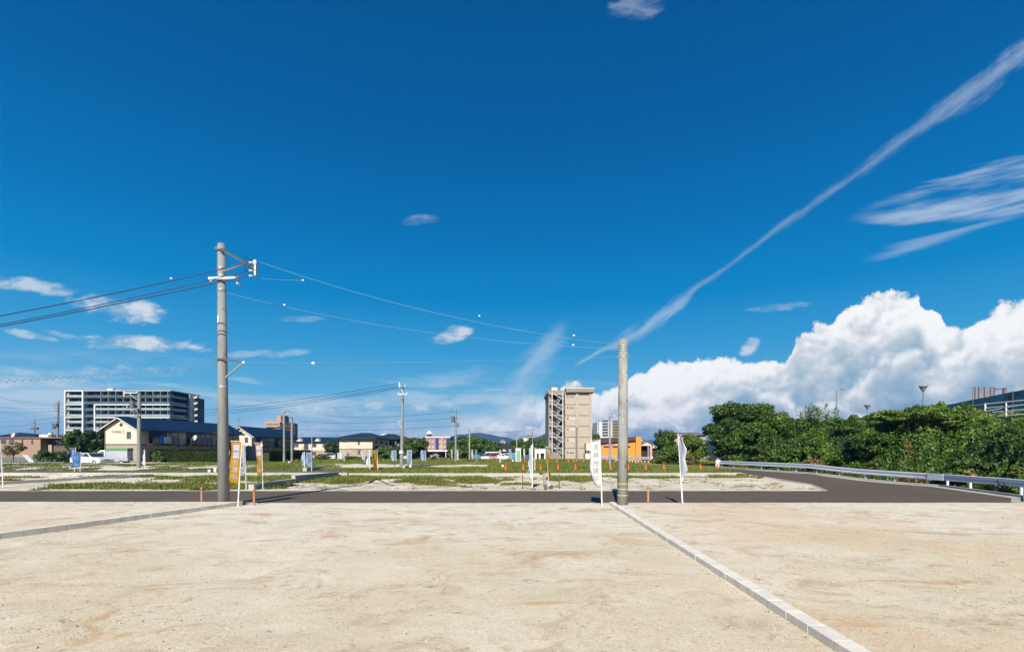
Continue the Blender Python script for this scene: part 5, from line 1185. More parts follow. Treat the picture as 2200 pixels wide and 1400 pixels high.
b = LB(); b.box(l(140), l(367), -.1, 16, Z(840), Z(838)); b.prism([(l(367), -.1, Z(840)), (ld(408, 13.4), 13.4, Z(840)), (ld(408, 13.4), 22, Z(840)), (l(367), 16, Z(840))], (0, 0, .44)); b.build('roof', M('mansion_roof', (0.340, 0.313, 0.299), .8), Mn)
b = LB(); b.box(l(216), l(228), 4, 9, Z(838), Z(832)); b.build('roof_house', white_d, Mn); b = LB(); b.box(l(228), l(243), 5, 9, Z(838), Z(834)); b.build('roof_house', mgr, Mn)
for a_, c_ in ((139.6, 142.2), (177.6, 180.6)): b = LB(); b.box(l(a_), l(c_), -.5, 2.2, 0, Z(838)); b.build('white_column', mw, Mn)
b = LB(); b.box(l(142.2), l(146), .6, 2.3, 0, Z(840)); b.build('partition', mgr, Mn)
b = LB(); b.box(l(142.3), l(177.5), -.5, 2.2, Z(840.5), Z(838.4)); b.build('white_beam', mw, Mn)
for p in (868, 895.5, 923): b = LB(); b.box(l(142.3), l(177.5), -.45, 2.1, Z(p + 2), Z(p)); b.build('white_beam', mw, Mn)
b = LB(); b.box(l(203.6), l(206.4), -.6, 2.2, Z(943), Z(868)); b.build('white_column', mw, Mn)
for p in (868, 895.5, 923): b = LB(); b.box(l(206.5), l(366), -.6, 2.1, Z(p + 2.2), Z(p)); b.build('white_beam', mw, Mn)
for p in (868, 896): b = LB(); b.prism([(l(366.1), -.6, Z(p + 1.6)), (ld(404, 12.2), 12.2, Z(p + 1.6)), (ld(404, 12.6), 12.6, Z(p + 1.6)), (l(366.1), 0, Z(p + 1.6))], (0, 0, .34)); b.build('white_beam', mw, Mn)
for i, p in enumerate(fl):
    zb, zt = Z(p + 13.4), Z(p + 9.2)
    b = LB(); b.box(l(144), l(177.3), -.2, -.1, zb, zt + .1); b.build('balustrade', mg, Mn)
    b = LB(); b.box(l(181), l(203.4), .5, .6, zb, zt); b.build('balustrade', mgd, Mn)
    b = LB(); b.box(l(206.7) if i > 1 else l(181), l(365.8), -.25, -.15, zb, zt); b.build('balustrade', mg if i > 1 else mgd, Mn)
    b = LB(); b.prism([(l(366.2), -.2, zb), (ld(403, 12.3), 12.3, zb), (ld(403, 12.45), 12.45, zb), (l(366.2), 0, zb)], (0, 0, zt - zb)); b.build('balustrade', M('side_balustrade', (.15, .20, .22), .25, .2, .12, spec=.6) if i > 1 else mgd, Mn)
    b = LB(); b.box(l(141), l(366), 0, 2.2, zb - .35, zb - .02); b.prism([(l(366), 0, zb - .35), (ld(404, 12.5), 12.5, zb - .35), (ld(404, 15), 15, zb - .35), (l(366), 2.2, zb - .35)], (0, 0, .3)); b.build('floor_slab', M('slab_grey', (.085, .082, .085), .8), Mn)
    for k, pp in enumerate(range(150, 364, 9)):
        if 178 < pp < 186 or 200 < pp < 208: continue
        if (k * 7 + i * 3) % 5 < 2: window(Mn, (l(pp), 2.2, zb + .1), (1, 0), 1.25, 1.9, frm=M('mansion_frame', (.10, .10, .11), .5), gl=glass_pale if (k * 5 + i * 7) % 4 == 0 else glass, mull=0)
    b = LB(); b.prism([(ld(409, 16), 16, zb + .5), (ld(424, 13.5), 13.5, zb + 1.2), (ld(424, 18), 18, zb + 1.2), (ld(409, 20), 20, zb + .5)], (0, 0, .95)); b.build('end_balcony', M('end_white', (0.422, 0.408, 0.422), .8), Mn)
b = LB(); b.box(ld(409, 17), ld(421, 17), 17, 24, 0, Z(846)); b.build('wall', M('far_dark', (0, 0, 0)), Mn)
b = LB(); b.box(ld(404.3, 12.5), ld(408, 12.5), 12.5, 17, Z(905), Z(841)); b.build('column', M('mansion_roof', (0, 0, 0)), Mn)
for pp in range(216, 364, 16):
    b = LB(); b.box(l(pp), l(pp) + .15, .0, 2.15, 0, Z(840)); b.build('partition', mgr, Mn)
# brown block behind the second house
yq = 225; l = lambda p: px2x(p, yq) - px2x(570, yq); Z = lambda p: py2z(p, yq); ld = lambda p, dp: px2x(p, yq + dp) - px2x(570, yq)
r = bld('brown_apartment_block', 'salmon and brown block of flats with a square roof tower, centre left', px2x(570, yq), yq, 0, cat='apartment building')
sal = M('salmon_wall', (0.340, 0.218, 0.150), .8, .06, .3); brn = M('brown_wall', (.17, .12, .11), .8, .15, .4)
b = LB(); b.box(0, l(601), 0, 12, 0, Z(905)); b.build('wall', sal, r)
b = LB(); b.prism([(l(601), 0, 0), (ld(633, 9), 9, 0), (ld(633, 9) - 1.5, 16, 0), (l(601), 12, 0)], (0, 0, Z(906))); b.build('wall', brn, r)
b = LB(); b.box(l(588), l(597), 3, 8, Z(905), Z(891)); b.build('roof_tower', sal, r); b = LB(); b.box(l(597.1), l(604), 4, 8, Z(905), Z(891)); b.build('roof_tower', brn, r)
for i in range(3):
    z = Z(913 + i * 7.2); b = LB(); b.box(l(571.5), l(600), -.9, -.8, z - .75, z + .0); b.box(l(571.5), l(600), -.8, 0, z - .9, z - .75); b.build('balcony', sal, r)
    b = LB(); b.prism([(l(602), -.3, z - .8), (ld(634, 8.6), 8.6, z - .8), (ld(634, 9), 9, z - .8), (l(602), 0.1, z - .8)], (0, 0, .9)); b.build('balcony', M('brown_balcony', (.26, .18, .16), .8), r)
    for pp in (573, 579, 586, 593): window(r, (l(pp), 0, z + .05), (1, 0), .9, .75, mull=0)
# low brick-coloured building at far left and its neighbours
yl = 84; l = lambda p: px2x(p, yl) - px2x(-20, yl); Z = lambda p: py2z(p, yl) + .1
r = bld('low_brick_building', 'low flat-roofed building of pale brown brick at far left', px2x(-20, yl), yl, -.1, cat='building')
b = LB(); b.box(0, l(87), 0, 9, -.3, Z(941)); b.build('wall', M('pale_brick', (0.272, 0.177, 0.129), .9, .14, 14), r); b = LB(); b.box(-.2, l(143), -.25, 9, Z(941), Z(938.5)); b.build('roof_edge', M('brown_post', (0, 0, 0)), r)
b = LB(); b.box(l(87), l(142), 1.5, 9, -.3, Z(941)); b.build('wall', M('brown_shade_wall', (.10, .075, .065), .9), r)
for p in (47, 68): window(r, (l(p), 0, Z(954)), (1, 0), .22, .8, mull=0)
for p in (3, 20): window(r, (l(p), 0, Z(953)), (1, 0), .8, .7)
b = LB(); b.box(l(88), l(97), 1.2, 1.4, -.3, Z(955)); b.build('door', tan_w, r); b = LB(); b.bar((l(110), .8, Z(945)), (l(122), .8, Z(950)), .1, .12); b.build('handrail', white_p, r)
for p in (101, 127): window(r, (l(p), 1.5, Z(958)), (1, 0), .9, .8)
yk = 110; l = lambda p: px2x(p, yk) - px2x(-25, yk); r = bld('house', 'dark blue-grey roofed house peeping over the brick building at far left', px2x(-25, yk), yk, 0)
b = LB(); b.add([(0, 0, py2z(938, yk)), (l(60), 0, py2z(938, yk)), (l(50), 4, py2z(931, yk)), (l(5), 4, py2z(927, yk)), (0, 9, py2z(938, yk)), (l(60), 9, py2z(938, yk))], [(0, 1, 2, 3), (3, 2, 5, 4), (0, 3, 4), (1, 5, 2)]); b.build('roof', dk_roof, r); b = LB(); b.box(.6, l(56), .6, 8, 0, py2z(938, yk) - .02); b.build('wall', tan_w, r); window(r, (l(20), .6, 3.0), (1, 0), 1.2, 1.0)
b = MB(); y = 92; b.box(px2x(84, y), px2x(104, y), y, y + 3, py2z(941, y), py2z(933, y)); b.box(px2x(86, y), px2x(88, y), y - .1, y, py2z(940, y), py2z(935, y)); tag(b.build('rooftop_box', white_d), 'white box on the roof left of the dark transformer pole', 'roof box')
b = MB(); b.cyl((px2x(109, y), y, py2z(934, y)), (px2x(109, y), y, py2z(929, y)), .35, n=12); b.cyl((px2x(109, y), y, py2z(941, y)), (px2x(109, y), y, py2z(934, y)), .08, n=6); tag(b.build('roof_tank', M('cream_box', (0, 0, 0))), 'small cream tank on a stand right of the white rooftop box', 'tank')

# ---- hills, the wooded slope, haze
def ridge(name, y, pts, mat, depth=500, seed=1, rough=3.0, step=14):
    xs_ = np.arange(px2x(pts[0][0], y), px2x(pts[-1][0], y), step); P = [(px2x(a, y), py2z(b, y)) for a, b in pts]
    top = np.interp(xs_, [p[0] for p in P], [p[1] for p in P]) + rough * (vn(xs_, xs_ * 0, 0.012, seed, 5, .6) - .5)
    rows_ = []; n = 14
    for i in range(n + 1):
        t = i / n; rows_.append(np.stack([xs_, np.full_like(xs_, y - depth * (1 - t)) + 20 * vn(xs_, xs_ * 0 + i, .01, seed, 2), top * (t ** .8) * (1 + .10 * (vn(xs_, xs_ * 0 + i * 60, .012, seed + 3, 4) - .5) * (1 - t) * 2)], 1))
    V = np.concatenate(rows_); V[:, 2] = np.maximum(V[:, 2], -1.0); m = len(xs_); i = np.arange(m * (n + 1)).reshape(n + 1, m)
    return npmesh(name, V, np.stack([i[:-1, :-1], i[:-1, 1:], i[1:, 1:], i[1:, :-1]], -1).reshape(-1, 4), mat, smooth=True, kind='structure')
hillm = M('hill_forest', (.030, .055, .022), .95, .35, .01, c2=(.05, .075, .03), c2s=.03); 
ridge('hills', 2800, [(430, 962), (520, 950), (600, 945), (690, 942), (780, 950), (860, 948), (925, 939), (960, 938), (990, 933.5), (1022, 930), (1060, 932), (1084, 938), (1110, 948), (1145, 940), (1175, 929), (1230, 924), (1290, 932), (1380, 944), (1500, 950), (1650, 952)], hillm, 600, 4, 22)
ridge('hills', 620, [(1085, 975), (1110, 948), (1140, 940), (1180, 940), (1230, 926), (1276, 922), (1292, 935), (1330, 962), (1350, 975)], hillm, 150, 8, 6, 4)

def yagi(label, px, y, ptop, pbot):
    x = px2x(px, y); z1, z0 = py2z(ptop, y), py2z(pbot, y); m_ = MB(); m_.cyl((x, y, z0), (x, y, z1), .03, n=5); m_.bar((x - .7, y, z1 - .1), (x + .7, y, z1 - .05), .03)
    for k in range(6): m_.bar((x - .6 + k * .24, y - .3, z1 - .08), (x - .6 + k * .24, y + .3, z1 - .08), .025)
    m_.bar((x - .5, y, z1 - .55), (x + .5, y, z1 - .6), .03); tag(m_.build('tv_antenna', dkm), label, 'antenna', 'television antennas')
yagi('television antenna on the roof of the second blue-roofed house', 513, 104, 897, 925)
yagi('television antenna left of the dormers on the long cream block', 648, 142, 930, 940)
yagi('television antenna at the right end of the long cream block roof', 723, 142, 931, 943)
yagi('television antenna above the hip roof of the FLORAL A house', 788, 116, 918, 934)
yagi('television antenna on the modern block roof, above its white railing', 373, 250, 834, 841)

# ================================================================ utility poles
pole_c = M('pole_concrete', (.20, .20, .193), .85, .10, 3, .25, 25, c2=(.16, .155, .145), c2t=(.52, .7), c2s=2.2, vscale=(1, 1, .35))
pole_l = M('pole_concrete_pale', (.235, .230, .212), .85, .12, 3, .3, 25, c2=(.135, .13, .115), c2t=(.5, .68), c2s=2.6, vscale=(1, 1, .4))
steel = M('galvanised_steel', (0.343, 0.350, 0.356), .45, .08, 6, metal=.5, spec=.5); steel_d = M('dark_steel', (.10, .11, .13), .5, .1, metal=.3)
ins = M('insulator', (0.518, 0.518, 0.504), .3, .05, spec=.6); wire_b = M('blue_black_wire', (.01, .03, .09), .5); wire_w = M('pale_wire', (.17, .21, .25), .5)
ylw = M('yellow_tape', (0.446, 0.396, 0.072), .6, .1)
def gzz(x, y): return float(gz(np.array([x]), np.array([y]))[0]) if y > 23.2 else 0.0

# --- tall pole on the left of the centre lot
Y1 = 17.15; X1_ = px2x(481, Y1); zb = LH - .02; zt = py2z(526, Y1); xt = px2x(475.5, Y1)
P1 = root('utility_pole', 'tallest utility pole, rising by the left kerb with crossarms and white insulators at its top', 'utility pole', (X1_, Y1, zb))
def p1(py, dx=0.0, dy=0.0):
    t = (py2z(py, Y1) - zb) / (zt - zb); return Vector((X1_ + (xt - X1_) * t + dx, Y1 + dy, py2z(py, Y1)))
mb = MB(); mb.cyl((X1_, Y1, zb - .3), (xt, Y1, zt), .185, .118, 28); mb.build('shaft', pole_c, P1, smooth=False)
P1.children[0].data.polygons.foreach_set('use_smooth', [len(p.vertices) == 4 for p in P1.children[0].data.polygons])
mb = MB(); mb.cyl((xt, Y1, zt), (xt, Y1, zt + .035), .122, .10, 20); mb.build('cap', pole_l, P1)
for py in (536, 547, 576, 581, 592.5, 623, 626, 771, 832, 829.5): 
    q = p1(py); rr = .185 - .067 * ((q.z - zb) / (zt - zb)) + .010; mb = MB(); mb.cyl(q - Vector((0, 0, .018)), q + Vector((0, 0, .018)), rr, rr, 20); mb.build('band', steel if py not in (547, 626) else pole_c, P1)
for i, py in enumerate(range(640, 960, 24)):
    q = p1(py); rr = .185 - .067 * ((q.z - zb) / (zt - zb)); s = 1 if i % 2 else -1
    mb = MB(); mb.tube([q + Vector((s * rr * .6, -.1, 0)), q + Vector((s * (rr + .035), -.16, 0)), q + Vector((s * (rr + .04), -.16, -.07 if s < 0 else -.02))], .008, 5); mb.build('step', steel_d, P1)
mb = MB(); a = p1(540, .10, -.14); b = p1(575, px2x(549, Y1 - 1.5) - p1(575).x, -1.5); a_end = Vector((px2x(549, 15.6), 15.6, py2z(577, 15.6)))
a = p1(538, .05, -.13); mb.bar(a, a_end, .075, .075); mb.bar(p1(536, -.12, -.14), p1(541, .12, -.14), .07, .06); mb.build('crossarm', steel_d, P1)
mb = MB(); mb.bar(p1(585, .1, -.1), a.lerp(a_end, .72) + Vector((0, 0, -.03)), .05, .035); mb.build('brace', steel, P1)
mb = MB(); c = a_end; mb.box(c.x - .028, c.x + .028, c.y - .04, c.y + .04, py2z(593, 15.6), py2z(559, 15.6)); mb.box(c.x - .05, c.x + .05, c.y - .06, c.y - .04, py2z(568, 15.6), py2z(560, 15.6)); mb.build('end_bracket', steel, P1)
heads = []
for k, py in enumerate((562.5, 580, 591)):
    z = py2z(py, 15.6); m_ = MB(); m_.cyl((c.x - .03, c.y, z), (c.x - .17, c.y + .02, z - .01), .022, .026, 8); m_.cyl((c.x - .17, c.y + .02, z - .01), (c.x - .20, c.y + .02, z - .012), .034, .03, 8); m_.build('insulator', ins, P1); heads.append(Vector((c.x - .24, c.y + .02, z - .012)))
    m_ = MB(); m_.tube([heads[-1], heads[-1] + Vector((-.09, -.05, .10)), heads[-1] + Vector((-.02, -.1, .15)), heads[-1] + Vector((.1, -.05, .05)), Vector((c.x + .16, c.y - .05, z - .06 - .02 * k))], .010, 5); m_.build('jumper_wire', wire_b, P1)
mb = MB(); l_, r_ = Vector((px2x(448.5, 16.95), 16.95, py2z(598, 16.95))), Vector((px2x(513, 16.95), 16.95, py2z(596.5, 16.95))); mb.bar(l_, r_, .07, .075); mb.build('crossarm', white_d, P1)
for px, s in ((453, -1), (510, 1)):
    q = Vector((px2x(px, 16.9), 16.9, py2z(602, 16.9))); m_ = MB(); m_.tube([q, q + Vector((-.03 * s, 0, -.07)), q + Vector((.04 * s, 0, -.13)), q + Vector((.16 * s, -.06, -.22))] if s > 0 else [q, q + Vector((-.03, 0, -.08)), q + Vector((-.07, 0, -.17))], .026, 6); m_.build('cable_clamp', steel_d, P1)
    m_ = MB(); m_.ball((q.x, q.y, q.z - .1 if s > 0 else q.z - .02), .04); m_.build('insulator', ins, P1)
mb = MB(); arm2 = Vector((px2x(523.5, 16.6), 16.6, py2z(778.5, 16.6))); mb.bar(p1(771, -.24, -.19), p1(772.5, .1, -.19), .05, .05); mb.bar(p1(772.5, .1, -.19), arm2, .05, .06); mb.build('crossarm', steel_d, P1)
mb = MB(); mb.bar(p1(812, .15, -.12), arm2, .035, .05); mb.build('brace', steel, P1)
mb = MB(); mb.cyl(arm2 - Vector((.04, 0, 0)), arm2 + Vector((.05, 0, 0)), .04, n=8); mb.build('insulator', ins, P1)
mb = MB(); q = p1(688, -.045, -.155); mb.box(q.x - .02, q.x + .02, q.y - .004, q.y, q.z - .12, q.z + .12); mb.build('plate', white_d, P1)

# --- shorter pole between centre and right lots
Y2 = 16.3; X2 = px2x(1337.5, Y2); z2 = RH - .03; t2 = py2z(731, Y2)
P2_ = root('utility_pole', 'shorter bare concrete pole with three yellow tapes, at the head of the middle kerb', 'utility pole', (X2, Y2, z2))
mb = MB(); mb.cyl((X2, Y2, z2 - .3), (px2x(1339, Y2), Y2, t2), .172, .140, 28); o = mb.build('shaft', pole_l, P2_); o.data.polygons.foreach_set('use_smooth', [len(p.vertices) == 4 for p in o.data.polygons])
mb = MB(); mb.cyl((px2x(1339, Y2), Y2, t2), (px2x(1339, Y2), Y2, t2 + .03), .142, .12, 20); mb.build('cap', pole_l, P2_)
for py in (743, 748, 754, 766): mb = MB(); z = py2z(py, Y2); mb.cyl((px2x(1338.9, Y2), Y2, z - .012), (px2x(1338.9, Y2), Y2, z + .012), .152, .152, 20); mb.build('band', steel, P2_)
for s in (-1, 1): mb = MB(); z = py2z(766, Y2); xx = px2x(1338.9, Y2); mb.cyl((xx + s * .14, Y2 - .02, z), (xx + s * .20, Y2 - .02, z), .022, n=6); mb.build('bolt', steel, P2_)
mb = MB(); z = py2z(905, Y2); mb.box(X2 - .05, X2 - .01, Y2 - .176, Y2 - .168, z - .10, z + .10); mb.build('plate', steel, P2_)
mb = MB(); z = py2z(1000, Y2); mb.box(X2 + .03, X2 + .06, Y2 - .180, Y2 - .166, z - .04, z + .04); mb.build('plate', band_m, P2_)
for k in range(5):
    z = py2z(800 + k * 30, Y2); mb = MB(); sx = -1 if k % 2 else 1; mb.cyl((X2 + sx * .10, Y2 - .13, z), (X2 + sx * .115, Y2 - .155, z), .012, n=6); mb.build('bolt', steel_d, P2_)
for py in (1038, 1049.5, 1063): mb = MB(); z = py2z(py, Y2); mb.cyl((X2, Y2, z - .012), (X2, Y2, z + .012), .175, .175, 24); mb.build('tape', ylw, P2_)

def small_pole(label, px, y, ptop, pbot=None, r0=.15, r1=.10, mat=None, arms=(), gear=(), lean=0.0, cat='utility pole'):
    """arms: (row, left px, right px, material, thickness); gear: (kind, px, row)"""
    x = px2x(px, y); z0 = py2z(pbot, y) if pbot else gzz(x, y); zt_ = py2z(ptop, y); xt_ = px2x(px + lean, y)
    r = root('utility_pole', label, cat, (x, y, z0)); mb = MB(); mb.cyl((x, y, z0 - .4), (xt_, y, zt_), r0, r1, 12); mb.build('shaft', mat or pole_c, r)
    for py, a_, b_, m_, th in arms:
        q = MB(); q.bar((px2x(a_, y), y - r0, py2z(py, y)), (px2x(b_, y), y - r0, py2z(py + (0 if isinstance(py, int) else 0), y)), th, th); q.build('crossarm', m_, r)
        for e_ in np.linspace(a_, b_, 3)[[0, 2]]: q = MB(); zz_ = py2z(py, y); xx = px2x(e_, y); q.cyl((xx, y - r0, zz_ + th / 2), (xx, y - r0, zz_ + th / 2 + .16), .045, .03, 6); q.build('insulator', ins, r)
    for kind, gx, gy_, s in gear:
        if kind != 'brace': xx, zz_ = px2x(gx, y), py2z(gy_, y)
        q = MB()
        if kind == 'can': q.cyl((xx, y - .3, zz_ - .42 * s), (xx, y - .3, zz_ + .42 * s), .26 * s, n=12); q.bar((xx, y - .3, zz_), (x, y, zz_), .07); q.build('transformer', M('transformer_grey', (.10, .11, .12), .5), r)
        elif kind == 'box': q.box(xx - .2 * s, xx + .2 * s, y - .45, y - .2, zz_ - .3 * s, zz_ + .3 * s); q.bar((xx, y - .3, zz_), (x, y, zz_), .06); q.build('switch_box', M('transformer_grey', (0, 0, 0)), r)
        elif kind == 'brace': q.bar((px2x(gx[0], y), y - .1, py2z(gy_[0], y)), (px2x(gx[1], y), y - .1, py2z(gy_[1], y)), .06 * s); q.build('brace', steel, r)
    return r
Y3 = 43.6
P3 = small_pole('concrete utility pole with a white side frame, in front of the FLORAL C house', 298, Y3, 842.5, lean=1.5, r0=.17, r1=.13,
    arms=((844, 270, 299, white_d, .09), (876, 276, 292, steel_d, .07), (894, 290, 304, steel_d, .08)), gear=(('brace', (278, 296), (844.5, 858), 1), ('can', 290, 869.5, .75), ('brace', (276, 292), (877, 887), .7), ('box', 301, 882, .5)))
mb = MB(); mb.box(px2x(269.3, Y3), px2x(271, Y3), Y3 - .2, Y3 - .12, py2z(852, Y3), py2z(842, Y3)); mb.build('end_bracket', white_d, P3)
Y4 = 42.8
P4_ = small_pole('slim concrete utility pole at centre left with a white angled bracket at its top', 862.5, Y4, 829, lean=3.0, r0=.165, r1=.085, mat=pole_c,
    arms=((847.5, 857, 875, white_d, .07), (832, 861, 871, steel_d, .09)), gear=(('brace', (856, 862.5), (904, 919), 1), ('brace', (856, 864), (904, 906), 1), ('brace', (860, 868), (829, 846), .9), ('box', 867, 858, .3)))
mb = MB(); mb.box(px2x(858, Y4), px2x(860, Y4), Y4 - .2, Y4 - .1, py2z(832, Y4), py2z(821.5, Y4)); mb.build('end_bracket', white_d, P4_)
mb = MB(); mb.cyl((px2x(862.5, Y4), Y4 - .02, py2z(974, Y4)), (px2x(862.5, Y4), Y4 - .02, py2z(967, Y4)), .19, n=12); mb.build('tape', white_d, P4_)
small_pole('concrete utility pole with a bent crossarm, left of the brown tower block', 610.5, 62, 882, r0=.15, r1=.11, arms=((884, 612, 628, steel_d, .08),), gear=(('brace', (612, 626), (892, 884.5), 1), ('brace', (602, 610), (903, 908), 1)))
small_pole('short concrete pole just right of the one with the bent crossarm', 627, 62.5, 896, r0=.15, r1=.12, arms=((897, 621, 633, steel_d, .06),))
small_pole('thin grey pipe pole standing in the grass beside the right light blue flag', 670, 38.9, 933, r0=.035, r1=.03, mat=steel, cat='pole')
small_pole('utility pole with a dark transformer on its left, before the central woods', 979, 70, 880, r0=.16, r1=.11, arms=((896, 979, 986, steel_d, .09), (882, 979, 986, steel_d, .09), (913, 976, 986, steel_d, .1)), gear=(('can', 973.5, 900.5, 1.0), ('box', 984, 913, 1.0)))
small_pole('weathered yellowish pole before the central woods', 1008.7, 92, 922, r0=.15, r1=.12, mat=M('weathered_pole', (0.288, 0.259, 0.173), .9, .15), arms=((924, 1005, 1012, steel_d, .08),))
small_pole('yellowish pole with a small crossarm over the black-roofed house', 1110, 112, 932, r0=.13, r1=.10, mat=M('weathered_pole', (0, 0, 0)), arms=((933.5, 1105, 1115, steel_d, .09),))
small_pole('thin utility pole left of the beige block, rising behind the white flag', 1144, 108, 920, r0=.12, r1=.09, arms=((921.5, 1144, 1149, steel_d, .1), (929, 1141.5, 1146.5, steel_d, .1)))
small_pole('brown short concrete pole in front of the beige block', 1239, 68, 917, r0=.125, r1=.115, mat=M('brownish_pole', (0.194, 0.158, 0.137), .85, .1))
small_pole('grey capless pole on the field, left of the shorter bare concrete pole', 1310.3, 44.5, 889, r0=.115, r1=.09, mat=M('cool_grey_pole', (0.216, 0.216, 0.238), .8, .12), arms=((894.5, 1310, 1319, steel_d, .03),))
small_pole('dark wooden pole with tiers of insulators, left of the modern block', 122.5, 86, 861, lean=3.2, r0=.20, r1=.14, mat=M('brown_grey_pole', (.17, .14, .12), .9, .2), arms=((867, 118, 133, steel_d, .1), (872, 117, 127, steel_d, .1), (877, 117, 127, steel_d, .1), (882, 118, 127, steel_d, .1), (897, 117, 133, steel_d, .1), (905, 120, 135, steel_d, .09)), gear=(('can', 118.5, 915, 1.1), ('brace', (127, 142), (866, 863), 1.2), ('box', 124, 912, .8)))
small_pole('far dark pole with two tiers of crossarms, left edge of the picture', 75, 120, 904, r0=.16, r1=.12, mat=M('brown_grey_pole', (0, 0, 0)), arms=((907, 67, 79, steel_d, .12), (920, 69, 83, steel_d, .5)))
small_pole('grey pipe pole carrying the eaves of the FLORAL C balcony', 328, 72, 952, 999, r0=.07, r1=.07, mat=white_d, cat='pole')

# --- wires
def wire(label, a, b, sag, r=.012, mat=None, n=24, coil=None, group='overhead wires'):
    a, b = Vector(a), Vector(b); pts = []
    for i in range(n + 1):
        t = i / n; p = a.lerp(b, t); p.z -= sag * 4 * t * (1 - t)
        if coil: p.z += coil[1] * (abs(math.sin(t * math.pi * coil[0])) - .5)
        pts.append(p)
    mb = MB(); mb.tube(pts, r, 5); return tag(mb.build('wire', mat or wire_b), label, 'wire', group)
def at(px, py, y): return Vector((px2x(px, y), y, py2z(py, y)))
wire('highest dark wire from the tallest pole to the left edge', heads[0], at(-160, 706, 15.2), .10, .017)
wire('middle dark wire from the tallest pole to the left edge', heads[1], at(-160, 725, 15.2), .10, .013)
wire('lowest of the three dark wires from the tallest pole to the left edge', heads[2], at(-160, 730, 15.2), .06, .017)
wire('wavy coiled cable from the tallest pole to the left edge, above the modern block', p1(787, -.16, -.05), at(-160, 828, 16.0), .05, .009, M('grey_blue_wire', (.10, .16, .22), .6), n=520, coil=(38, .10))
wa = wire('pale upper wire strung from the tallest pole bracket to the short bare pole', at(556, 562, 15.6), at(1330, 740, 16.25), .33, .0050, wire_w, n=40)
wb = wire('pale wire joining the lower bracket insulator to the upper pale wire', at(556, 597, 15.6), at(651, 602, 15.65), .02, .0035, wire_w)
wc_ = wire('pale lower wire from the tallest pole shaft to the short bare pole', p1(629, .14, -.06), at(1330, 749, 16.25), .36, .0045, wire_w, n=40)
wd = wire('faint lowest wire from the small side arm to the short bare pole', arm2 + Vector((.05, 0, 0)), at(1328, 766, 16.2), .07, .0028, wire_w, n=40)
for k, (px, py, rr) in enumerate(((651, 602, .034), (611, 655, .036), (1030, 678.5, .03), (1233, 720.5, .034), (1231.5, 741, .034), (673, 780, .05), (368, 598, .034))):
    yb_ = 15.65 if px < 700 else 16.0; mb = MB(); mb.ball(tuple(at(px, py, yb_)), (rr * 1.15, rr, rr * .85)); tag(mb.build('wire_ball', white_p, smooth=True), ['white marker ball on the upper pale wire near the tallest pole', 'white marker ball on the lower pale wire nearest the tallest pole', 'small marker ball midway along the upper pale wire', 'upper marker ball left of the short bare pole', 'lower marker ball left of the short bare pole', 'larger white marker ball hanging on the faint lowest wire', 'marker ball on the highest dark wire, left of the tallest pole'][k], 'marker ball', 'marker balls on the wires')
for k, (pa, pb) in enumerate(((823, 866), (829, 873), (832.5, 880))):
    wire(('top', 'middle', 'bottom')[k] + ' wire from the slim centre-left pole towards the far left poles', at(857, pa, Y4), at(125, pb + 12, 86), 1.5, .018, wire_b, n=40)
for k, (a_, b_) in enumerate(((at(-60, 838, 86), at(118, 871, 86)), (at(-60, 866, 86), at(118, 877, 86)), (at(-60, 880, 86), at(118, 882, 86)), (at(-60, 903, 86), at(120, 897, 86)), (at(-60, 915, 86), at(121, 905, 86)))):
    wire(('first', 'second', 'third', 'fourth', 'fifth')[k] + ' wire, counted from the top, left of the dark wooden pole', a_, b_, .4, .018, wire_b)
for k, (a_, b_, lb) in enumerate(((at(980, 883, 70), at(700, 893, 100), 'thin wire leaving the transformer pole to the left, highest'), (at(980, 897, 70), at(640, 905, 100), 'thin wire leaving the transformer pole to the left, second'), (at(980, 914, 70), at(600, 921, 110), 'thin wire leaving the transformer pole to the left, lowest'), (at(1144, 921.5, 108), at(1010, 924, 92), 'sagging wire between the yellowish pole and the thin pole by the beige block'), (at(1144, 921, 108), at(1178, 921, 119), 'short wire from the thin pole to the beige block'), (at(1350, 921, 150), at(1540, 920, 150), 'distant wire passing above the white gabled house'))):
    wire(lb, a_, b_, .5, .022, wire_b)

# ================================================================ banners on poles
gold = M('gold_cloth', (.25, .128, .004), .75, .06, 3); whc = M('white_cloth', (0.475, 0.490, 0.533), .75, .05, 3); lbl = M('light_blue_cloth', (0.259, 0.360, 0.475), .75, .1, 3, c2=(.12, .22, .42), c2t=(.52, .58), c2s=6); nav = M('navy_cloth_flag', (0.036, 0.061, 0.144), .75, .1, 3); blu = M('bright_blue_cloth', (0.029, 0.144, 0.346), .75, .1, 3)
gtx = M('gold_lettering', (.27, .19, .06), .7); wtx = M('white_lettering', (.32, .32, .35), .7); btx = M('blue_lettering', (.10, .16, .34), .7); rtx = M('red_lettering', (.45, .08, .16), .7); lav = M('lavender_lettering', (.38, .33, .55), .7)
TXT = {}
def glyphs(ch):
    if ch not in TXT:
        me = text_mesh(ch); v = np.array([p.co[:] for p in me.vertices]); f = [tuple(p.vertices) for p in me.polygons]; bpy.data.meshes.remove(me)
        if len(v): mn, mx_ = v.min(0), v.max(0); v = (v - mn) / np.maximum(mx_ - mn, 1e-3)
        TXT[ch] = (v, f)
    return TXT[ch]
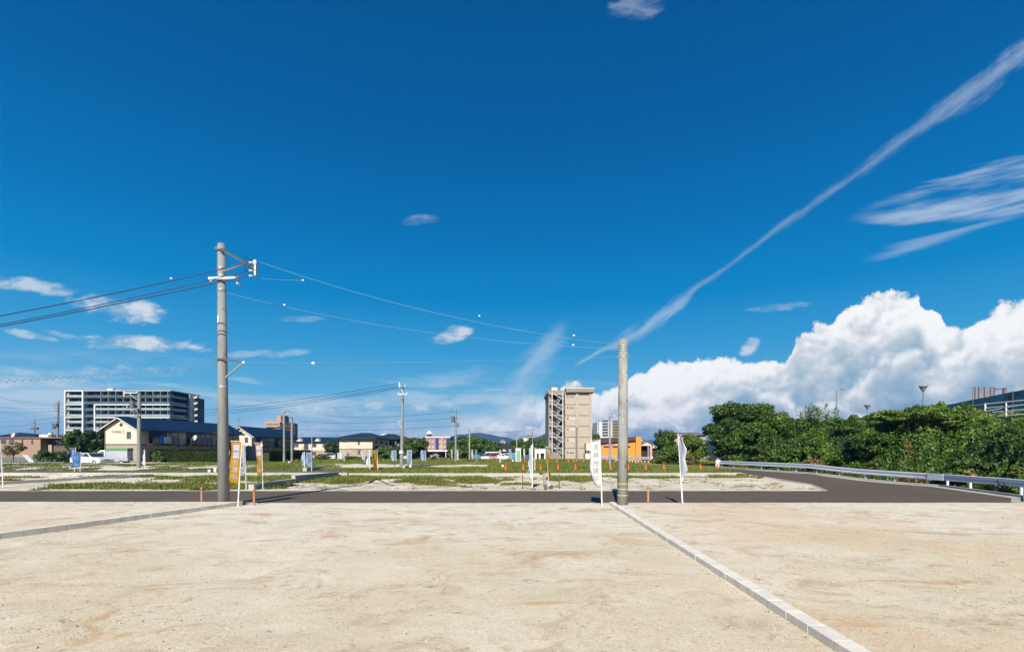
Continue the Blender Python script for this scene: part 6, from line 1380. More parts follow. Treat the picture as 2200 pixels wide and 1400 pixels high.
def banner(label, bpx, y, tpx, ptop, ctop, cbot, wpx, side, cloth, txt=None, tm=None, pbot=None, group='advertising banners', wf=None, seed=0, real_w=.50, box2=None, amp=.05, pr=.014, ground=None, drift=0.0):
    """bpx,tpx: pole foot and top columns; ctop,cbot: rows of the cloth; wpx: how wide the cloth shows; side: -1 hangs to the left"""
    x0 = px2x(bpx, y); z0 = ground if ground is not None else (py2z(pbot, y) if pbot else gzz(x0, y)); x1 = px2x(tpx, y); z1 = py2z(ptop, y)
    r = root('banner', label, 'banner', (x0, y, z0), group)
    mb = MB(); mid_ = Vector((x0 + (x1 - x0) * .45, y, z0 + (z1 - z0) * .45)); mb.cyl((x0, y, z0 - .05), mid_, pr * 1.25, pr * 1.2, 8); mb.cyl(mid_, (x1, y, z1), pr * .85, pr * .7, 8); mb.build('pole', white_p, r)
    w = wpx / F * y; cs = min(1.0, w / real_w); th = math.acos(cs) * (1 if seed % 2 else -1); W_ = max(w, .02) / max(cs, .05)
    zc0, zc1 = py2z(ctop, y), py2z(cbot, y)
    def pole_at(z): t = (z - z0) / (z1 - z0); return x0 + (x1 - x0) * t
    wf_ = wf or [(0, 1.0), (.5, 1.0), (1, .95)]
    def P(s, t, off=0.0):
        z = zc0 + (zc1 - zc0) * t; k = float(np.interp(t, [a[0] for a in wf_], [a[1] for a in wf_]))
        u = s * W_ * k; n = amp * math.sin(s * 5.2 + t * 5 + seed * 1.7) * s + amp * .6 * math.sin(t * 11 + s * 3 + seed) * s
        X_ = pole_at(z) + side * (u * math.cos(th) + n * math.sin(th) * .6) + side * drift * t * t * s; Y_ = y - u * math.sin(th) * .9 + n * math.cos(th)
        return Vector((X_, Y_ - off, z - .03 * math.sin(s * 4 + seed) * t))
    ns, n2 = 8, 18; mb = MB(); V_ = [P(i / ns, j / n2) for j in range(n2 + 1) for i in range(ns + 1)]
    mb.add(V_, [(j * (ns + 1) + i, j * (ns + 1) + i + 1, (j + 1) * (ns + 1) + i + 1, (j + 1) * (ns + 1) + i) for j in range(n2) for i in range(ns)]); c = mb.build('cloth', cloth, r, smooth=True)
    s_ = c.modifiers.new('thickness', 'SOLIDIFY'); s_.thickness = .003; s_.offset = 0
    mb = MB(); mb.cyl((pole_at(zc0), y, zc0 + .03), P(1, 0) + Vector((side * .03, 0, .03)), .007, n=6)
    for s__ in (.1, .55, .95): mb.bar(P(s__, 0) + Vector((0, 0, -.01)), P(s__, 0) + Vector((0, 0, .035)), .012)
    mb.build('top_rod', white_p, r)
    if txt:
        n = len(txt); mbt = MB(); mbb = MB()
        for k, ch in enumerate(txt):
            ta, tb = .07 + .87 * k / n, .07 + .87 * (k + .82) / n; v, f = glyphs(ch); sa, sb = .24, .76
            boxed = box2 is not None and k < 2
            if boxed:
                m = 5; vb = [P((sa - .06 + (sb - sa + .12) * i / m) if side > 0 else 1 - (sa - .06 + (sb - sa + .12) * i / m), ta + (tb - ta) * j / m, .006) for j in range(m + 1) for i in range(m + 1)]
                mbb.add(vb, [(j * (m + 1) + i, j * (m + 1) + i + 1, (j + 1) * (m + 1) + i + 1, (j + 1) * (m + 1) + i) for j in range(m) for i in range(m)])
            vv = []
            for g_ in v:
                ss_ = sa + (sb - sa) * g_[0]; ss_ = ss_ if side > 0 else 1 - ss_
                tt = tb - (tb - ta) * g_[1]; tt = (ta + tb) / 2 + (tt - (ta + tb) / 2) * (.82 if boxed else .95); vv.append(P(ss_, tt, .011))
            (mbt if not boxed else mbt).add(vv, f, 1 if boxed else 0)
        if mbb.v: mbb.build('lettering_panel', tm, r)
        mbt.build('lettering', [tm, box2] if box2 else tm, r)
    return r
AD = '好評分譲中'
banner('gold banner with white lettering, largest, hanging just right of the tallest pole', 511, 16.55, 520, 946, 948.5, 1040, 27, -1, gold, AD, wtx, seed=2, box2=lav, wf=[(0, 1.0), (.25, .92), (.6, .88), (.85, 1.12), (1, 1.0)], amp=.035, pr=.017, ground=0, drift=-.03, real_w=.42)
banner('white banner between the two gold ones', 529, 23.45, 526, 949, 952, 1023, 13, -1, whc, AD, M('green_grey_lettering', (.16, .22, .12), .7), seed=3, wf=[(0, .6), (.2, 1), (.7, 1), (1, .7)])
banner('gold banner with a white knob at its pole top, right of the white one', 565, 23.5, 562.5, 947, 952, 1021, 19, -1, gold, AD, wtx, seed=4, box2=lav, wf=[(0, 1.05), (.4, .9), (.8, .7), (1, .35)], drift=0.05, real_w=.45)
mb = MB(); mb.cyl((px2x(562.8, 23.4), 23.4, py2z(956, 23.4)), (px2x(562.8, 23.4), 23.36, py2z(956, 23.4)), .05, n=12); tag(mb.build('round_tag', white_p), 'round white tag on the pole of the right gold banner', 'tag')
banner('white-topped leaning banner partly hidden behind the tallest pole', 488, 34.0, 494, 968, 970, 982, 6, -1, whc, seed=5, pbot=1003)
banner('white banner with gold lettering left of the short bare pole', 1293.5, 16.6, 1289, 943, 947, 1042, 19, -1, whc, AD, gtx, seed=6, amp=.05, pr=.017, ground=0, wf=[(0, .95), (.3, .9), (.6, 1.1), (1, .8)], real_w=.42)
banner('white banner blown edge-on, on a leaning pole right of the short bare pole', 1466.5, 16.75, 1456.5, 931, 936, 1035, 7, 1, whc, seed=7, amp=.05, pr=.02, ground=RH - .01, wf=[(0, .5), (.3, 1.0), (.5, .6), (.75, .9), (.9, .3), (1, .2)])
banner('twisted white banner on a pole in the sandy verge, right of the green toilet', 1143.5, 24.6, 1145, 952, 957, 1030, 9, -1, whc, seed=8, wf=[(0, .3), (.2, .9), (.5, 1.1), (.8, .5), (1, .3)], pr=.02, amp=.06)
banner('mustard banner gathered around its pole beside the straight pale kerb', 1180.5, 24.4, 1173.5, 965, 967, 1033, 6, 1, gold, seed=9, wf=[(0, .2), (.35, .9), (.6, .5), (.85, 1.0), (1, .4)], amp=.06, pr=.012)
banner('light blue banner, left of a pair beyond the gold banners', 655, 42.5, 654.5, 969, 972, 1001, 10, -1, lbl, AD, wtx, seed=10, wf=[(0, .7), (.5, 1), (1, .9)], pr=.02)
banner('light blue banner, right of a pair beside the thin pipe pole', 669, 39.6, 670, 969, 972, 1003, 8.5, -1, lbl, AD, wtx, seed=11, wf=[(0, 1), (.6, 1), (1, .6)], pr=.02)
banner('tall white banner with grey lettering in front of the FLORAL A house', 795, 41.0, 794.5, 965, 967, 1000, 10, -1, whc, AD, btx, seed=12, wf=[(0, .35), (.5, .8), (1, 1)], pr=.022)
banner('gold banner folded on itself right of the FLORAL A house', 811.5, 41.3, 810.5, 967, 968, 1006, 9, -1, gold, None, None, seed=13, wf=[(0, .9), (.5, .8), (1, .9)], pr=.022, amp=.12)
banner('small navy lettered banner before the arch of the FLORAL A house', 740, 68, 739, 970, 972, 990, 5, -1, lbl, AD, btx, seed=14, pr=.02)
banner('faint pale banner left of the tall white one', 784, 68, 783.5, 968, 970, 987, 5, -1, whc, seed=15, pr=.02)
for k, (bp, y, a_, b_, w_, cl, lb) in enumerate(((844, 75, 968, 989, 5, lbl, 'small blue-white banner, left of a pair before the white brown-roofed house'), (851, 75, 967, 990, 5, lbl, 'small blue-white banner, right of a pair before the white brown-roofed house'),
        (864, 46, 970, 1000, 5, lbl, 'blue-white banner tucked against the slim concrete pole'), (884, 47, 967, 1001, 8, lbl, 'blue-white banner just right of the slim concrete pole'),
        (908, 72, 967, 987, 5, lbl, 'blue-white banner, left of a pair before the orange-striped building'), (915, 72, 968, 989, 5, lbl, 'blue-white banner, right of a pair before the orange-striped building'),
        (971.5, 80, 966, 982, 3, whc, 'tiny white banner left of the transformer pole'), (984.5, 80, 966, 988, 6, whc, 'plain white banner touching the transformer pole'),
        (1015.5, 80, 966, 987, 3, whc, 'narrow white banner beside the blue fence'), (1024, 80, 966, 988, 3, lbl, 'narrow light blue banner at the right end of the blue fence'),
        (1075.5, 62, 966, 997, 3, whc, 'thin twisted white banner in front of the parked cars'), (1098, 80, 965, 985, 5, lbl, 'grey-blue banner just left of the green toilet'), (1127.5, 80, 964, 981, 3, whc, 'thin white banner between the green toilet and the twisted white banner'))):
    banner(lb, bp, y, bp, a_ - 1, a_, b_, w_, -1, cl, AD if w_ >= 5 else None, btx, seed=20 + k, pr=.022, pbot=b_ + 5 if y > 60 else None)
banner('large navy banner with white shapes, left of the white car', 160, 38.3, 163, 961, 963, 1000, 20, -1, nav, AD, M('pale_blue_lettering', (.40, .48, .62), .7), seed=40, real_w=.85, pr=.018, amp=.1, wf=[(0, 1), (.6, .9), (1, .55)])
banner('smaller blue banner overlapping the large navy one, left of the white car', 172, 38.0, 174.5, 970, 972, 1003, 12, -1, blu, AD, wtx, seed=41, pr=.018, amp=.1, wf=[(0, .9), (.5, 1), (1, 1.1)])
banner('white banner with red lettering at the corner of the FLORAL C house', 312, 43.2, 311, 964, 968.5, 998, 9.5, -1, M('white_cloth', (0, 0, 0)), AD, rtx, seed=42, pr=.02)
banner('white banner with yellow stripe cut by the left edge of the picture', 7, 24.9, 1, 950, 952, 1010, 5, -1, whc, AD, gold, seed=43, pr=.02, real_w=.4)
# bare thin canes near the twisted banner
for k, (a_, b_, pb_, pt_, y, lb, m_) in enumerate(((1149, 1149.5, 1012, 961, 39, 'thin yellowish cane right of the twisted white banner', M('cane_yellow', (.55, .48, .30), .7)), (1138, 1137.5, 1006, 962, 42, 'thin pale cane left of the twisted white banner', white_d))):
    mb = MB(); mb.cyl(at(a_, pb_, y), at(b_, pt_, y), .04, .03, 8); tag(mb.build('cane', m_), lb, 'cane')
mb = MB(); mb.bar(at(1133, 1015, 36.5), at(1139, 1007, 40), .10, .06); tag(mb.build('plank', white_d), 'pale plank lying at the foot of the canes', 'plank')

# ================================================================ stakes
stake_m = M('orange_wood', (.34, .165, .075), .75, .15, 6, c2=(.38, .19, .09), c2t=(.5, .7)); 
def stake(label, px, y, ptop, w=.07, mat=None, z0=0.0, name='survey_stake', notch=True):
    x = px2x(px, y); zt_ = py2z(ptop, y); r = root(name, label, 'stake', (x, y, z0), 'survey stakes'); mb = MB(); h = zt_ - z0
    if notch:
        mb.cyl((x, y, z0 - .1), (x, y, z0 + h * .80), w / 2, n=12); mb.cyl((x, y, z0 + h * .82), (x, y, z0 + h * .97), w / 2, n=12); mb.cyl((x, y, z0 + h * .97), (x, y, zt_), w / 2, w * .3, n=12); mb.cyl((x, y, z0 + h * .8), (x, y, z0 + h * .82), w * .42, n=12, mi=0)
        mb.build('stake_body', mat or stake_m, r); mb = MB(); mb.cyl((x, y, z0 + h * .785), (x, y, z0 + h * .80), w * .53, n=12); mb.build('dark_ring', band_m, r)
    else: mb.box(x - w / 2, x + w / 2, y - w / 2, y + w / 2, z0 - .1, zt_); mb.build('stake_body', mat, r)
    return r
stake('orange wooden stake left of the tallest pole', 433.5, 17.4, 1045.5, z0=LH - .02)
stake('orange wooden stake right of the largest gold banner', 546, 16.9, 1046)
stake('orange wooden stake between the short bare pole and the edge-on white banner', 1392.5, 16.75, 1040.5, z0=RH - .02)
dkst = M('dark_stake', (.09, .07, .06), .9, .2)
for px, pt, lb in ((1122.7, 1020, 'dark thin stake left of the twisted white banner'), (1201.5, 1018, 'dark thin stake right of the mustard banner')): stake(lb, px, 24.3, pt, .045, dkst, gzz(px2x(px, 24.3), 24.3), notch=False)
stake('small dark stake in the grass left of the slim concrete pole', 848, 43.5, 997, .05, dkst, .3, notch=False)
for px, y, h, m_, lb in ((450.5, 37, .20, white_d, 'short white marker block in the grass left of the tallest pole'), (463, 37, .32, M('cane_yellow', (0, 0, 0)), 'short yellowish post right of the white marker block'), (621.5, 58, .25, white_d, 'small white marker in front of the hedge, left of the short pole'), (882, 43.2, .25, white_d, 'white rounded stone at the foot of the blue-white banner'), (1080, 43.2, .22, white_d, 'white sandbag left of the first orange cone'), (1102, 70, .35, white_d, 'white bag on the grass left of the green toilet')):
    x = px2x(px, y); z = gzz(x, y); mb = MB(); mb.obox((x, y, z + h / 2), (.10, .02, 0), (0, .09, 0), (0, 0, h / 2)); tag(mb.build('marker_block', m_, bevel=.03), lb, 'marker')

# dark puddle-like crate near the mustard banner
mb = MB(); x = px2x(1183.5, 24.0); mb.obox((x, 24.0, gzz(x, 24.0) + .07), (.09, 0, 0), (0, .07, 0), (0, 0, .07)); tag(mb.build('dark_crate', dkst, bevel=.01), 'small dark box at the foot of the mustard banner', 'box')

# ================================================================ traffic cones
orc = M('cone_orange', (0.562, 0.072, 0.009), .5, .08, 4)
def make_cone(label, x, y, z, h=.50, group='orange cones in the near row'):
    r = root('traffic_cone', label, 'traffic cone', (x, y, z), group); b = LB(); b.cyl((0, 0, .03), (0, 0, h * .93), .125, .03, 12); b.cyl((0, 0, h * .93), (0, 0, h), .03, .022, 12); b.build('cone_body', orc, r, smooth=False)
    b = LB(); b.box(-.16, .16, -.16, .16, 0, .03); b.build('base', orc, r, bevel=.01); return r
near_c = [1086.5, 1124, 1161.5, 1199, 1236.5, 1274, 1312, 1350, 1387.5, 1426.5, 1467, 1505, 1541]
nl = ['orange cone at the left end of the near row, beside a white sandbag', 'orange cone in the near row, left of the twisted white banner', 'pale-faced orange cone with scattered wood at its foot', 'orange cone just right of the mustard banner', 'white-striped orange cone right of the mustard banner', 'orange cone half hidden behind the gold-lettered white banner', 'orange cone at the foot of the grey capless pole', 'orange cone partly hidden by the short bare pole', 'first clear orange cone right of the short bare pole', 'second clear orange cone right of the short bare pole', 'orange cone hidden behind the edge-on white banner', 'second orange cone from the guardrail end post', 'orange cone touching the guardrail end post']
c0 = make_cone(nl[0], px2x(near_c[0], 41.6), 41.6, .255); kids = kidmap()
for px, lb in zip(near_c[1:], nl[1:]):
    yc = 41.6 + random.uniform(-.25, .25) + (2.0 if px > 1500 else 0); x = px2x(px, yc); c = copy_tree(c0, kids); c.location = (x, yc, gzz(x, yc) if yc > 41.6 else .255); c['label'] = lb; c.rotation_euler = (0, 0, random.uniform(0, 1.5))
far_c = [1127, 1197, 1221.5, 1232.5, 1254, 1268.5, 1293, 1304, 1321, 1368, 1394.5]
fl_ = ['far small orange cone at the foot of the green toilet', 'far small orange cone in front of the fire stair foot', 'far small orange cone left of the brown short pole', 'far small orange cone touching the brown short pole', 'far small orange cone before the white shed, left', 'far small orange cone before the white shed, right', 'far small orange cone before the orange building, leftmost', 'far small orange cone left of the grey capless pole', 'far small orange cone between the two bare poles', 'far small orange cone under the distant guardrail', 'far small orange cone at the right end of the distant guardrail']
for px, lb in zip(far_c, fl_):
    yc = 66 if px < 1360 else 62; x = px2x(px, yc); c = copy_tree(c0, kids); c.location = (x, yc, gzz(x, yc)); c['label'] = lb; c['group'] = 'orange cones in the far row'
# striped mark on one cone
x = px2x(1236.5, 41.5); 
# distant guardrail behind them
g3 = root('guardrail', 'short distant guardrail before the orange building', 'guardrail', (px2x(1350, 68), 68, .2)); mb = MB(); w_beam(mb, [Vector((px2x(1290, 74), 74, .2)), Vector((px2x(1350, 68), 68, .2)), Vector((px2x(1400, 63), 63, .2))], .68, .17); mb.build('beam', galv, g3)
for k in range(9):
    t = k / 8; xx, y = px2x(1345, 68.5) * (1 - t) + px2x(1399, 63.1) * t, 68.5 * (1 - t) + 63.1 * t; mb = MB(); mb.cyl((xx + .07, y + .05, .0), (xx + .07, y + .05, .8), .05, n=8); mb.build('post', galv, g3)
mb = MB(); mb.box(px2x(1398, 63), px2x(1402, 63), 62.9, 63.1, .62, 1.08); mb.build('end_plate', white_p, g3)

# ================================================================ green and white portable toilet
y = 69; xt_ = px2x(1113.5, y); z0 = gzz(xt_, y); r = root('portable_toilet', 'white portable toilet with a pale green door on the far grass', 'portable toilet', (xt_, y, z0)); h = 1.82
tw = M('toilet_white', (0.490, 0.504, 0.475), .5, .04); b = LB(); b.box(-.38, .38, 0, .8, 0, h); b.build('cabin', tw, r, bevel=.05)
b = LB(); b.box(-.24, .25, -.03, 0.0, .18, h - .22); b.build('door', M('pale_green_door', (0.180, 0.302, 0.202), .5, .08, 5), r, bevel=.01); b = LB(); b.box(-.19, -.15, -.06, -.03, .85, 1.0); b.build('handle', dkm, r)
b = LB(); b.box(-.42, .42, -.05, .85, h, h + .09); b.build('roof', tw, r, bevel=.03)

# ================================================================ vehicles
white_car = M('car_paint_white', (0.562, 0.562, 0.554), .25, .02, spec=.6); tyre = M('tyre', (.02, .02, .02), .9); rimm = M('rim', (.45, .46, .48), .35, .05, metal=.6); cglass = M('car_glass', (.02, .03, .035), .1, .2, spec=.8); lampm = M('lamp_lens', (.55, .57, .60), .2, spec=.8)
def car(label, x, y, z, rzz, paint, L=4.4, Wc=1.65, kind='sedan', group=None, name='parked_car', cat='car'):
    """side profile along local x (nose at +x), width along local y"""
    r = root(name, label, cat, (x, y, z), group); r.rotation_euler = (0, 0, rzz); k = L / 4.4
    if kind == 'sedan':
        body = [(-2.2, .32), (-2.2, .78), (-2.08, .92), (-1.35, .95), (1.0, .92), (1.95, .80), (2.18, .66), (2.2, .34), (1.75, .25), (-1.8, .25)]; cab = [(-1.45, .94), (-.95, 1.36), (.15, 1.40), (.95, .91)]; glz = [(-1.22, .98), (-.88, 1.30), (.12, 1.34), (.75, .96)]
    elif kind == 'van':
        body = [(-2.2, .32), (-2.2, 1.0), (1.6, .98), (2.15, .8), (2.2, .34), (1.75, .25), (-1.8, .25)]; cab = [(-2.18, 1.0), (-2.0, 1.78), (.7, 1.80), (1.55, .98)]; glz = [(-1.95, 1.05), (-1.82, 1.62), (.6, 1.65), (1.25, 1.04)]
    else:
        body = [(-2.2, .32), (-2.2, .95), (1.3, .95), (2.1, .85), (2.2, .34), (1.75, .25), (-1.8, .25)]; cab = [(-2.1, .95), (-1.7, 1.5), (.4, 1.52), (1.3, .94)]; glz = [(-1.8, 1.0), (-1.5, 1.40), (.35, 1.42), (1.05, .99)]
    sc = lambda pl: [(a * k, b) for a, b in pl]; w2 = Wc / 2
    b = LB(); b.prism([(a, -w2, c) for a, c in sc(body)], (0, Wc, 0)); b.build('body', paint, r, bevel=.06)
    b = LB(); cb = sc(cab); v = [(a, -w2 + .02 if i in (0, 3) else -w2 + .16, c) for i, (a, c) in enumerate(cb)] + [(a, w2 - .02 if i in (0, 3) else w2 - .16, c) for i, (a, c) in enumerate(cb)]; b.add(v, [(0, 1, 2, 3), (7, 6, 5, 4), (0, 4, 5, 1), (1, 5, 6, 2), (2, 6, 7, 3), (3, 7, 4, 0)]); b.build('cabin', paint, r, bevel=.04)
    for s in (-1, 1):
        g = sc(glz); tt = lambda c: (c - cab[0][1]) / (cab[1][1] - cab[0][1]); yy_ = lambda c: s * (w2 - .02 - .14 * tt(c) + .012)
        mid_ = (g[0][0] + g[3][0]) / 2 - .1
        b = LB(); b.add([(g[0][0], yy_(g[0][1]), g[0][1]), (g[1][0], yy_(g[1][1]), g[1][1]), (mid_ - .04, yy_(g[1][1]), g[1][1]), (mid_ - .04, yy_(g[0][1]), g[0][1])], [(0, 1, 2, 3)]); b.add([(mid_ + .04, yy_(g[0][1]), g[0][1]), (mid_ + .04, yy_(g[1][1]), g[1][1]), (g[2][0], yy_(g[2][1]), g[2][1]), (g[3][0], yy_(g[3][1]), g[3][1])], [(0, 1, 2, 3)]); b.build('side_window', cglass, r)
    b = LB(); (ax, az_), (bx, bz) = cb[2], cb[3]; dx_, dz_ = .012, .012; b.add([(ax + (bx - ax) * .1 + dx_, -w2 + .2, az_ + (bz - az_) * .1 + dz_), (ax + (bx - ax) * .1 + dx_, w2 - .2, az_ + (bz - az_) * .1 + dz_), (ax + (bx - ax) * .92 + dx_, w2 - .1, az_ + (bz - az_) * .92 + dz_), (ax + (bx - ax) * .92 + dx_, -w2 + .1, az_ + (bz - az_) * .92 + dz_)], [(0, 1, 2, 3)]); b.build('windscreen', cglass, r)
    for wx in (-1.35 * k, 1.38 * k):
        for s in (-1, 1):
            b = LB(); b.cyl((wx, s * (w2 - .2), .30), (wx, s * (w2 + .015), .30), .30, n=18); t_ = b.build('wheel', tyre, r); b = LB(); b.cyl((wx, s * (w2 + .012), .30), (wx, s * (w2 + .03), .30), .20, .17, n=14); b.build('rim', rimm, t_)
    for s in (-1, 1): b = LB(); b.box(2.05 * k, 2.215 * k, s * w2 * .62 - .2, s * w2 * .62 + .2, .58, .70); b.build('headlight', lampm, r, bevel=.02)
    b = LB(); b.box(2.14 * k, 2.22 * k, -.35, .35, .56, .68); b.build('grille', dkm, r)
    return r
zc = -.0
car('white saloon car parked behind the blue banners, nose to the right', px2x(198, 58), 58, .18, math.radians(-14), white_car)
car('dark blue car mostly hidden behind the large navy banner', px2x(146, 63), 63, .1, math.radians(170), M('car_paint_navy', (.02, .03, .09), .3, spec=.6))
# small truck with a canvas canopy
r = root('small_truck', 'small white truck with a grey canvas cover topped in green, before the FLORAL C house', 'truck', (px2x(246, 60.5), 60.5, .15)); r.rotation_euler = (0, 0, math.radians(14))
# nose points left
b = LB(); b.prism([(-1.75, -.7, .35), (-1.78, -.7, .85), (-1.35, -.7, 1.55), (-1.15, -.7, 1.72), (-.6, -.7, 1.74), (-.6, -.7, .35)], (0, 1.4, 0)); b.build('cab', white_car, r, bevel=.05)
b = LB(); b.box(-.58, 1.65, -.7, .7, .45, .75); b.build('bed', M('truck_grey', (.30, .32, .34), .5), r); b = LB(); b.box(-.56, 1.62, -.72, .72, .75, 1.66); b.build('canvas', M('grey_canvas', (.36, .37, .40), .8, .12, 3, .5, 4), r, bevel=.05)
b = LB(); b.box(-.6, 1.66, -.75, .75, 1.66, 1.98); b.build('canopy_top', M('green_canvas', (.10, .22, .09), .8, .1, 3), r, bevel=.06); b = LB(); b.prism([(-1.3, -.715, 1.02), (-1.22, -.715, 1.52), (-.78, -.715, 1.56), (-.78, -.715, 1.02)], (0, .01, 0)); b.build('side_window', cglass, r)
for wx in (-1.2, 1.0):
    for s in (-1, 1): b = LB(); b.cyl((wx, s * .52, .27), (wx, s * .72, .27), .27, n=16); t_ = b.build('wheel', tyre, r); b = LB(); b.cyl((wx, s * .722, .27), (wx, s * .735, .27), .16, n=12); b.build('rim', rimm, t_)
b = LB(); b.box(-1.80, -1.74, -.6, -.3, .62, .78); b.build('headlight', lampm, r)
car('white car facing the camera beside the hedge, left of the FLORAL A house', px2x(712, 105), 104, -.1, math.radians(-65), white_car, L=3.6, kind='hatch')
yv = 112
for k, (px, kd, pc, lb, rr_) in enumerate(((1022, 'hatch', (.7, .72, .74), 'pale car at the left end of the car park row', -80), (1031, 'hatch', (.10, .12, .13), 'dark car, second in the car park row', -85), (1040, 'sedan', (.75, .76, .78), 'white car, third in the car park row', -80), (1049, 'hatch', (.25, .30, .33), 'grey car left of the big white van', -95), (1083, 'sedan', (.78, .79, .8), 'white saloon right of the big white van', -20), (1060, 'hatch', (.40, .12, .10), 'reddish car in front of the big white van', -85))):
    car(lb, px2x(px, yv - (4 if k == 5 else 0)), yv - (4 if k == 5 else 0), -.25, math.radians(rr_), M('car_paint_%d' % k, pc, .3, spec=.6), L=3.9 if kd == 'sedan' else 3.5, kind=kd, group='cars in the far car park')
car('big white van in the far car park', px2x(1066, 115), 115, -.2, math.radians(-8), white_car, L=5.0, kind='van', Wc=1.8)
for px, y, lb, c_, w_, h_ in ((1023, 100, 'blue-green mesh fence left of the car park', (.03, .16, .20), 14, 12), (1103, 104, 'blue sheeted fence behind the green toilet', (.05, .20, .30), 14, 13), (1133, 106, 'dark blue sheeting right of the green toilet', (.02, .05, .14), 14, 11)):
    r = root('site_fence', lb, 'fence', (px2x(px, y), y, -.2)); a_, b_ = px2x(px - w_ / 2, y), px2x(px + w_ / 2, y); zt_ = -.2 + h_ / F * y + .15
    b = MB()
    b.box(a_, b_, y, y + .03, -.2, zt_); b.build('sheet', M('sheet_%d' % px, c_, .6, .3, 1.5), r)
    for k in range(5): xx = a_ + (b_ - a_) * k / 4; b = MB(); b.cyl((xx, y - .04, -.3), (xx, y - .04, zt_ + .05), .03, n=6); b.build('post', steel, r)

# ================================================================ hedges, trees and woods behind
hedge('long clipped dark hedge along the foot of the FLORAL C house', (px2x(333, 63), 63), (px2x(497, 66), 66), 1.3, 2.0, z0=-.05, seed=3)
hedge('clipped hedge between the gold banner and the short concrete pole', (px2x(570, 70), 70), (px2x(663, 84), 84), 1.2, 1.85, z0=-.05, seed=4)
hedge('low rounded hedge at far left beside the dark garden wall', (px2x(78, 62), 62), (px2x(143, 64), 64), 1.6, 1.25, mat=LM_mid, z0=.05, seed=5)
def tp(label, px, y, ptop, wpx, mat, seed, base=None, dens=46, size=.15, nc=30, frac=.3, name='tree', th=.05, cat='tree', group=None, **k):
    z0 = -.1 if base is None else base; h = py2z(ptop, y) - z0
    return tree(name, label, px2x(px, y), y, h, wpx / F * y / 2, mat, base=z0, trunk_h=th, nc=nc, frac=frac, dens=dens, size=size, seed=seed, cat=cat, group=group, **k)
tp('round bush on top of the low hedge at far left', 104, 60, 964, 44, LM_mid, 70, dens=110, size=.08, name='shrub', cat='shrub')
tp('second round bush right of the first, at far left', 131, 61, 966, 30, LM_hedge, 71, dens=110, size=.08, name='shrub', cat='shrub')
tp('dark round tree left of the FLORAL C house', 172, 78, 921, 64, LM_dark, 72, th=.2)
tp('small open tree in front of the brick building', 28, 62, 945, 46, LM_brush, 73, dens=38, size=.09, frac=.2, th=.35)
tp('green tree behind the slim end of the dark round tree', 212, 88, 926, 40, LM_mid, 74, th=.1)
tp('loose bright bush at the left end of the long clipped hedge', 339, 62.5, 966, 22, LM_yel, 75, dens=60, size=.09, name='shrub', cat='shrub')
tp('dark tree with a pale flowering patch, left of the FLORAL A house', 712, 118, 946, 32, LM_dark, 76, th=.2, size=.14)
tp('row bush left of the white car near the FLORAL A house', 694, 100, 975, 34, LM_brush, 77, name='shrub', cat='shrub', dens=60, size=.1)
tp('low bush under the arch of the FLORAL A house', 752, 98, 979, 44, LM_mid, 78, name='shrub', cat='shrub', dens=60, size=.1)
tp('grassy bush right of the arch of the FLORAL A house', 790, 96, 980, 60, LM_yel, 79, name='shrub', cat='shrub', dens=60, size=.1)
tp('large rounded bush left of the slim concrete pole', 834, 100, 959, 62, LM_mid, 80, name='shrub', cat='shrub', dens=60, size=.12, nc=40)
tp('big leafy tree just right of the slim concrete pole', 886, 96, 936, 56, LM_mid, 81, nc=46, frac=.24)
tp('second leafy tree, left of the orange-striped building', 906, 98, 938, 32, LM_mid, 82)
tp('pale cut-back shrub under the white canopy', 934, 104, 973, 20, M('pale_brush', (.4, .4, .36), .9), 83, name='shrub', cat='shrub', dens=60, size=.08)
w_ = [(962, 962, 34, 0), (975, 941, 40, 1), (993, 938, 36, 0), (1012, 934, 40, 1), (1033, 940, 40, 0), (1052, 944, 36, 1), (1070, 948, 32, 0), (1090, 952, 30, 1), (1104, 945, 36, 0), (1125, 942, 36, 1), (1147, 940, 36, 0), (1168, 938, 34, 1), (1192, 940, 40, 0), (985, 962, 40, 1), (1010, 966, 34, 0)]
desc = ['at the left end of the woods, over the tiny white banner', 'rising behind the transformer pole', 'left of the weathered yellowish pole', 'tallest of the woods, behind the yellowish pole', 'in the woods above the left end of the blue fence', 'in the woods above the car park row', 'in the woods above the big white van', 'behind the black-roofed house', 'behind the yellowish pole with the small crossarm', 'in the woods above the green toilet', 'in the woods behind the thin pole', 'touching the left side of the beige block', 'half hidden behind the beige block', 'low and bushy, right of the transformer pole', 'low and bushy, right of the weathered yellowish pole']
for i, (px, pt, ww, d_) in enumerate(w_):
    y = 150 if i < 13 else 112
    tp('dark green tree ' + desc[i] if d_ == 0 else 'mid green tree ' + desc[i], px, y, pt, ww, LM_dark if d_ == 0 else LM_mid, 90 + i, base=-.3, dens=26 if y > 120 else 42, size=.24 if y > 120 else .16, nc=26, group='trees of the central woods')
tp('hillside tree behind the right edge of the beige block', 1280, 190, 929, 26, LM_mid, 110, dens=18, size=.3)
tp('forked tree with sky showing through, left of the dark thicket', 1428, 72, 910, 58, LM_mid, 111, dens=60, size=.11, nc=34, frac=.21, th=.1)
tp('bright green bush behind the edge-on white banner', 1487, 62, 931, 66, LM_yel, 112, name='shrub', cat='shrub', dens=66, size=.11, nc=44, frac=.25)
tp('sprawling bush under the forked tree', 1445, 58, 953, 62, LM_mid, 113, name='shrub', cat='shrub', dens=70, size=.1, nc=40, frac=.25)
tp('low bush at the right end of the distant guardrail', 1412, 60, 978, 26, LM_yel, 114, name='shrub', cat='shrub', dens=90, size=.08)
tp('brown dry bush at the foot of the bright green bush', 1476, 55, 975, 38, LM_brush, 115, name='shrub', cat='shrub', dens=80, size=.08, base=.2)
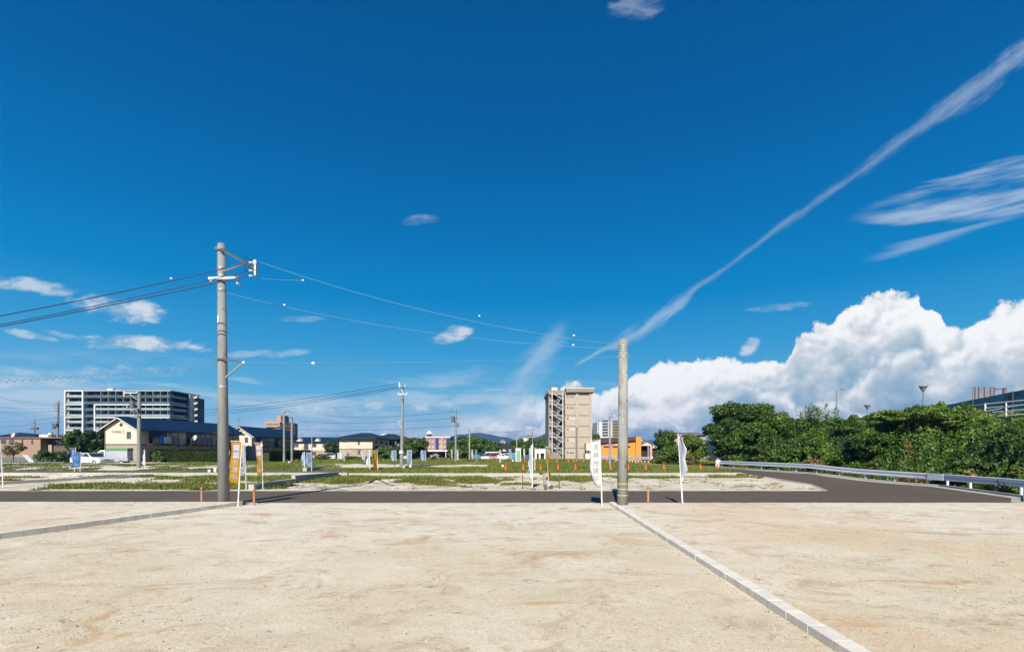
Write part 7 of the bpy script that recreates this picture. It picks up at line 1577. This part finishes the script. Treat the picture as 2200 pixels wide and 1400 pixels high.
# hillside houses above the woods
for px, pt, ww, lb, m_ in ((1080, 944, 11, 'small pale hillside house above the black roof', tan_w), (1127, 937, 12, 'greenish-roofed hillside house above the woods', M('pale_tile_roof', (0, 0, 0))), (1137, 933, 8, 'brown hillside house touching the thin pole', M('brown_balcony', (0, 0, 0)))):
    y = 330; a_ = px2x(px - ww / 2, y); b_ = px2x(px + ww / 2, y); z = py2z(pt, y); r = root('hillside_house', lb, 'house', (a_, y, z - 4)); b = MB(); b.box(a_, b_, y, y + 5, z - 7, z - .9); b.build('wall', m_, r); b = MB(); b.prism([(a_ - .4, y - .3, z - .9), (b_ + .4, y - .3, z - .9), ((a_ + b_) / 2 + .6, y - .3, z), ((a_ + b_) / 2 - .6, y - .3, z)], (0, 5.6, 0)); b.build('roof', M('grey_roof', (0, 0, 0)), r)
# dark garden wall, road strip and railings at far left
r = root('garden_wall', 'dark grey garden wall with thin posts below the low hedge at far left', 'wall', (px2x(75, 56), 56, .1)); mb = MB(); mb.box(px2x(74, 56), px2x(137, 56), 56, 56.2, .1, .62); mb.build('wall', M('transformer_grey', (0, 0, 0)), r)
for px in (24, 43, 74, 105, 137): mb = MB(); mb.cyl((px2x(px, 55.8), 55.8, .1), (px2x(px, 55.8), 55.8, .82), .03, n=6); mb.build('post', dkm, r)
mb = MB(); mb.box(px2x(-20, 68), px2x(72, 68), 68, 68.2, 0, .95); tag(mb.build('low_wall', M('blue_grey_wall', (.10, .11, .13), .8, .1)), 'dark blue-grey low wall before the brick building', 'wall')
mb = MB(); mb.prism([at(48, 976, 60), at(58, 976, 60), at(74, 991, 56), at(62, 991, 56)], (0, 0, -.06)); tag(mb.build('board', white_d), 'pale slatted board leaning in front of the brick building', 'board')
mb = MB(); mb.add([(-60, 50.5, .42), (-36, 50.5, .42), (-32.2, 57.5, .36), (-60, 57.5, .38)], [(0, 1, 2, 3)]); tag(mb.build('side_road', asp_old), kind='structure')
# blocked clods and turf mounds on the verge near the road
hz = bpy.data.materials.new('haze_air'); hz.use_nodes = True; t_ = hz.node_tree; t_.nodes.clear()
ho = t_.nodes.new('ShaderNodeOutputMaterial'); pv = t_.nodes.new('ShaderNodeVolumePrincipled'); pv.inputs['Color'].default_value = (0.12, 0.42, 1.0, 1); pv.inputs['Density'].default_value = 0.00020; pv.inputs['Anisotropy'].default_value = 0.2
t_.links.new(pv.outputs[0], ho.inputs['Volume'])
mb = MB(); mb.box(-6100, 6100, -250, 9100, -3.5, 106); hzo = mb.build('haze', hz); hzo['kind'] = 'stuff'
hz.volume_intersection_method = 'FAST' if hasattr(hz, 'volume_intersection_method') and False else getattr(hz, 'volume_intersection_method', 'FAST')
